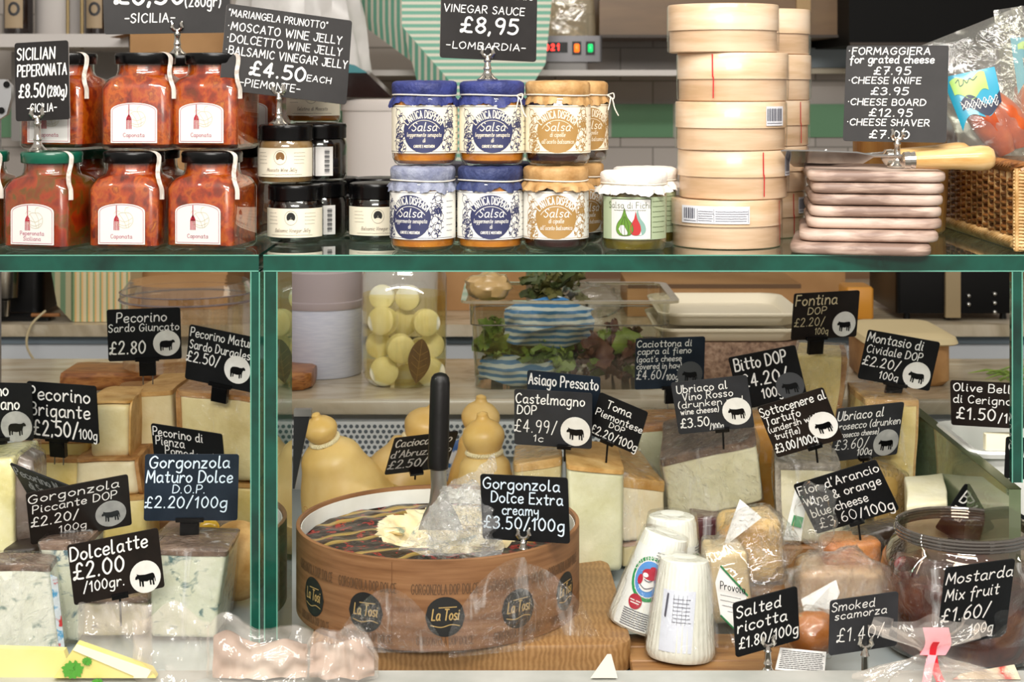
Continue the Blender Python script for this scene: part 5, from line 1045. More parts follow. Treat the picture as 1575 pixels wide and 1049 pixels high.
for r_ in rings:
    for p in r_: p.y = yy + math.copysign(min(abs(p.y - yy) * 1.25, abs(r_[0].y - yy)), p.y - yy); p.z = ZM + .0135 + max(-.0130, min(.0120, (p.z - ZM - .0135) * 1.5))
m.loft(rings); m.build('board', olive, root)
mm = MB(); x0_, x1_ = PX(185, 2.33), PX(372, 2.33); 
root = thing('wooden_block', 'pale round-ended wooden board lying just in front of the olive-wood board', 'serving board', (PX(290, 2.32), 2.32, ZM)); mm.loft([rrect((x0_ + x1_) / 2, 2.325, ZM + z, (x1_ - x0_) / 2 - e, .022 - e, .02) for z, e in ((.0004, .003), (.004, 0), (.012, 0), (.016, .003))]); mm.build('board', M('light olive wood', '9a6f45', .4, stops=[(.3, '84592f'), (.7, 'ab8358')], scale=12, stretch=(1, 4, 4)), root)
c = Vector((PX(288, 2.40), 2.41, ZM + .0262)); cake = THIN('clear tub plastic', (240, 234, 222), 2.2, .05, haze=.06, hazecol=(200, 180, 150), bump=.15, bscale=10)
root = thing('clear_tub', 'round clear plastic tub with a lid holding cheese on the olive-wood board', 'tub', c); m = MB(); m.lathe([(.0001, .0005), (.090, .0005), (.096, .004), (.0985, .098), (.1005, .100), (.1005, .112), (.098, .114), (.088, .128), (.0001, .130)], 48, c, cap0=False, cap1=False); m.build('tub_body', cake, root)
m = MB(); m.tube([c + Vector((.1012 * math.cos(t), .1012 * math.sin(t), .102)) for t in [2*math.pi*k/40 for k in range(40)]], .0018, 6, closed=True); m.tube([c + Vector((.1006 * math.cos(t), .1006 * math.sin(t), .113)) for t in [2*math.pi*k/40 for k in range(40)]], .0012, 6, closed=True); m.build('rim', THIN('tub rim', (200, 190, 190), 1.4, .05, haze=.3, hazecol=(170, 160, 165)), root)
# ------------------------------------------------------------------ cheese builder
def paste(name, a, b_, c_=None, vein=None, rough=.42, scale=30, holes=0):
    m, nt, b = newmat(name); b.inputs['Roughness'].default_value = rough; v = coords(nt); n, _ = tex(nt, v, 'noise', scale, 6)
    col = ramp(nt, n, [(.3, a), (.5, b_), (.7, c_ or b_)])
    if vein:
        n2, _ = tex(nt, coords(nt, (1, 1, 1.6)), 'noise', 42, 6, dist=1.4); n3, _ = tex(nt, v, 'noise', 16, 3)
        mu = nt.nodes.new('ShaderNodeMath'); mu.operation = 'MULTIPLY_ADD'; mu.inputs[1].default_value = .55; nt.links.new(n3, mu.inputs[0]); nt.links.new(n2, mu.inputs[2])
        r = nt.nodes.new('ShaderNodeValToRGB'); e = r.color_ramp.elements; e[0].position = .84; e[0].color = (0, 0, 0, 1); e[1].position = .97; e[1].color = (1, 1, 1, 1); nt.links.new(mu.outputs[0], r.inputs[0])
        mx = nt.nodes.new('ShaderNodeMix'); mx.data_type = 'RGBA'; nt.links.new(r.outputs[0], mx.inputs[0]); nt.links.new(col, mx.inputs[6]); mx.inputs[7].default_value = lin(vein); col = mx.outputs[2]
    nt.links.new(col, b.inputs['Base Color']); b.inputs['Subsurface Weight'].default_value = .08; b.inputs['Subsurface Radius'].default_value = (.01, .008, .004); b.inputs['Subsurface Scale'].default_value = .3
    n4, _ = tex(nt, v, 'noise', 130, 4); bp = nt.nodes.new('ShaderNodeBump'); bp.inputs['Strength'].default_value = .22; bp.inputs['Distance'].default_value = .003; nt.links.new(n4, bp.inputs['Height']); nt.links.new(bp.outputs[0], b.inputs['Normal'])
    return m
cr = paste('cream paste', 'd6c28a', 'e0cf9c', 'e8daae'); ye = paste('yellow paste', 'd9bd6c', 'e6cf86', 'eeda9c'); pw = paste('pale white paste', 'd4cda8', 'dcd6b8', 'e4dfc6'); gr_ = paste('greenish white paste', 'c2c098', 'cdccaa', 'd8d6b8'); blu = paste('blue veined paste', 'c8cab0', 'd2d4be', 'dcdccb', '5f7a78'); wrapw = paste('waxed white', 'e8e6dc', 'f0efe8'); orp = paste('orange paste', 'c9882e', 'd59c44', 'deae5c')
rb = M('brown rind', '9a6a3a', .6, stops=[(.3, '7d5026'), (.5, 'a8763f'), (.7, 'c09660')], scale=45, bump=.4, bscale=150); rt = M('tan rind', 'c79a5c', .55, stops=[(.3, 'b0803e'), (.6, 'd2a868'), (.8, 'dfbd84')], scale=40, bump=.3, bscale=150); rg = M('grey rind', '8c8478', .7, stops=[(.3, '6b6459'), (.6, '9a9284'), (.8, 'b4ac9c')], scale=60, bump=.5, bscale=180); rd = M('dark rind', '6b5648', .6, stops=[(.3, '4a3a30'), (.6, '7d6656'), (.8, '97806e')], scale=50, bump=.4, bscale=160); rp = M('wine rind', '4a2228', .45, stops=[(.3, '36161c'), (.6, '5a2c32'), (.8, '744248')], scale=40); rgrey2 = M('wrapped brown rind', '6f5f52', .3, stops=[(.3, '5f5045'), (.7, '83736a')], scale=40, coat=.5)
def rcube(n, r):
    """rounded cube surface as parameter points in [-1,1]^3"""
    inner = 1 - r; cs = [-1, -1 + r * .3, -1 + r * .65] + [-inner + 2 * inner * k / n for k in range(n + 1)] + [1 - r * .65, 1 - r * .3, 1]
    K = len(cs); idx = {}; vs = []; fs = []
    def vid(i, j, k):
        key = (i, j, k)
        if key not in idx:
            p = Vector((cs[i], cs[j], cs[k])); q = Vector([max(-inner, min(inner, c)) for c in p]); d = p - q
            if d.length > 1e-9 and sum(1 for c in d if abs(c) > 1e-9) > 1: d = d.normalized() * max(abs(c) for c in d)
            idx[key] = len(vs); vs.append(q + d)
        return idx[key]
    for a in range(K - 1):
        for b_ in range(K - 1):
            for e in (0, K - 1):
                q = [(e, a, b_), (e, a+1, b_), (e, a+1, b_+1), (e, a, b_+1)]; fs.append([vid(*x) for x in (q if e else q[::-1])])
                q = [(a, e, b_), (a, e, b_+1), (a+1, e, b_+1), (a+1, e, b_)]; fs.append([vid(*x) for x in (q if e else q[::-1])])
                q = [(a, b_, e), (a+1, b_, e), (a+1, b_+1, e), (a, b_+1, e)]; fs.append([vid(*x) for x in (q if e else q[::-1])])
    return vs, fs
def cheese(label, q, D, dep, mat, rind=None, sides='t', tk=.12, taper=1.0, shift=(0, 0), r=.14, wrapd=None, amp=.0024, seed=1, name='cheese_wedge', cat='cheese', grp='cut cheeses in the case', bulge=0, mat_rindD=None):
    """q: outline of the cut face (top-near, top-far, bottom-far, bottom-near corners), D: its distance at both ends; dep: how far back it runs"""
    Dl, Dr = D if isinstance(D, tuple) else (D, D)
    TL, TR, BR, BL = P(*q[0], Dl), P(*q[1], Dr), P(*q[2], Dr), P(*q[3], Dl)
    fl = ZF + .0042
    BL.z = max(BL.z, fl); BR.z = max(BR.z, fl)
    ctr = (TL + TR + BR + BL) / 4; bc = (BL + BR) / 2
    def f(p):
        u, v, w = (p.x + 1) / 2, (p.y + 1) / 2, (p.z + 1) / 2
        a = BL.lerp(BR, u).lerp(TL.lerp(TR, u), v)
        a = a + Vector((0, -bulge * math.sin(math.pi * u) * math.sin(math.pi * v), 0)) if bulge else a
        back = Vector((bc.x + (a.x - bc.x) * taper + shift[0], a.y + dep, a.z + shift[1] * v)); return a.lerp(back, w)
    base = (bc.x + shift[0] * .5, bc.y + dep / 2, min(BL.z, BR.z)); root = thing(name, label, cat, base, 0, grp)
    def shell(lo, hi, rr, n, e, a=amp, sd=seed):
        vs, fs = rcube(n, rr); m = MB(); out = []
        for p in vs:
            t = Vector([l + (h - l) * (c + 1) / 2 for l, h, c in zip(lo, hi, p)]); x = f(t); d = (x - f(Vector((0, 0, 0)))).normalized()
            x += d * e + Vector((nz(x, 22, a, sd), nz(x, 22, a, sd + 1), nz(x, 22, a, sd + 2))); out.append(x)
        m.add(out, fs); return m
    shell((-1, -1, -1), (1, 1, 1), r, 5, 0).build('paste', mat, root)
    if rind:
        e = .0006; b_ = {'t': ((-1, 1 - 2 * tk, -1), (1, 1, 1)), 'b': ((-1, -1, -1), (1, -1 + 2 * tk, 1)), 'l': ((-1, -1, -1), (-1 + 2 * tk, 1, 1)), 'r': ((1 - 2 * tk, -1, -1), (1, 1, 1))}
        for s in sides:
            lo, hi = [list(x) for x in b_[s]]
            ov = .012
            lo = [l - ov for l in lo]; hi = [h + ov for h in hi]
            shell(lo, hi, r * 1.0, 5, e, amp).build('rind', rind, root)
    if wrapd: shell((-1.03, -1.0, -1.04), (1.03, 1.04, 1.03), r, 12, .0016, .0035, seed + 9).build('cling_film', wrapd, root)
    return root
def rise(label, x0, x1, ptop, D, dep, mat=None):
    """plain display step"""
    z = PZ(ptop, D); root = thing('display_step', label, 'display step', (PX((x0 + x1) / 2, D), D + dep / 2, ZF)); m = MB(); m.loft([rrect(PX((x0 + x1) / 2, D), D + dep / 2, zz, (x1 - x0) / 2 * D / F - e, dep / 2 - e, .006) for zz, e in ((ZF + .0005, 0), (z - .003, 0), (z - .0008, .002))]); m.build('step', mat or wood_d, root); return z
wood_d = M('brown display wood', '8a5f36', .5, stops=[(.3, '6f4824'), (.5, '946a3e'), (.7, 'a8804f')], scale=10, detail=5, stretch=(1, 6, 8))
# ---- pecorino end
rise('low wooden display step under the tall pecorino wedge', 192, 288, 790, 2.05, .16)
cheese('tall pale wedge holding the Pecorino Sardo Giuncato card', ((203, 603), (262, 600), (274, 722), (200, 722)), 2.06, .12, cr, rt, 't', .05, .9, (.01, 0), .12, seed=2)
cheese('wedge of cream pecorino under the tall one, mostly hidden by cards', ((196, 722), (280, 722), (282, 787), (196, 787)), 2.055, .13, cr, rt, 'tb', .05, 1, (0, 0), .12, seed=22)
cheese('rounded pale wedge with thin brown rind beside the Brigante card', ((136, 616), (201, 618), (200, 706), (137, 712)), 1.99, .10, cr, rt, 'tr', .05, .9, (0, 0), .34, seed=3)
cheese('pale round-edged wedge under the rounded pale wedge', ((112, 708), (214, 703), (220, 762), (112, 764)), 1.98, .11, paste('greyish cream paste', 'd8c69c', 'e2d3ac', 'e9dcb8'), rb, 'tr', .07, .9, (0, 0), .34, seed=4)
cheese('yellow wedge low in the pile behind the Gorgonzola Piccante card', ((110, 766), (222, 764), (226, 864), (110, 864)), 1.975, .11, ye, rt, 't', .06, 1, (0, 0), .18, seed=5)
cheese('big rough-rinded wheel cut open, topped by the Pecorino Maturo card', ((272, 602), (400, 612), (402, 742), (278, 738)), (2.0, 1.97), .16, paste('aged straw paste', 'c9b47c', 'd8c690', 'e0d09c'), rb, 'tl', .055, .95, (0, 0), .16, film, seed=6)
cheese('ochre round-sided cheese below the rough-rinded wheel', ((276, 742), (398, 744), (400, 862), (276, 862)), 1.985, .15, ye, rt, 'tl', .06, 1, (0, 0), .22, seed=7)
cheese('small yellow off-cuts behind the Brigante card clip', ((20, 684), (134, 680), (134, 706), (20, 706)), 2.02, .08, ye, rb, 't', .10, .9, (0, 0), .2, seed=8)
cheese('yellow wedge with a brown rind lying under the off-cuts', ((-20, 706), (128, 706), (128, 764), (-20, 764)), 2.0, .10, ye, rb, 't', .10, .9, (0, 0), .18, seed=9)
rise('wooden display step under the yellow wedges at the picture edge', -60, 68, 766, 2.0, .2)
cheese('pale yellow block cut off by the picture edge, in cling film', ((-70, 712), (20, 706), (22, 858), (-70, 862)), 1.83, .10, paste('lemon paste', 'd8cc88', 'e6dda4', 'eee6b8'), None, '', 0, 1, (0, 0), .1, film, seed=10)
cheese('dark wrapped upright rind beside the pale yellow block', ((22, 700), (52, 712), (50, 842), (20, 846)), 1.835, .06, rgrey2, None, '', 0, .9, (0, 0), .4, film, seed=11)
cheese('soft black-rinded piece at the foot of the wrapped rind', ((2, 846), (58, 838), (60, 872), (-2, 872)), 1.80, .06, M('black rind', '2a2018', .5), None, '', 0, .9, (0, 0), .4, None, seed=12)
cheese('big block of blue-veined gorgonzola beside the Dolcelatte card', ((232, 846), (348, 850), (332, 985), (230, 985)), 1.69, .085, blu, rd, 't', .05, .92, (.004, .0), .12, film, seed=13)
cheese('tall blue-veined slab between the wrapped blue wedge and the Dolcelatte card', ((58, 836), (128, 838), (118, 1012), (96, 1012)), 1.68, .08, paste('blue veined paste grey', 'c9cbb4', 'd3d5c2', 'dcdccb', '5c7780'), rd, 't', .06, .9, (.004, 0), .12, film, seed=14)
wv = cheese('wrapped white blue-veined wedge at the picture edge', ((-60, 868), (76, 872), (96, 1006), (-60, 1006)), (1.60, 1.645), .04, paste('pale veined paste', 'd9d9c6', 'e4e4d4', 'ededdf', '8a9a90'), rd, 't', .06, .9, (0, 0), .14, film2, seed=15)
m = MB(); m.prism([P(77, 884, 1.642), P(88, 888, 1.642), P(101, 1012, 1.636), P(93, 1016, 1.636)], (0, .001, 0)); pw_ = m.build('printed_wrapper', M('red and blue wrapper', 'a9b4ba', .4, stops=[(.36, 'b03030'), (.42, 'b4bcc0'), (.52, 'c0c8cc'), (.6, '2f86b0'), (.68, 'b4bcc0')], scale=70), wv); pw_['label'] = 'red and blue printed wrapper edge'
cheese('blue-veined block hidden below the Dolcelatte card', ((120, 925), (228, 925), (226, 1005), (122, 1008)), 1.70, .07, paste('blue veined paste dim', 'b9ae90', 'c6bc9e', 'd0c6aa', '6d6a60'), rd, 't', .06, .95, (0, 0), .16, film, seed=16)
cheese('wrapped brown crust piece behind the gorgonzola block clip', ((238, 826), (342, 822), (346, 850), (236, 850)), 1.79, .08, rd, None, '', 0, .95, (0, 0), .3, film2, seed=17)
rise('wooden display step under the crust piece behind the gorgonzola', 236, 345, 852, 1.79, .09)
root = thing('smoked_cheese', 'round tan smoked cheese beside the glass divider, behind the gorgonzola', 'cheese', P(372, 930, 1.86)); m = MB(); m.sphere(P(366, 862, 1.815), .0445, 28, sc=(.85, .8, 1.0)); m.build('rind', rt, root)
root = thing('cheese_piece', 'small wrapped yellow piece beside the Gorgonzola Maturo card clip', 'cheese', P(322, 826, 1.80)); m = MB(); m.sphere(P(322, 812, 1.815), .010, 18, sc=(1.2, .9, 1)); m.build('piece', M('shiny yellow', 'e0b02c', .25, coat=.6), root)
# ---- caciocavallo
cacio = M('caciocavallo skin', 'dcb56a', .38, stops=[(.3, 'd8b060'), (.55, 'e4c27c'), (.75, 'ecd094')], scale=14, sss=.1); rope = M('cotton rope', 'e6d9b0', .8, bump=.6, bscale=240); orpr = M('faint orange print', 'd48a34', .5)
def caciocavallo(label, base, tip, rad, headr, rope_=True, prt=False):
    base, tip = Vector(base), Vector(tip); ax = (tip - base); L = ax.length; ax.normalize(); root = thing('caciocavallo', label, 'cheese', base, 0, 'pear-shaped caciocavallo cheeses')
    rot = Vector((0, 0, 1)).rotation_difference(ax).to_matrix(); hz = L - headr * 1.25; nk = headr * .72
    prof = [(.0005, .0), (rad * .55, .004), (rad * .85, .018), (rad, .05), (rad * .97, hz * .38), (rad * .86, hz * .55), (rad * .68, hz * .72), (rad * .5 + nk * .3, hz * .84), (nk * 1.02, hz - headr * .42), (nk, hz - headr * .30), (headr * .86, hz - headr * .1), (headr, hz + headr * .25), (headr * .95, hz + headr * .6), (headr * .66, hz + headr * .95), (headr * .36, hz + headr * 1.12), (headr * .27, hz + headr * 1.3), (headr * .25, hz + headr * 1.42), (.0005, hz + headr * 1.52)]
    sm_ = smooth2([(a, b_) for a, b_ in prof], 3); prof = [(max(.0004, p.x), p.y) for p in sm_]
    m = MB(); m.lathe(prof, 40, cap0=False, cap1=False); m.xf(lambda v: base + rot @ (v * (1 + nz(v, 12, .03, rad * 100)))); m.build('body', cacio, root)
    if rope_:
        m = MB(); zc = hz - headr * .36; m2 = []
        for ph in (0, math.pi):
            m.tube([base + rot @ Vector(((nk + .002 + .0016 * math.cos(22 * t + ph)) * math.cos(t), (nk + .002 + .0016 * math.cos(22 * t + ph)) * math.sin(t), zc + .0016 * math.sin(22 * t + ph) + .0012 * math.sin(t))) for t in [2*math.pi*k/132 for k in range(132)]], .0019, 5, closed=True)
        m.build('rope', rope, root)
    if prt:
        m = MB(); 
        for i in range(2):
            pl, tw = text('CACIOCAVALLO', .007, 1.0, res=2)
            def mp(x, y):
                z = .02 + x; rr_ = rad * (1.0 if z < hz * .4 else 1 - .9 * (z / hz - .4) ** 1.5) + .0008; t = -math.pi / 2 - .55 + (i * .012 + y) / rad * -1 ; return base + rot @ Vector((rr_ * math.cos(t), rr_ * math.sin(t), z))
            m.strokes([[p for p in a] for a in pl], .0008, mp)
        m.build('print', orpr, root)
    return root
fz = ZF + .001
caciocavallo('large caciocavallo leaning towards the glass divider, roped at the neck', (PX(556, 2.02), 2.02, fz + .012), P(486, 640, 1.98), .060, .0205, prt=True)
caciocavallo('caciocavallo nearest the Gorgonzola Dolce card, its round head roped', (PX(752, 2.02), 2.02, fz), P(742, 643, 2.02), .050, .0265)
caciocavallo('caciocavallo head peeping out just behind the roped round one', (PX(736, 2.14), 2.15, fz), P(740, 616, 2.14), .045, .0255)
caciocavallo('caciocavallo slanting behind the Caciocavallo card', (PX(600, 2.14), 2.15, fz + .015), P(668, 628, 2.15), .058, .030)
# knife-like reflection by the divider, built as a dark solid shape
root = thing('blade_reflection', 'dark blade-shaped reflection built as a solid beside the glass divider', 'blade', P(466, 720, 1.87)); m = MB(); m.prism([P(452, 640, 1.87), P(478, 634, 1.87), P(468, 680, 1.87), P(453, 752, 1.87), P(450, 752, 1.87)], (0, .003, 0)); m.build('blade', M('dark reflection', '3a3c3e', .3, .7), root)
m = MB(); m.box(P(466, 634, 1.873), (.02, .01, .008)); m.build('heel', steel, root)
# ------------------------------------------------------------------ boards on the case floor and the gorgonzola tub
endg, nt, b = newmat('butcher block'); b.inputs['Roughness'].default_value = .45
v = coords(nt, (1, 1, 1), rand=False); w_, _ = tex(nt, v, 'wave', 60, 3, dist=7.0); n2, _ = tex(nt, coords(nt, (3, 14, 14)), 'noise', 5, 5)
mx_ = nt.nodes.new('ShaderNodeMath'); mx_.operation = 'MULTIPLY_ADD'; mx_.inputs[1].default_value = .4; nt.links.new(w_, mx_.inputs[0]); nt.links.new(n2, mx_.inputs[2]); nt.links.new(ramp(nt, mx_.outputs[0], [(.3, '7a5630'), (.65, '8f683c'), (1.0, 'a27c4e')]), b.inputs['Base Color'])
TC = Vector((PX(674, 1.72), 1.722, ZC - .553)); TR_ = .1505
root = thing('butcher_board', 'thick wooden board under the round gorgonzola tub', 'board', (PX(735, 1.7), 1.735, ZF)); m = MB()
bx0, bx1 = PX(470, 1.60), PX(968, 1.595); zt = TC.z - .0004
rot = Matrix.Rotation(R(1.5), 3, 'Z'); cc = Vector(((bx0 + bx1) / 2, 1.735, 0))
m.loft([[rot @ (p - cc) + cc for p in rrect(cc.x, cc.y, z, (bx1 - bx0) / 2 - e, .145 - e, .022)] for z, e in ((ZF + .0006, .003), (ZF + .003, .0005), (zt - .004, 0), (zt - .001, .001), (zt, .003))]); m.build('board', endg, root)
tubw = M('bentwood', '7d5634', .5, stops=[(.3, '6b4626'), (.5, '805836'), (.7, '906844')], scale=12, detail=6, stretch=(1, 1, 14)); tubin = M('parchment lining', 'd9d9d0', .6, stops=[(.3, 'c9c9c0'), (.7, 'e6e6de')], scale=14)
root = thing('gorgonzola_tub', 'round bentwood tub of gorgonzola with printed sides, standing on the board', 'tub', TC)
H_ = .089; m = MB(); m.lathe([(TR_ - .003, .0), (TR_, .0005), (TR_, H_ - .0005), (TR_ - .0012, H_), (TR_ - .0038, H_), (TR_ - .004, H_ - .002), (TR_ - .004, .004), (.0001, .004)], 96, TC, cap0=False, cap1=False); m.build('tub_wall', tubw, root)
m = MB(); m.lathe([(TR_ - .0048, .03), (TR_ - .0048, H_ - .004), (TR_ - .0056, H_ - .004), (TR_ - .0056, .03)], 96, TC, cap0=False, cap1=False); m.build('lining', tubin, root)
q = MB(); pk = M('tub print', '5b4028', .6); dkc = M('tub print black', '151514', .5); gold = M('tub print gold', 'b0935a', .5)
for k, a in enumerate((-1.02, -.52, .02, .53, 1.02)):
    a = a + .07; mp = lambda x, y, e=.0005, a=a: TC + Vector(((TR_ + e) * math.sin(a + x / TR_), -(TR_ + e) * math.cos(a + x / TR_), y)); mp1 = lambda x, y: mp(x, y, .0009)
    for z, h in ((.056, .0095), (.0065, .008)):
        pl, tw = text('GORGONZOLA DOP DOLCE', h, .44, res=2); q.strokes([[Vector((p.x - tw / 2, p.y + z)) for p in c] for c in pl], .0009 if z > .03 else .0007, mp, 0, 2)
    n = 14
    for i in range(n):
        x1, x2 = -.0195 + .039 * i / n, -.0195 + .039 * (i + 1) / n; h1, h2 = (math.sqrt(max(0, .0195 ** 2 - x ** 2)) for x in (x1, x2)); q.add([mp(x1, .034 - h1), mp(x2, .034 - h2), mp(x2, .034 + h2), mp(x1, .034 + h1)], [(0, 1, 2, 3)], 1, False)
    pl, tw = text('La Tosi', .0105, .58, .25, res=3); q.strokes([[Vector((p.x - tw / 2, p.y + .031)) for p in c] for c in pl], .0013, mp1, 2)
    q.strokes([[Vector((-.006, .043)), Vector((.011, .0435))], smooth2([(-.014, .026), (-.004, .024), (.006, .0265), (.014, .025)])], .0009, mp1, 2)
q.build('print', [pk, dkc, gold], root)
m = MB(); m.strokes([[Vector((0, .004)), Vector((0, H_ - .003))]], .0008, lambda x, y: TC + Vector(((TR_ + .0003) * math.sin(-.26 + x / TR_), -(TR_ + .0003) * math.cos(-.26 + x / TR_), y))); m.build('seam', M('seam shade', '6b4526', .6), root)
# cheese in the tub: foil-covered wheel with a creamy scooped hollow
foil, nt, b = newmat('printed black foil'); b.inputs['Roughness'].default_value = .28; b.inputs['Metallic'].default_value = .35
v = coords(nt, (1, 1, 1), (0, 0, R(-28)), rand=False); w_, _ = tex(nt, v, 'wave', 4.0, 1, dist=1.2); [setattr(n_, 'bands_direction', 'Y') for n_ in nt.nodes if n_.type == 'TEX_WAVE']; vc, vd = tex(nt, v, 'noise', 90, 3)
base = ramp(nt, w_, [(.38, '2a221a'), (.52, '3a2e22'), (.58, '8f7638'), (.8, 'b89a52'), (.86, '3a2c1c')]); red = ramp(nt, vc, [(.57, '1b1512'), (.60, 'b0281e'), (.66, 'b0281e'), (.69, '1c1512')])
mx = nt.nodes.new('ShaderNodeMix'); mx.data_type = 'RGBA'; mx.blend_type = 'LIGHTEN'; mx.inputs[0].default_value = .8; nt.links.new(base, mx.inputs[6]); nt.links.new(red, mx.inputs[7]); nt.links.new(mx.outputs[2], b.inputs['Base Color'])
n4, _ = tex(nt, v, 'noise', 70, 4); bp = nt.nodes.new('ShaderNodeBump'); bp.inputs['Strength'].default_value = .6; bp.inputs['Distance'].default_value = .004; nt.links.new(n4, bp.inputs['Height']); nt.links.new(bp.outputs[0], b.inputs['Normal'])
creamy = paste('creamy gorgonzola', 'd8c08a', 'ead9ae', 'f3e8c8', '7d8a78')
wr = thing('gorgonzola', 'creamy gorgonzola wheel in printed black foil inside the tub, scooped open', 'cheese', TC + Vector((0, 0, .005)))
zt = TC.z + .069; RW = TR_ - .0075
def topz(x, y):
    d = math.hypot(x, y) / RW; h = zt + .004 * (1 - d) + nz((x, y, 0), 45, .004, 4)
    e = max(0, 1 - math.hypot((x + .002) / .062, (y - .035) / .085)); return h - .02 * min(1, e * 1.8) + (.008 * nz((x, y, 1), 40, 1, 6) if e > .1 else 0)
m = MB(); NR, NA = 52, 144; vs = []; 
for i in range(NR + 1):
    for k in range(NA):
        r_ = RW * max(.001, i / NR); t = 2*math.pi*k/NA; x, y = r_ * math.cos(t), r_ * math.sin(t); vs.append(TC + Vector((x, y, topz(x, y) - TC.z)))
fs = [(i*NA + k, (i+1)*NA + k, (i+1)*NA + (k+1) % NA, i*NA + (k+1) % NA) for i in range(NR) for k in range(NA)]
m.add(vs, fs)
def ishole(c): return math.hypot((c.x - TC.x - .018) / .085, (c.y - TC.y - .035) / .092) < 1 + .12 * noise.noise(c * 40)
m.m = [1 if ishole(sum((m.v[j] for j in f), Vector()) / 4) else 0 for f in m.f]
m.lathe([(RW, .069), (RW, .006), (.0001, .006)], NA, TC, 0, False, False)
m.build('foil_wheel', [foil, creamy], wr)
m = MB(); m.add([], [])
for i in range(60):
    a = rnd.uniform(0, 6.28); rr_ = rnd.uniform(0, 1); x = .018 + .075 * rr_ * math.cos(a); y = .035 + .082 * rr_ * math.sin(a); m.sphere(TC + Vector((x, y, topz(x, y) - TC.z + .001)), rnd.uniform(.004, .012), 10, 0, (1.5, 1.3, .35))
m.xf(lambda v: v + Vector((nz(v, 90, .003), nz(v, 90, .003, 2), nz(v, 90, .003, 3)))); m.build('creamy_lumps', creamy, wr)
# server: black handle, steel shaft and blade in a cling-film bundle
root = thing('cheese_server', 'black-handled steel server standing upright in the gorgonzola', 'server', P(678, 812, 1.72)); D = 1.715
a, b_ = P(677, 583, D + .01), P(674, 712, D); ax = (b_ - a).normalized()
m = MB(); m.tube([a - ax * .007, a - ax * .0055, a - ax * .002, a + ax * .004, a.lerp(b_, .4), a.lerp(b_, .8), b_, b_ + ax * .006, b_ + ax * .0075], [.002, .0065, .0094, .0105, .0108, .0110, .0112, .0105, .008], 24); m.build('handle', M('black grip', '0a0807', .42, spec=.3, bump=.05, bscale=200), root)
m = MB(); c0, c1 = b_ + ax * .005, P(678, 815, D + .002); m.loft([rrect(c.x, c.y, 0, w_, .0022, .0022, 3) for c, w_ in ()] or [[Vector((p.x, p.y, c.z)) for p in rrect(c.x, c.y, 0, w_, d_, d_, 3)] for c, w_, d_ in ((c0, .0085, .007), (c0.lerp(c1, .3), .0085, .0055), (c0.lerp(c1, .55), .011, .003), (c0.lerp(c1, .75), .018, .0016), (c1, .024, .0012))]); m.build('shaft', steel, root)
film3 = THIN('scrunched cling film', (254, 254, 253), 1.0, .18, haze=.10, hazecol=(255, 255, 255), bump=1.0, bscale=160, streak=.6, sscale=120)  # haze and streaks painted in for bright silver glints
root = thing('cling_film_bundle', 'scrunched cling film wrapped round the server at the centre of the tub', 'cling film', TC + Vector((.01, -.02, .066)))
m = MB(); cc = P(712, 806, 1.66); m.sphere((0, 0, 0), 1, 60); m.xf(lambda v: cc + Vector((v.x * .036, v.y * .05, v.z * .038)) * (1 + nz(v, 2.2, .3, 3) + nz(v, 6, .16, 5) + nz(v, 16, .08, 6))); m.build('film', film3, root)
m = MB(); tl, tr = P(690, 745, 1.70), P(760, 700, 1.80); bl, br_ = P(612, 852, 1.62), P(775, 862, 1.60)
def fn(u, v):
    p = bl.lerp(br_, u).lerp(tl.lerp(tr, u), v); k = math.sin(math.pi * u) * math.sin(math.pi * v); return p + Vector((nz(p, 40, .006), -.012 * k + nz(p, 36, .008, 2), nz(p, 40, .008, 3)))
m.grid(fn, 60, 60); m.build('loose_sheet', film3, root)
# film draped over the tub front
root = thing('cling_film_sheet', 'loose sheet of cling film draped over the front of the tub and board', 'cling film', P(850, 1000, 1.55))
def drape(name, x0, x1, ytop, ybot, D, seed, amp=.006, parent=None):
    m = MB()
    def fn(u, v):
        px = x0 + (x1 - x0) * u; py = (ybot(u) if callable(ybot) else ybot) + ((ytop(u) if callable(ytop) else ytop) - (ybot(u) if callable(ybot) else ybot)) * v
        X = PX(px, D); dx = (X - TC.x) / (TR_ + .004); yb = TC.y - (TR_ + .006) * math.sqrt(max(.0, 1 - dx * dx)) if abs(dx) < 1 else TC.y + .02
        yb = min(yb, 1.62); Y = yb - .004 + (nz((px * .012, py * .02, seed), 1, amp)) + nz((px * .05, py * .03, seed), 1, amp * .5)
        p = P(px, py, Y); p.y = Y; return p
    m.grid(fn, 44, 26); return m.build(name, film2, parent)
drape('film', 690, 935, lambda u: 985 - 118 * math.sin(math.pi * min(1, u * 1.05)) ** .8 - (10 if u < .5 else 0), lambda u: 1012 - 25 * u, 1.58, 3.0, parent=root)
drape('film_fold', 505, 690, lambda u: 1000 - 95 * math.sin(math.pi * u), 1004, 1.58, 8.0, parent=root)
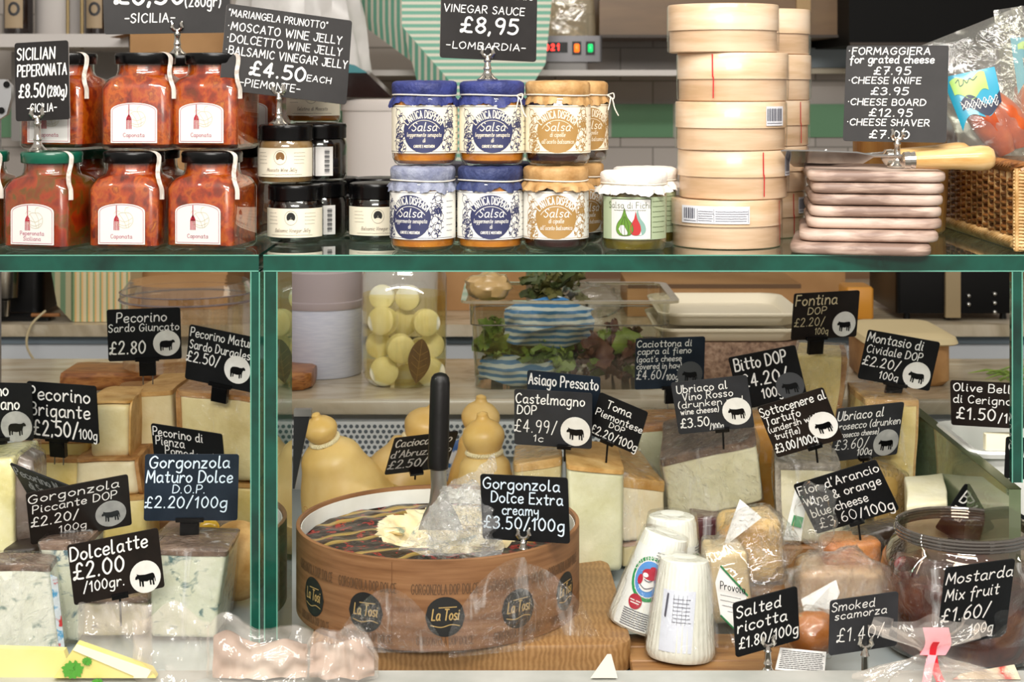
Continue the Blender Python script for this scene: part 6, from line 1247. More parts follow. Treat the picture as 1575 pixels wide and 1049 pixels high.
# ------------------------------------------------------------------ cheeses of the long bay
cheese('large pale green-white wedge standing beside the tub, tan rind on top', ((872, 716), (960, 724), (958, 880), (876, 884)), (1.86, 1.885), .12, gr_, rt, 't', .035, .95, (0, .004), .16, None, seed=31, amp=.0012)
cheese('film-wrapped wedge behind the Gorgonzola Dolce card, tan rind on top', ((792, 716), (864, 704), (864, 878), (792, 878)), (1.93, 1.92), .10, cr, rt, 't', .07, .95, (0, 0), .14, film, seed=32)
cheese('long cream wedge with a stamped tan rind under the Toma card', ((955, 732), (1022, 742), (1024, 830), (957, 834)), (1.93, 1.95), .12, paste('cream peach paste', 'e6d3a8', 'efe0bc', 'f3e8cc'), rt, 't', .16, .95, (-.02, .012), .16, film, seed=33)
cheese('cream cheese piece with pink rind under the stamped wedge', ((955, 836), (1018, 832), (1016, 872), (957, 876)), (1.94, 1.95), .10, cr, M('pink rind', 'cfae9c', .5), 't', .14, 1, (0, 0), .16, film, seed=34)
cheese('wide pale cheese wall behind the Ubriaco Rosso card, brown rind on top', ((982, 656), (1160, 652), (1164, 790), (984, 790)), 2.10, .10, gr_, rb, 'tr', .06, 1, (0, 0), .08, film, seed=35)
rise('tall wooden display step under the wide pale cheese', 984, 1170, 792, 2.10, .12)
cheese('big ivory wedge with a grey-brown rind holding the Ubriaco Rosso card', ((1016, 706), (1164, 676), (1172, 772), (1030, 806)), (1.955, 1.90), .12, paste('ivory paste', 'ddd6ac', 'e6e0bc', 'eee9cc'), rd, 't', .10, .9, (.01, .02), .10, film2, seed=36)
cheese('purple wine-washed cheese piece under the ivory wedge', ((1066, 798), (1122, 796), (1122, 848), (1068, 850)), (1.90, 1.90), .08, rp, None, '', 0, 1, (0, 0), .12, film, seed=37)
rise('wooden display step under the purple cheese', 1043, 1180, 852, 1.90, .12)
cheese('tall orange-yellow slab between the ivory wedge and the truffle card', ((1152, 655), (1222, 645), (1222, 840), (1168, 840)), 1.99, .09, orp, rb, 'l', .06, 1, (0, 0), .14, film, seed=38)
cheese('bright yellow wedge holding the Fontina card, wrapped in film', ((1222, 545), (1304, 550), (1290, 650), (1230, 650)), (2.12, 2.08), .10, ye, rb, 'r', .10, .9, (.02, 0), .10, film2, seed=39)
cheese('yellow wedge standing under the Fontina wedge', ((1226, 652), (1320, 652), (1320, 800), (1226, 800)), 2.10, .11, ye, rb, 'r', .06, 1, (0, 0), .08, film, seed=40)
cheese('tall yellow wedge behind the Ubriaco prosecco card', ((1330, 616), (1412, 618), (1404, 850), (1330, 850)), (1.99, 1.97), .11, ye, rt, 'tr', .03, .95, (0, 0), .08, film2, seed=41)
cheese('white-paste wedge with truffle grey rind under the Sottocenere card', ((1192, 712), (1292, 716), (1300, 838), (1196, 838)), (1.84, 1.86), .09, pw, rg, 'tl', .08, .92, (.01, .01), .18, film, seed=42)
rise('wooden display step under the truffle-rinded wedge', 1185, 1310, 840, 1.84, .11)
cheese('gold film-wrapped wedge between the orange cheese card and the yellow wedge', ((1342, 716), (1398, 732), (1392, 850), (1346, 850)), (1.90, 1.92), .06, M('golden rind', 'c9a056', .4, .2, stops=[(.3, 'b0883e'), (.7, 'd9b670')], scale=20), None, '', 0, .9, (0, 0), .2, film2, seed=43)
cheese('flat ivory cheese lying behind the open glass jar', ((1394, 776), (1458, 771), (1458, 880), (1394, 880)), (1.80, 1.81), .09, pw, None, '', 0, 1, (.02, .01), .10, None, seed=44)
cheese('golden provolone piece wrapped in film below the ivory wedge', ((1108, 812), (1206, 800), (1212, 900), (1112, 905)), (1.76, 1.77), .08, M('golden provolone', 'dfa84a', .35, stops=[(.3, 'cf9638'), (.5, 'e2b058'), (.7, 'ecc87e')], scale=14), None, '', 0, .9, (0, 0), .35, film2, seed=45)
rise('wooden display step under the golden provolone', 1100, 1222, 906, 1.76, .1)
cheese('dark crusted dried piece behind the orange cheese card', ((1300, 828), (1392, 806), (1392, 850), (1300, 850)), (1.745, 1.76), .04, M('dark glazed crust', '30241a', .3, coat=.5, bump=.5, bscale=90), None, '', 0, .9, (0, 0), .4, film, seed=46)
cheese('orange candied cheese piece just below the dark crusted one', ((1268, 838), (1360, 832), (1360, 878), (1268, 880)), (1.72, 1.73), .05, M('candied orange', 'c47a34', .35, stops=[(.3, 'a85f22'), (.6, 'd08a44')], scale=30), None, '', 0, .9, (0, 0), .4, film2, seed=47)
cheese('tan wrapped cheese in the crumpled bag above the scamorza card', ((1232, 880), (1372, 880), (1372, 958), (1232, 965)), (1.70, 1.70), .07, M('smoky tan', 'b98e5c', .4, stops=[(.3, 'a2774a'), (.7, 'cba373')], scale=14), None, '', 0, .9, (0, 0), .3, film2, seed=48)
rise('wooden display step under the tan wrapped cheese', 1226, 1380, 966, 1.70, .1)
cheese('film-wrapped cheese filling the gap behind the salted ricotta', ((1085, 850), (1150, 850), (1160, 960), (1085, 960)), (1.70, 1.70), .06, paste('shadowed wrapped paste', 'c9ad7c', 'd6bd8e', 'dfc99e'), None, '', 0, .9, (0, 0), .2, film2, seed=49)
root = thing('cheese_packet', 'blue and white printed packet tucked behind the caciocavallo heads', 'packet', P(694, 735, 2.19)); m = MB(); m.grid(lambda u, v: P(672 + 52 * u, 800 - 112 * v - 14 * u, 2.20) + Vector((0, .012 * math.sin(3 * u) + nz((u * 3, v * 3, 1), 1, .006), 0)), 12, 12); m.build('film', M('white packet', 'dfe4ea', .3, coat=.4, stops=[(.42, '2f62a8'), (.48, 'dfe6ee'), (.56, 'e8edf2'), (.6, '4a7fc0')], scale=30), root)
# ------------------------------------------------------------------ salted ricotta
ric, nt, b = newmat('ricotta'); b.inputs['Roughness'].default_value = .38; v = coords(nt); n, _ = tex(nt, v, 'noise', 24, 5); nt.links.new(ramp(nt, n, [(.3, 'd6d6c8'), (.5, 'e0e0d4'), (.7, 'e8e8de')]), b.inputs['Base Color']); n4, _ = tex(nt, coords(nt, (1, 1, .3)), 'noise', 120, 3); bp = nt.nodes.new('ShaderNodeBump'); bp.inputs['Strength'].default_value = .4; bp.inputs['Distance'].default_value = .004; nt.links.new(n4, bp.inputs['Height']); nt.links.new(bp.outputs[0], b.inputs['Normal'])
root = thing('plank', 'brown wooden plank under the salted ricotta at the case front', 'board', (PX(1055, 1.6), 1.62, ZF)); m = MB(); px0, px1 = PX(972, 1.57), PX(1255, 1.57)
for y0, y1 in ((1.556, 1.592), (1.5945, 1.632), (1.6345, 1.672)): m.loft([rrect((px0 + px1) / 2, (y0 + y1) / 2, z, (px1 - px0) / 2 - e, (y1 - y0) / 2 - e, .003) for z, e in ((ZF + .0006, .001), (ZF + .014, 0), (ZF + .0155, .001))])
m.build('slats', wood_d, root)
def ricotta(label, base, tip, r0, r1, bag=True, label_kind=None, rotz=0):
    base, tip = Vector(base), Vector(tip); ax = tip - base; L = ax.length; rot = Vector((0, 0, 1)).rotation_difference(ax.normalized()).to_matrix() @ Matrix.Rotation(rotz, 3, 'Z'); root = thing('salted_ricotta', label, 'cheese', base, 0, 'white salted ricotta cones')
    m = MB(); m.lathe([(.0001, .001), (r0 * .93, .001), (r0, .006), (r0 * .995, .012), (r1 * 1.03, L * .93), (r1 * .96, L * .985), (r1 * .8, L), (.0001, L * .985)], 120, cap0=False, cap1=False, fn=lambda r, z, t: r * (1 + (.016 * math.sin(38 * t) if .005 < z < L * .95 else 0))); m.xf(lambda v: base + rot @ (v + Vector((nz(v, 30, .0016), nz(v, 30, .0016, 2), 0)))); m.build('cheese', ric, root)
    def mp(x, z, e=.0012):
        r = r0 + (r1 - r0) * z / L + e; t = x / r; return base + rot @ Vector((r * math.sin(t), -r * math.cos(t), z))
    if label_kind == 'table':
        m = MB(); m.grid(lambda u, v: mp(-.032 + .034 * u + .004 * v, .012 + .058 * v, .0016), 10, 10); la = m.build('label', M('label paper grey', 'd4d8e4', .5), root); q = MB(); sk = MATS.get('sticker ink', ink)
        q.strokes([[Vector((-.0255, .045)), Vector((-.0225, .066))]], .0022, lambda x, y: mp(x, y, .0022))
        for i in range(7): scribble(q, -.017, -.001, .062 - i * .0036, .0006, lambda x, y: mp(x, y, .0022), 0, i)
        for xx in (-.018, -.0135, -.009, -.005): q.strokes([[Vector((xx, .038)), Vector((xx + .002, .066))]], .0003, lambda x, y: mp(x, y, .0022), 0, 2)
        q.build('print', sk, la)
    if label_kind == 'emblem':
        m = MB(); m.grid(lambda u, v: mp(-.033 + .06 * u, .004 + .082 * v, .0016), 12, 10); la = m.build('label', M('clear label', 'dfe2de', .45), root); q = MB()
        gm = [M('emblem green', '1f8a4a', .4), M('emblem blue', '4f86c4', .4), redpr, paper, MATS.get('sticker ink', ink)]
        def disc(cx, cz, rx, rz, mat, e, n=26):
            q.add([mp(cx, cz, e)] + [mp(cx + rx * math.cos(2*math.pi*k/n), cz + rz * math.sin(2*math.pi*k/n), e) for k in range(n)], [(0, k + 1, (k + 1) % n + 1) for k in range(n)], mat, False)
        cx, cz = -.006, .056; disc(cx, cz, .0190, .0225, 0, .0022); disc(cx, cz, .0158, .0188, 3, .0025); disc(cx, cz, .0148, .0178, 1, .0028)
        disc(cx - .001, cz - .004, .0085, .0085, 3, .0034); disc(cx + .0005, cz + .005, .0085, .0055, 2, .0037); disc(cx + .003, cz + .0105, .004, .003, 2, .0040); disc(cx - .004, cz + .0035, .003, .0022, 3, .0042); disc(cx - .0085, cz - .002, .0028, .005, 2, .0042)
        q.strokes([smooth2([(cx - .007, cz - .007), (cx - .001, cz - .0095), (cx + .006, cz - .006)]), smooth2([(cx - .004, cz - .001), (cx, cz - .002), (cx + .004, cz)])], .0008, lambda x, y: mp(x, y, .0045), 4)
        pl, tw = text('CIOTTI PECORINO', 1, .6, res=2)
        q.strokes([[Vector((cx + (.0162 + p.y * .0042) * math.sin((p.x / tw - .5) * 2.6) * 1.0, cz + (.0192 + p.y * .0042) * math.cos((p.x / tw - .5) * 2.6))) for p in c] for c in pl], .0007, lambda x, y: mp(x, y, .003), 3)
        disc(-.0135, .031, .0075, .0075, 2, .0026); q.strokes([[Vector((-.019, .032)), Vector((-.008, .032))], [Vector((-.018, .0295)), Vector((-.009, .0295))]], .0011, lambda x, y: mp(x, y, .003), 3)
        for i in range(8): scribble(q, -.024, .004, .022 - i * .0022, .0009, lambda x, y: mp(x, y, .0024), 4, i)
        for i in range(4): scribble(q, -.004, .012, .084 - i * .003, .0008, lambda x, y: mp(x, y, .0024), 4, i + 9)
        q.build('emblem', gm, la)
    if bag:
        m = MB(); m.lathe([(r0 * .8, .0005), (r0 * 1.04, .003), (r0 * 1.05, .012), (r1 * 1.1, L * .95), (r1 * 1.05, L * 1.012), (r1 * .5, L * 1.02)], 60, cap0=False, cap1=False, fn=lambda r, z, t: r * (1 + .02 * noise.noise(Vector((math.cos(t) * 2, math.sin(t) * 2, z * 30)))))
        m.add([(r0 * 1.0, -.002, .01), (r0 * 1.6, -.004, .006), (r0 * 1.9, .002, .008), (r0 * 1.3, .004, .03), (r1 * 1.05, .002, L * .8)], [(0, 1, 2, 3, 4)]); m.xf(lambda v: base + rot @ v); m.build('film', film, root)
    return root
pz = ZF + .0158
ricotta('white salted ricotta cone in front, ribbed, with a plain grey label', (PX(1046, 1.605), 1.605, pz), (PX(1053, 1.61), 1.612, pz + .096), .0345, .0245, True, 'table', R(8))
ricotta('leaning salted ricotta cone with the round green emblem label', (PX(985, 1.655), 1.668, pz + .008), (PX(1026, 1.66), 1.672, pz + .104), .034, .023, True, 'emblem', R(-6))
ricotta('salted ricotta cone standing at the back of the three', (PX(1032, 1.76), 1.76, ZF + .001), (PX(1034, 1.76), 1.76, PZ(792, 1.76)), .034, .0255, True, 'emblem', R(58))
# provola pouch with a white label
root = thing('cheese_pouch', 'clear pouch with a green-edged white label beside the salted ricotta', 'pouch', P(1120, 985, 1.63)); tl, tr, br_, bl = P(1085, 838, 1.69), P(1215, 848, 1.70), P(1180, 992, 1.625), P(1098, 985, 1.63); m = MB()
def fn(u, v):
    p = bl.lerp(br_, u).lerp(tl.lerp(tr, u), v); return p + Vector((0, nz(p, 35, .008), nz(p, 30, .004)))
m.grid(fn, 26, 26); m.build('film', bagfilm, root)
la_ = [P(1100, 896, 1.625), P(1108, 870, 1.63), P(1150, 916, 1.622), P(1128, 966, 1.612), P(1108, 946, 1.612)]
m = MB(); m.prism(la_, (0, .0006, 0)); la = m.build('label', paper, root); m = MB(); m.tube([la_[1] + Vector((0, -.001, 0)), la_[2] + Vector((0, -.001, 0))], .001, 5); m.tube([la_[4] + Vector((0, -.001, 0)), la_[3] + Vector((0, -.001, 0))], .001, 5)
m.build('green_edge', M('label green', '2f7a4a', .5), la); m = MB(); pl, tw = text('Provola', .0075, .75, 0); a_ = P(1108, 905, 1.6185); m.strokes([[Vector((p.x, p.y)) for p in c] for c in pl], .0009, lambda x, y: a_ + Vector((x * .95, -.001, y - x * .2)))
for i in range(5): scribble(m, 0, .02, -.006 - i * .005, .0006, lambda x, y: a_ + Vector((x * .95, -.001 + y * .05, y - x * .2)), 0, i)
m.build('print', ink, la)
# smoked scamorza and papers
scm = M('smoked skin', 'a2632a', .35, coat=.4, stops=[(.3, '8a4f1c'), (.6, 'b0703a'), (.8, 'c48a50')], scale=30)
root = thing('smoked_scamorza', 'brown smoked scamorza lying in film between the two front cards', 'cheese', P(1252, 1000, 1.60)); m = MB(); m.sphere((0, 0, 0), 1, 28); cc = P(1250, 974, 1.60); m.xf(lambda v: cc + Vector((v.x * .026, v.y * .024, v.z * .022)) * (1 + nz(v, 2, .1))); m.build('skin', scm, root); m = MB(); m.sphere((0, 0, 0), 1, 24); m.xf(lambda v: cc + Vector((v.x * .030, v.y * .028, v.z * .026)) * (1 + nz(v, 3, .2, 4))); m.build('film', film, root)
root = thing('paper_label', 'white ingredient label standing behind the two front card stands', 'label', P(1230, 1036, 1.565)); q4 = [P(1192, 1030, 1.555), P(1268, 1036, 1.555), P(1271, 1003, 1.565), P(1200, 996, 1.565)]; m = MB(); m.prism(q4, (0, .0006, 0)); la = m.build('paper', paper, root); m = MB()
def mp(x, y): return q4[0].lerp(q4[1], x).lerp(q4[3].lerp(q4[2], x), y) + Vector((0, -.0008, 0))
for i in range(10):
    x = .06
    while x < .93: w = rnd.uniform(.03, .1); m.strokes([[Vector((x, .9 - i * .085)), Vector((min(x + w, .95), .9 - i * .085))]], .03, mp, 0, 2); x += w + .025
m.build('print', ink, la)
# white paper corner inside bags
root = thing('folded_paper', 'white folded paper piece in the film above the provolone', 'paper', P(1140, 835, 1.72)); m = MB(); m.prism([P(1112, 842, 1.735), P(1172, 796, 1.745), P(1138, 768, 1.75), P(1126, 800, 1.74)], (0, .0008, 0)); m.build('paper', paper, root)
root = thing('paper_scrap', 'white paper scrap inside the crumpled bag beside the salted ricotta card', 'paper', P(1260, 960, 1.64)); m = MB(); m.prism([P(1232, 922, 1.655), P(1286, 892, 1.66), P(1292, 912, 1.655), P(1268, 960, 1.645), P(1238, 945, 1.645)], (0, .0008, 0)); m.build('paper', paper, root)
root = thing('paper_cone', 'small white paper corner rising over the front lip below the board', 'paper', P(925, 1049, 1.515)); m = MB(); m.loft([[P(908, 1043, 1.505), P(950, 1043, 1.505), P(946, 1043, 1.512), P(912, 1043, 1.512)], [P(934, 1006, 1.508), P(940, 1006, 1.508), P(940, 1006, 1.511), P(934, 1006, 1.511)]]); m.build('paper', M('off white paper', 'd8d4c8', .6), root)
# crumpled bags in the bay
for lb, px, py, D, s, sd in (('crumpled clear bag over the tan wrapped cheese', 1290, 905, 1.665, (.055, .03, .040), 3), ('crumpled clear bag over the golden provolone', 1160, 850, 1.735, (.045, .03, .042), 5), ('clear bag leaning on the orange cheese card', 1255, 795, 1.70, (.022, .012, .034), 7)):
    blob('clear_bag', lb, 'bag', P(px, py, D), s, film2 if sd != 7 else bagfilm, sd, .35)
m = MB(); q_ = [P(1232, 790, 1.715), P(1246, 786, 1.715), P(1252, 806, 1.715), P(1238, 812, 1.715)]
# green sticker on the bag
root = thing('paper_sleeve', 'white paper sleeve with a small green print beside the orange cheese card', 'paper', P(1220, 830, 1.74)); m = MB(); m.prism([P(1205, 830, 1.745), P(1232, 832, 1.745), P(1242, 760, 1.75), P(1226, 740, 1.75)], (0, .001, 0)); pa = m.build('paper', M('pale translucent paper', 'dfe0dc', .5), root); m = MB(); m.prism([P(1217, 808, 1.7445), P(1232, 812, 1.7445), P(1236, 796, 1.7445), P(1221, 792, 1.7445)], (0, -.0006, 0)); m.build('print', M('label green 2', '3f8a5a', .5), pa)
# ------------------------------------------------------------------ mostarda jar
c = Vector((PX(1478, 1.68), 1.672, ZF + .0006)); root = thing('mostarda_jar', 'big open-mouthed glass jar of dark red fruit mostarda at the end of the case', 'jar', c)
HJ = PZ(812, 1.66) - c.z; jr = .084; m = MB()
m.lathe([(.0001, .004), (jr * .8, .001), (jr * .95, .006), (jr, .02), (jr, HJ * .62), (jr * .97, HJ * .74), (jr * .86, HJ * .86), (jr * .80, HJ * .89), (jr * .79, HJ * .92), (jr * .815, HJ * .93), (jr * .79, HJ * .945), (jr * .815, HJ * .96), (jr * .79, HJ * .975), (jr * .81, HJ * .995), (jr * .79, HJ), (jr * .765, HJ * .985), (jr * .765, HJ * .9), (jr * .83, HJ * .84), (jr * .945, HJ * .72)], 64, c, cap0=False, cap1=False); m.build('glass_body', THIN('jar glass warm', (222, 214, 204), 2.0, .03, haze=.02, hazecol=(190, 180, 170)), root)
m = MB()
for zz, rr_ in ((.925, .80), (.952, .812), (.978, .812), (1.0, .80)): m.tube([c + Vector((jr * rr_ * math.cos(t), jr * rr_ * math.sin(t), HJ * zz)) for t in [2*math.pi*k/64 for k in range(64)]], .0019, 8, closed=True)
m.build('screw_rim', THIN('rim glass', (150, 138, 126), 2.2, .03, haze=.12, hazecol=(200, 190, 180)), root)
most = M('fruit mostarda', '4a1810', .25, coat=.5, kind='noise', stops=[(.28, '24100a'), (.42, '50180c'), (.52, '6a2a14'), (.62, '8a5426'), (.75, '4a1c0e')], scale=26, dist=.6)
m = MB(); m.lathe([(.0001, .006), (jr * .92, .008), (jr * .975, .02), (jr * .975, HJ * .60), (jr * .93, HJ * .64), (jr * .5, HJ * .66), (.0001, HJ * .65)], 56, c, cap0=False, cap1=False); m.xf(lambda v: v + Vector((0, 0, nz(v, 40, .004) if v.z > c.z + HJ * .6 else 0))); m.build('fruit_syrup', most, root)
GF = 'candied fruits in the mostarda jar'
for k, (px, py, nm, colr) in enumerate(((1392, 868, 'red candied cherry by the jar wall on the card side', '6f1a18'), (1398, 884, 'dark red candied cherry just below the top one', '5f1214'), (1412, 930, 'amber candied pear slice low behind the jar wall', '8a5a24'), (1440, 852, 'pale candied pear slice on the surface of the mostarda', '8f6f38'))):
    p = P(px, py, 1.645); m = MB(); m.sphere((0, 0, 0), .0095, 16, sc=(1.2, .6, .9)); o = m.build('candied_fruit', M('fruit %d' % k, colr, .25, coat=.5)); o.location = (p.x, p.y, p.z); tag(o, nm, 'fruit', GF)
def wrapj(t): return t
root2 = thing('cling_film_cover', 'cling film pulled round the neck and card of the mostarda jar', 'cling film', c + Vector((0, -.09, .03)))
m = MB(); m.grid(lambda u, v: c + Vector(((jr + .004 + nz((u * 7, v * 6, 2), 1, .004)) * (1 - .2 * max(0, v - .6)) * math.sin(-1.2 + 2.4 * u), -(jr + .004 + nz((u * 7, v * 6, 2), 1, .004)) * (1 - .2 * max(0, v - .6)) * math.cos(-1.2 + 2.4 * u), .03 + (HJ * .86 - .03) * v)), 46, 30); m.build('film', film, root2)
# ------------------------------------------------------------------ white olive tray beyond the partition
root = thing('olive_tray', 'white deep olive tray with a rolled rim beyond the glass partition', 'tray', (PX(1540, 1.80) + .1, 1.87, ZF)); zr_ = ZC - .4085; x0, x1 = PX(1441, 1.94), .80
m = MB(); trw = M('white melamine', 'e2e2dd', .25, coat=.3)
def tr3(z, e, k=.02): return rrect((x0 + x1) / 2, 1.877, z, (x1 - x0) / 2 - e, .085 - e, k)
m.loft([tr3(ZF + .0006, .016), tr3(zr_ - .01, .012), tr3(zr_ - .008, .002), tr3(zr_ - .003, 0), tr3(zr_, .002), tr3(zr_ - .001, .008), tr3(zr_ - .004, .014), tr3(zr_ - .08, .018)], True, True); m.build('tray_body', trw, root)
m = MB(); m.sphere((0, 0, 0), 1, 8)
for k in range(26):
    pass
oliv = M('green olive', '7d8a3a', .25, coat=.4); 
for k in range(14):
    x = x0 + .03 + .022 * (k % 5) + rnd.uniform(-.003, .003); y = 1.82 + .024 * (k // 5); m = MB(); m.sphere((0, 0, 0), .0105, 14, sc=(1.2, 1, 1)); o = m.build('olive', oliv); o.location = (x, y, zr_ - .0695); tag(o, 'green olive lying deep in the white tray', 'olive', 'green olives in the white tray')
root = thing('card_block', 'cream plastic card block on the rim of the olive tray', 'card holder', P(1534, 690, 1.80)); m = MB(); m.loft([rrect(PX(1537, 1.80), 1.803, z, .0158 - e, .006, .002) for z, e in ((zr_ + .0004, .0), (zr_ + .018, 0), (zr_ + .0185, .001))]); m.build('block', M('cream block', 'efe6c8', .4), root)
# ------------------------------------------------------------------ bags and packs on the front lip
ham = M('pale pink ham', 'c9ac9a', .8, spec=.2, stops=[(.3, 'a0887a'), (.5, 'b9a394'), (.7, 'd2c4b8')], scale=10, dist=1)
clearb = THIN('clear front bag', (254, 251, 248), .7, .05, haze=.12, hazecol=(252, 246, 240), bump=.4, bscale=20, streak=.25, sscale=18)  # pale streaks painted in for highlights on the folds
ZL = ZC - .555
def front_bag(label, x0, x1, ytop, D, seed, meat=True, name='ham_bag'):
    root = thing(name, label, 'bag', (PX((x0 + x1) / 2, D), D, ZL), 0, 'clear bags on the front lip'); m = MB(); n = 40
    def fn(u, v, s):
        px = x0 + (x1 - x0) * u; yt = ytop(u); py = 1041 + (yt - 1041) * v; k = math.sin(math.pi * u) ** .5
        p = P(px, py, D); p.y += s * (.014 * k * (1 - v) + .002) + nz((u * 5, v * 4, seed), 1, .007) + nz((u * 14, v * 3, seed + 1), 1, .003); return p
    m.grid(lambda u, v: fn(u, v, -1), 36, 20); m.grid(lambda u, v: fn(1 - u, v, 1), 36, 20); m.build('film', clearb, root)
    if meat:
        m = MB(); m.grid(lambda u, v: fn(.06 + .88 * u, v * .70, -.5) + Vector((0, .003, 0)), 30, 14); m.grid(lambda u, v: fn(.94 - .88 * u, v * .70, .5), 30, 14); m.build('sliced_ham', ham, root)
front_bag('clear bag of pale pink sliced ham on the front lip below the gorgonzola block', 318, 482, lambda u: 965 - 22 * math.sin(u * 9) * (1 - u) - 8 * math.sin(u * 4), 1.505, 2)
front_bag('tall clear empty bag standing between the yellow packs and the ham bag', 205, 322, lambda u: 940 + 16 * math.sin(u * 7 + 1), 1.512, 4, False, 'clear_bag')
front_bag('small clear bag of pale ham in front of the wooden tub', 470, 582, lambda u: 1000 - 38 * math.sin(math.pi * u) ** .6 - 8 * math.sin(u * 11), 1.500, 6)
front_bag('narrow clear cellophane bag standing below the Dolcelatte card', 120, 234, lambda u: 928 + 3 * math.sin(u * 9), 1.535, 8, False, 'clear_bag')
yel = M('yellow carton', 'e6dc96', .5, stops=[(.4, 'e2d480'), (.6, 'ece4b8')], scale=4); yelp = M('pale yellow carton', 'f2ead0', .4); parsley = M('parsley print', '4f9a32', .5)
def pack(label, pts, D, mat, leaves_, edge=None):
    root = thing('yellow_pack', label, 'pack', P((pts[0][0] + pts[1][0]) / 2, 1043, D), 0, 'yellow cartons at the front lip'); m = MB(); m.prism([P(x, y, D) for x, y in pts], (0, .010, 0)); b0 = m.build('carton', mat, root)
    if edge: m = MB(); m.prism([P(x, y, D - .0012) for x, y in edge], (0, .0008, 0)); m.build('pale_band', yelp, b0)
    m = MB()
    for (cx, cy, s) in leaves_:
        for k in range(7):
            a = 2*math.pi*k/7 + cx; p = P(cx + s * .55 * math.cos(a), cy + s * .4 * math.sin(a), D - .0016); rr_ = s * .42 * D / F; m.add([p + Vector((rr_ * (1 + .3 * math.sin(5 * t)) * math.cos(t), -.0002 * k, rr_ * (1 + .3 * math.sin(5 * t)) * math.sin(t))) for t in [2*math.pi*j/15 for j in range(15)]], [tuple(range(15))], 0, False)
    if m.v: m.build('parsley_print', parsley, b0)
pack('plain yellow carton at the picture edge on the front lip', [(-60, 1043), (112, 1043), (98, 1001), (-60, 996)], 1.512, yel, [(4, 1052, 7)])
pack('yellow carton with a parsley picture, tilted on the front lip', [(82, 1043), (240, 1043), (232, 1030), (118, 990)], 1.500, yel, [(112, 1030, 17), (134, 1017, 8), (150, 1050, 9)], [(112, 1000), (118, 991), (233, 1031), (226, 1043), (205, 1043), (206, 1040)])
# gathered gift bag with red ribbon
root = thing('ribboned_bag', 'clear gathered bag tied with a red ribbon at the front of the case', 'bag', (PX(1432, 1.50), 1.50, ZL)); D = 1.500; cx = PX(1430, D); zt = PZ(1004, D)
m = MB(); prof = [(PZ(1046, D) - zt, .062), (PZ(1039, D) - zt, .060), (PZ(1026, D) - zt, .042), (PZ(1014, D) - zt, .018), (0, .0065), (PZ(996, D) - zt, .012), (PZ(984, D) - zt, .030), (PZ(972, D) - zt, .050), (PZ(960, D) - zt, .050)]
rings = []
for i, (z, r) in enumerate(prof):
    rings.append([Vector((cx + r * (1 + .16 * math.sin(11 * t + i * .5) + .1 * noise.noise(Vector((math.cos(t) * 2, math.sin(t) * 2, i))) ) * math.cos(t), D + .38 * r * (1 + .2 * math.sin(9 * t + i)) * math.sin(t), zt + z + .010 * (i > 5) * noise.noise(Vector((math.cos(t) * 1.6, math.sin(t) * 1.6, 3))))) for t in [2*math.pi*k/72 for k in range(72)]])
m.loft(rings, False, False); m.build('film', clearb, root)
rbn = M('red ribbon', 'd8182a', .35); m = MB()
m.tube([(cx + .0075 * math.cos(t), D + .0045 * math.sin(t), zt) for t in [2*math.pi*k/20 for k in range(20)]], .0016, 6, closed=True); r0 = Vector((cx + .001, D - .006, zt))
def rib(p, w):
    L = smooth2([Vector(x) for x in p], 4); m.loft([[x + Vector((-w, 0, 0)), x + Vector((w, -.0003, 0)), x + Vector((w, .0004, 0)), x + Vector((-w, .0007, 0))] for x in L])
rib([r0, r0 + Vector((.002, -.002, -.012)), r0 + Vector((.008, -.004, -.026))], .0042); rib([r0, r0 + Vector((.001, -.001, .008)), r0 + Vector((.003, -.003, .013))], .003); m.build('ribbon', rbn, root)
m = MB(); rib([r0, r0 + Vector((-.004, -.003, -.010)), r0 + Vector((-.007, -.004, -.026))], .004); rib([r0, r0 + Vector((.006, .002, .010)), r0 + Vector((.004, .004, .024))], .012); o = m.build('pink_ribbon', M('pink ribbon', 'efa6b0', .35), root)
m = MB(); m.loft([[P(1465, 1045, D + .004), P(1570, 1045, D + .004), P(1570, 1045, D + .02), P(1465, 1045, D + .02)], [P(1478, 1036, D + .004), P(1560, 1022, D + .004), P(1560, 1022, D + .018), P(1478, 1036, D + .018)]], True, True, 0, False); m.build('sweets', M('cream sweets', 'ecd6b4', .5, stops=[(.44, 'f0e0c4'), (.52, 'd84038'), (.58, 'f0e0c4')], scale=24), root)
front_bag('clear bag of cream and red sweets beside the ribboned bag', 1440, 1560, lambda u: 1028 - 8 * math.sin(u * 6), 1.49, 12, False, 'sweet_bag')
# ------------------------------------------------------------------ price cards in the case
B = lambda u, v, r, k='cow', m=badge_w: (u, v, r, k, m)
card('black card reading Pecorino Sardo Giuncato with a sheep badge', (167, 475), (277, 473), (167, 556), 2.04, [('Pecorino', .13, .80, .25, .20), ('Sardo Giuncato', .02, .97, .43, .16), ('£2.80', .02, .50, .86, .26)], slate, .01, B(.80, .68, .25, 'sheep'), ('clip', .53, .014))
card('black card reading Pecorino Maturo Sardo Durgalesu, cut off by the glass divider', (290, 500), (400, 517), (280, 586), 1.96, [('Pecorino Maturo', .03, 1.0, .20, .17), ('Sardo Durgalesu', .03, .98, .42, .17), ('£2.50/', .0, .48, .66, .20)], slate, .01, B(.75, .64, .25, 'sheep'), ('clip', .53, 0))
card('black card reading Brigante pecorino, two pounds fifty', (38, 588), (153, 590), (40, 679), 1.93, [('Pecorino', .02, .90, .30, .24), ('Brigante', .02, .88, .58, .24), ('£2,50/', .05, .70, .92, .28), ('100g', .72, .98, .93, .18)], slate, .01, None, ('clip', .40, .012))
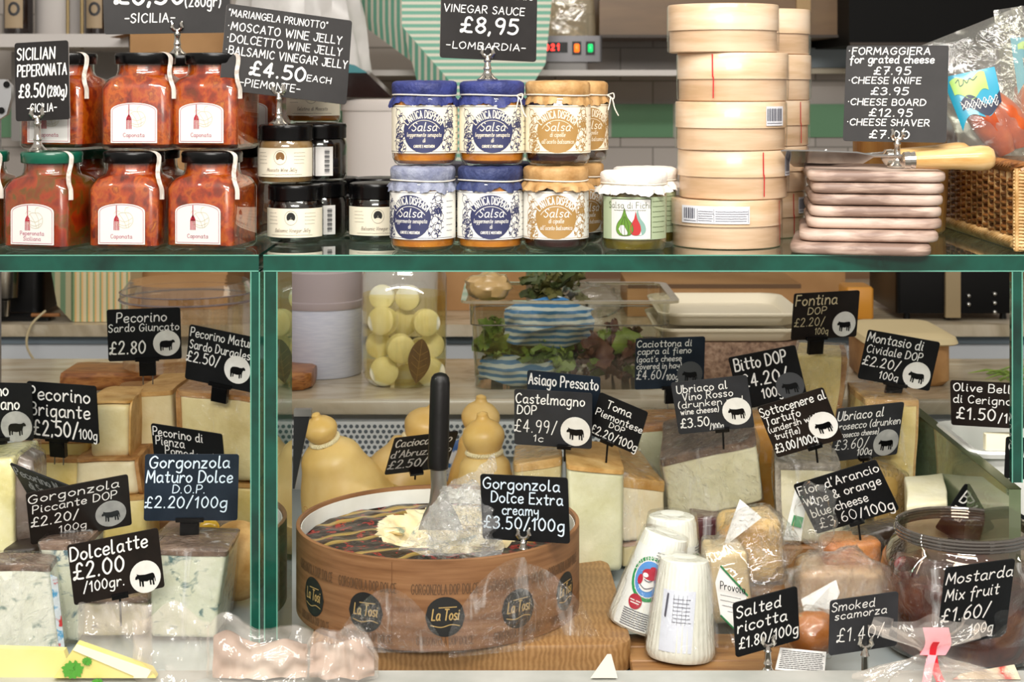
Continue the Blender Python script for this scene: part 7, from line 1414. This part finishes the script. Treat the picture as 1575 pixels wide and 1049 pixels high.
card('black card with a grey sheep badge, cut off by the picture edge', (-62, 587), (51, 588), (-62, 677), 1.915, [('Pecorino', .0, .67, .22, .22), ('Toscano', .20, .82, .46, .22)], slate, .01, B(.77, .76, .27, 'sheep', badge_g), ('clip', .50, .012))
card('black card reading Pecorino di Pienza Pomodorato', (230, 653), (347, 661), (233, 742), 1.90, [('Pecorino di', .02, .72, .20, .17), ('Pienza', .05, .45, .36, .17), ('Pomodorato', .17, .95, .52, .16)], slate, .01, None, ('pin', .5, .02))
card('blue-black card reading Gorgonzola Maturo Dolce in bluish chalk', (226, 696), (367, 700), (222, 800), 1.745, [('Gorgonzola', .05, .90, .20, .19), ('Maturo Dolce', .02, .93, .42, .19), ('D.O.P.', .30, .64, .58, .13), ('£2.20/100g', .01, .88, .80, .18)], slate_blue, .006, None, ('clip', .49, .010), ch=chalk_blue)
card('black card reading Pecorino Norcia, slanting behind the Gorgonzola Piccante card', (23, 706), (139, 736), (34, 800), 1.80, [('Pecorino Norcia', .03, .97, .22, .19), ('di Scopelli', .14, .62, .46, .18)], slate, .03, None, ('pin', .5, .02), ch=chalk_grey)
card('black card reading Gorgonzola Piccante with an oval cow badge', (52, 749), (195, 732), (50, 836), 1.715, [('Gorgonzola', .02, .90, .20, .17), ('Piccante DOP', .05, .87, .40, .16), ('£2.20/', .02, .48, .66, .19), ('100g', .28, .55, .86, .14)], slate_brown, .008, B(.80, .69, .25, 'cow', badge_g), ('pin', .5, .03))
card('black card reading Dolcelatte, two pounds per hundred grams', (110, 832), (240, 816), (118, 927), 1.635, [('Dolcelatte', .02, .86, .27, .24), ('£2.00', .03, .58, .58, .28), ('/100gr.', .12, .56, .82, .18)], slate_brown, .008, B(.80, .76, .27, 'tallcow'), ('pin', .5, .03))
card('black card reading Caciocavallo, slanting behind the black handle', (611, 664), (706, 660), (590, 735), 1.93, [('Caciocavallo', .04, .92, .24, .22), ("d'Abruzzo co", .02, .96, .53, .20), ('£2.50/', .02, .62, .84, .24)], slate_brown, .03, None, ('pin', .5, .012))
card('black card reading Gorgonzola Dolce Extra creamy on a silver stand', (738, 733), (872, 730), (742, 835), 1.625, [('Gorgonzola', .03, .90, .21, .18), ('Dolce Extra', .12, .93, .42, .18), ('creamy', .24, .65, .60, .16), ('£3.50/100g', .02, .94, .82, .20)], slate, .004, None, ('stand', .47, 0, TC.z + .072), ch=chalk_blue)
card('dark grey card reading Asiago Pressato, half hidden by the Castelmagno card', (811, 571), (922, 576), (811, 655), 1.93, [('Asiago Pressato', .02, .97, .25, .22)], slate_blue, .01, None, ('pin', .5, .02))
card('dark grey card reading Castelmagno with a round cow badge', (791, 599), (910, 602), (791, 687), 1.895, [('Castelmagno', .02, .90, .24, .19), ('DOP', .04, .28, .44, .17), ('£4.99/', .0, .54, .76, .24, .08), ('1c', .25, .37, .92, .13)], slate_grey, .01, B(.79, .70, .26), ('pin', .65, .016))
card('tilted black card reading Toma Piemontese', (923, 604), (995, 630), (905, 672), 1.89, [('Toma', .20, .70, .27, .19), ('Piemontese', .04, .99, .50, .17), ('DOP', .36, .66, .66, .13), ('£2.20/100g', .03, .99, .93, .20)], slate, .01, None, ('pin', .42, .024))
card('slate blue card reading Caciottona di capra with a dark badge', (977, 519), (1085, 518), (976, 599), 2.10, [('Caciottona di', .02, .80, .17, .14), ('capra al fieno', .03, .80, .31, .13), ("(goat's cheese", .02, .66, .46, .12), ('covered in hay)', .02, .66, .60, .12), ('£4.60/', .02, .44, .80, .19, .09), ('100g', .45, .62, .83, .12, .09)], slate_blue, .01, B(.79, .73, .25, 'cow', badge_d), ('clip', .55, .01))
card('dark grey card reading Ubriaco al Vino Rosso, drunken red wine cheese', (1032, 590), (1146, 574), (1046, 672), 1.88, [('Ubriaco al', .06, .72, .21, .16), ('Vino Rosso', .12, .78, .36, .15), ('(drunken red', .05, .90, .50, .13), ('wine cheese)', .07, .57, .63, .12), ('£3.50', .04, .42, .88, .19), ('/100g', .42, .60, .96, .12)], slate_grey, .01, B(.80, .66, .26), ('pin', .58, .022))
card('black card reading Bitto with a dark cow badge', (1120, 551), (1220, 528), (1142, 634), 2.0, [('Bitto DOP', .06, .82, .27, .24), ('£4.20/', .10, .78, .60, .25), ('100g', .36, .66, .86, .19)], slate, .012, B(.79, .72, .25, 'cow', badge_d), ('pin', .6, .02))
card('tilted black card reading Sottocenere al Tartufo with a cow badge', (1165, 628), (1262, 592), (1199, 709), 1.80, [('Sottocenere al', .01, .98, .20, .17), ('Tartufo', .03, .55, .38, .16), ('(undersh with', .03, .80, .52, .12), ('truffle)', .08, .45, .67, .12), ('£3.00/100g', .02, .64, .91, .17)], slate_brown, .01, B(.80, .66, .25), ('pin', .58, .018))
card('dark card reading Ubriaco al prosecco, drunken prosecco cheese', (1282, 623), (1393, 620), (1276, 709), 1.93, [('Ubriaco al', .02, .70, .22, .18), ('prosecco (drunken', .0, .97, .40, .14), ('prosecco cheese)', .06, .66, .55, .11), ('£3.60/', .03, .52, .78, .20, .08), ('100g', .38, .60, .93, .14)], slate_grey, .01, B(.80, .74, .25, 'cow', badge_g), ('pin', .5, .02))
card('brown-black card reading Fontina, standing highest in the case', (1218, 449), (1325, 448), (1215, 522), 2.10, [('Fontina', .03, .65, .26, .24), ('DOP', .22, .50, .46, .16), ('£2.20/', .03, .48, .71, .19, .09), ('100g', .35, .55, .90, .15, .09)], slate_brown, .01, B(.79, .71, .27), ('clip', .38, 0), ch=chalk_cream)
card('tilted black card reading Montasio di Cividale on a black clip', (1334, 506), (1445, 526), (1320, 583), 2.02, [('Montasio di', .02, .78, .22, .20), ('Cividale DOP', .04, .80, .44, .17), ('£2.20/', .02, .52, .70, .20), ('100g', .28, .54, .92, .16)], slate, .01, B(.78, .73, .27), ('clip', .52, 0))
card('brown card reading olives Bella di Cerignola at the white tray', (1464, 587), (1566, 586), (1470, 659), 1.795, [('Olive Bella', .04, .93, .22, .19), ('di Cerignola', .04, .98, .48, .19), ('£1.50', .08, .60, .84, .27), ('/100', .65, .97, .88, .22)], slate_brown, .006, None, None)
card("strongly tilted black card reading Fior d'Arancio wine and orange blue cheese", (1222, 750), (1340, 700), (1262, 830), 1.72, [("Fior d'Arancio", .02, .98, .22, .17), ('Wine & orange', .03, .94, .45, .17), ('blue cheese', .05, .72, .68, .17), ('£3.60', .08, .52, .92, .20, .08), ('/100g', .55, .96, .95, .20)], slate, .01, None, ('pin', .5, .02))
card('black card reading Boschetto al tartufo, tilted behind the open jar', (1481, 740), (1580, 796), (1438, 812), 1.80, [('Boschetto', .06, .92, .34, .26), ('Tartufo', .05, .6, .68, .25)], slate, .01, None, ('pin', .5, .02))
card('black card reading salted ricotta on a silver stand', (1124, 920), (1228, 905), (1131, 1008), 1.545, [('Salted', .04, .72, .28, .22), ('ricotta', .04, .80, .56, .22), ('£1.80/100g', .05, .97, .86, .21)], slate, .004, None, ('stand', .50, 0, ZF + .016), .12)
card('dark grey card reading smoked scamorza on a silver stand', (1273, 917), (1386, 915), (1272, 1003), 1.545, [('Smoked', .02, .64, .20, .17), ('scamorza', .07, .82, .36, .15), ('£1.40/', .10, .78, .78, .26, .08)], slate_grey, .004, None, ('stand', .53, 0, ZF + .001), .10)
card('black card reading Mostarda mix fruit leaning on the open glass jar', (1446, 864), (1564, 862), (1439, 992), 1.572, [('Mostarda', .02, .98, .21, .15), ('Mix fruit', .04, .80, .42, .15), ('£1.60/', .01, .70, .69, .18), ('100g', .44, .78, .90, .14)], slate, .01, None, None)
card('black card at the very end of the case beyond the glass strip', (1549, 673), (1640, 676), (1548, 738), 1.66, [('Cipolle', .05, .9, .35, .28)], slate, .004, None, None)
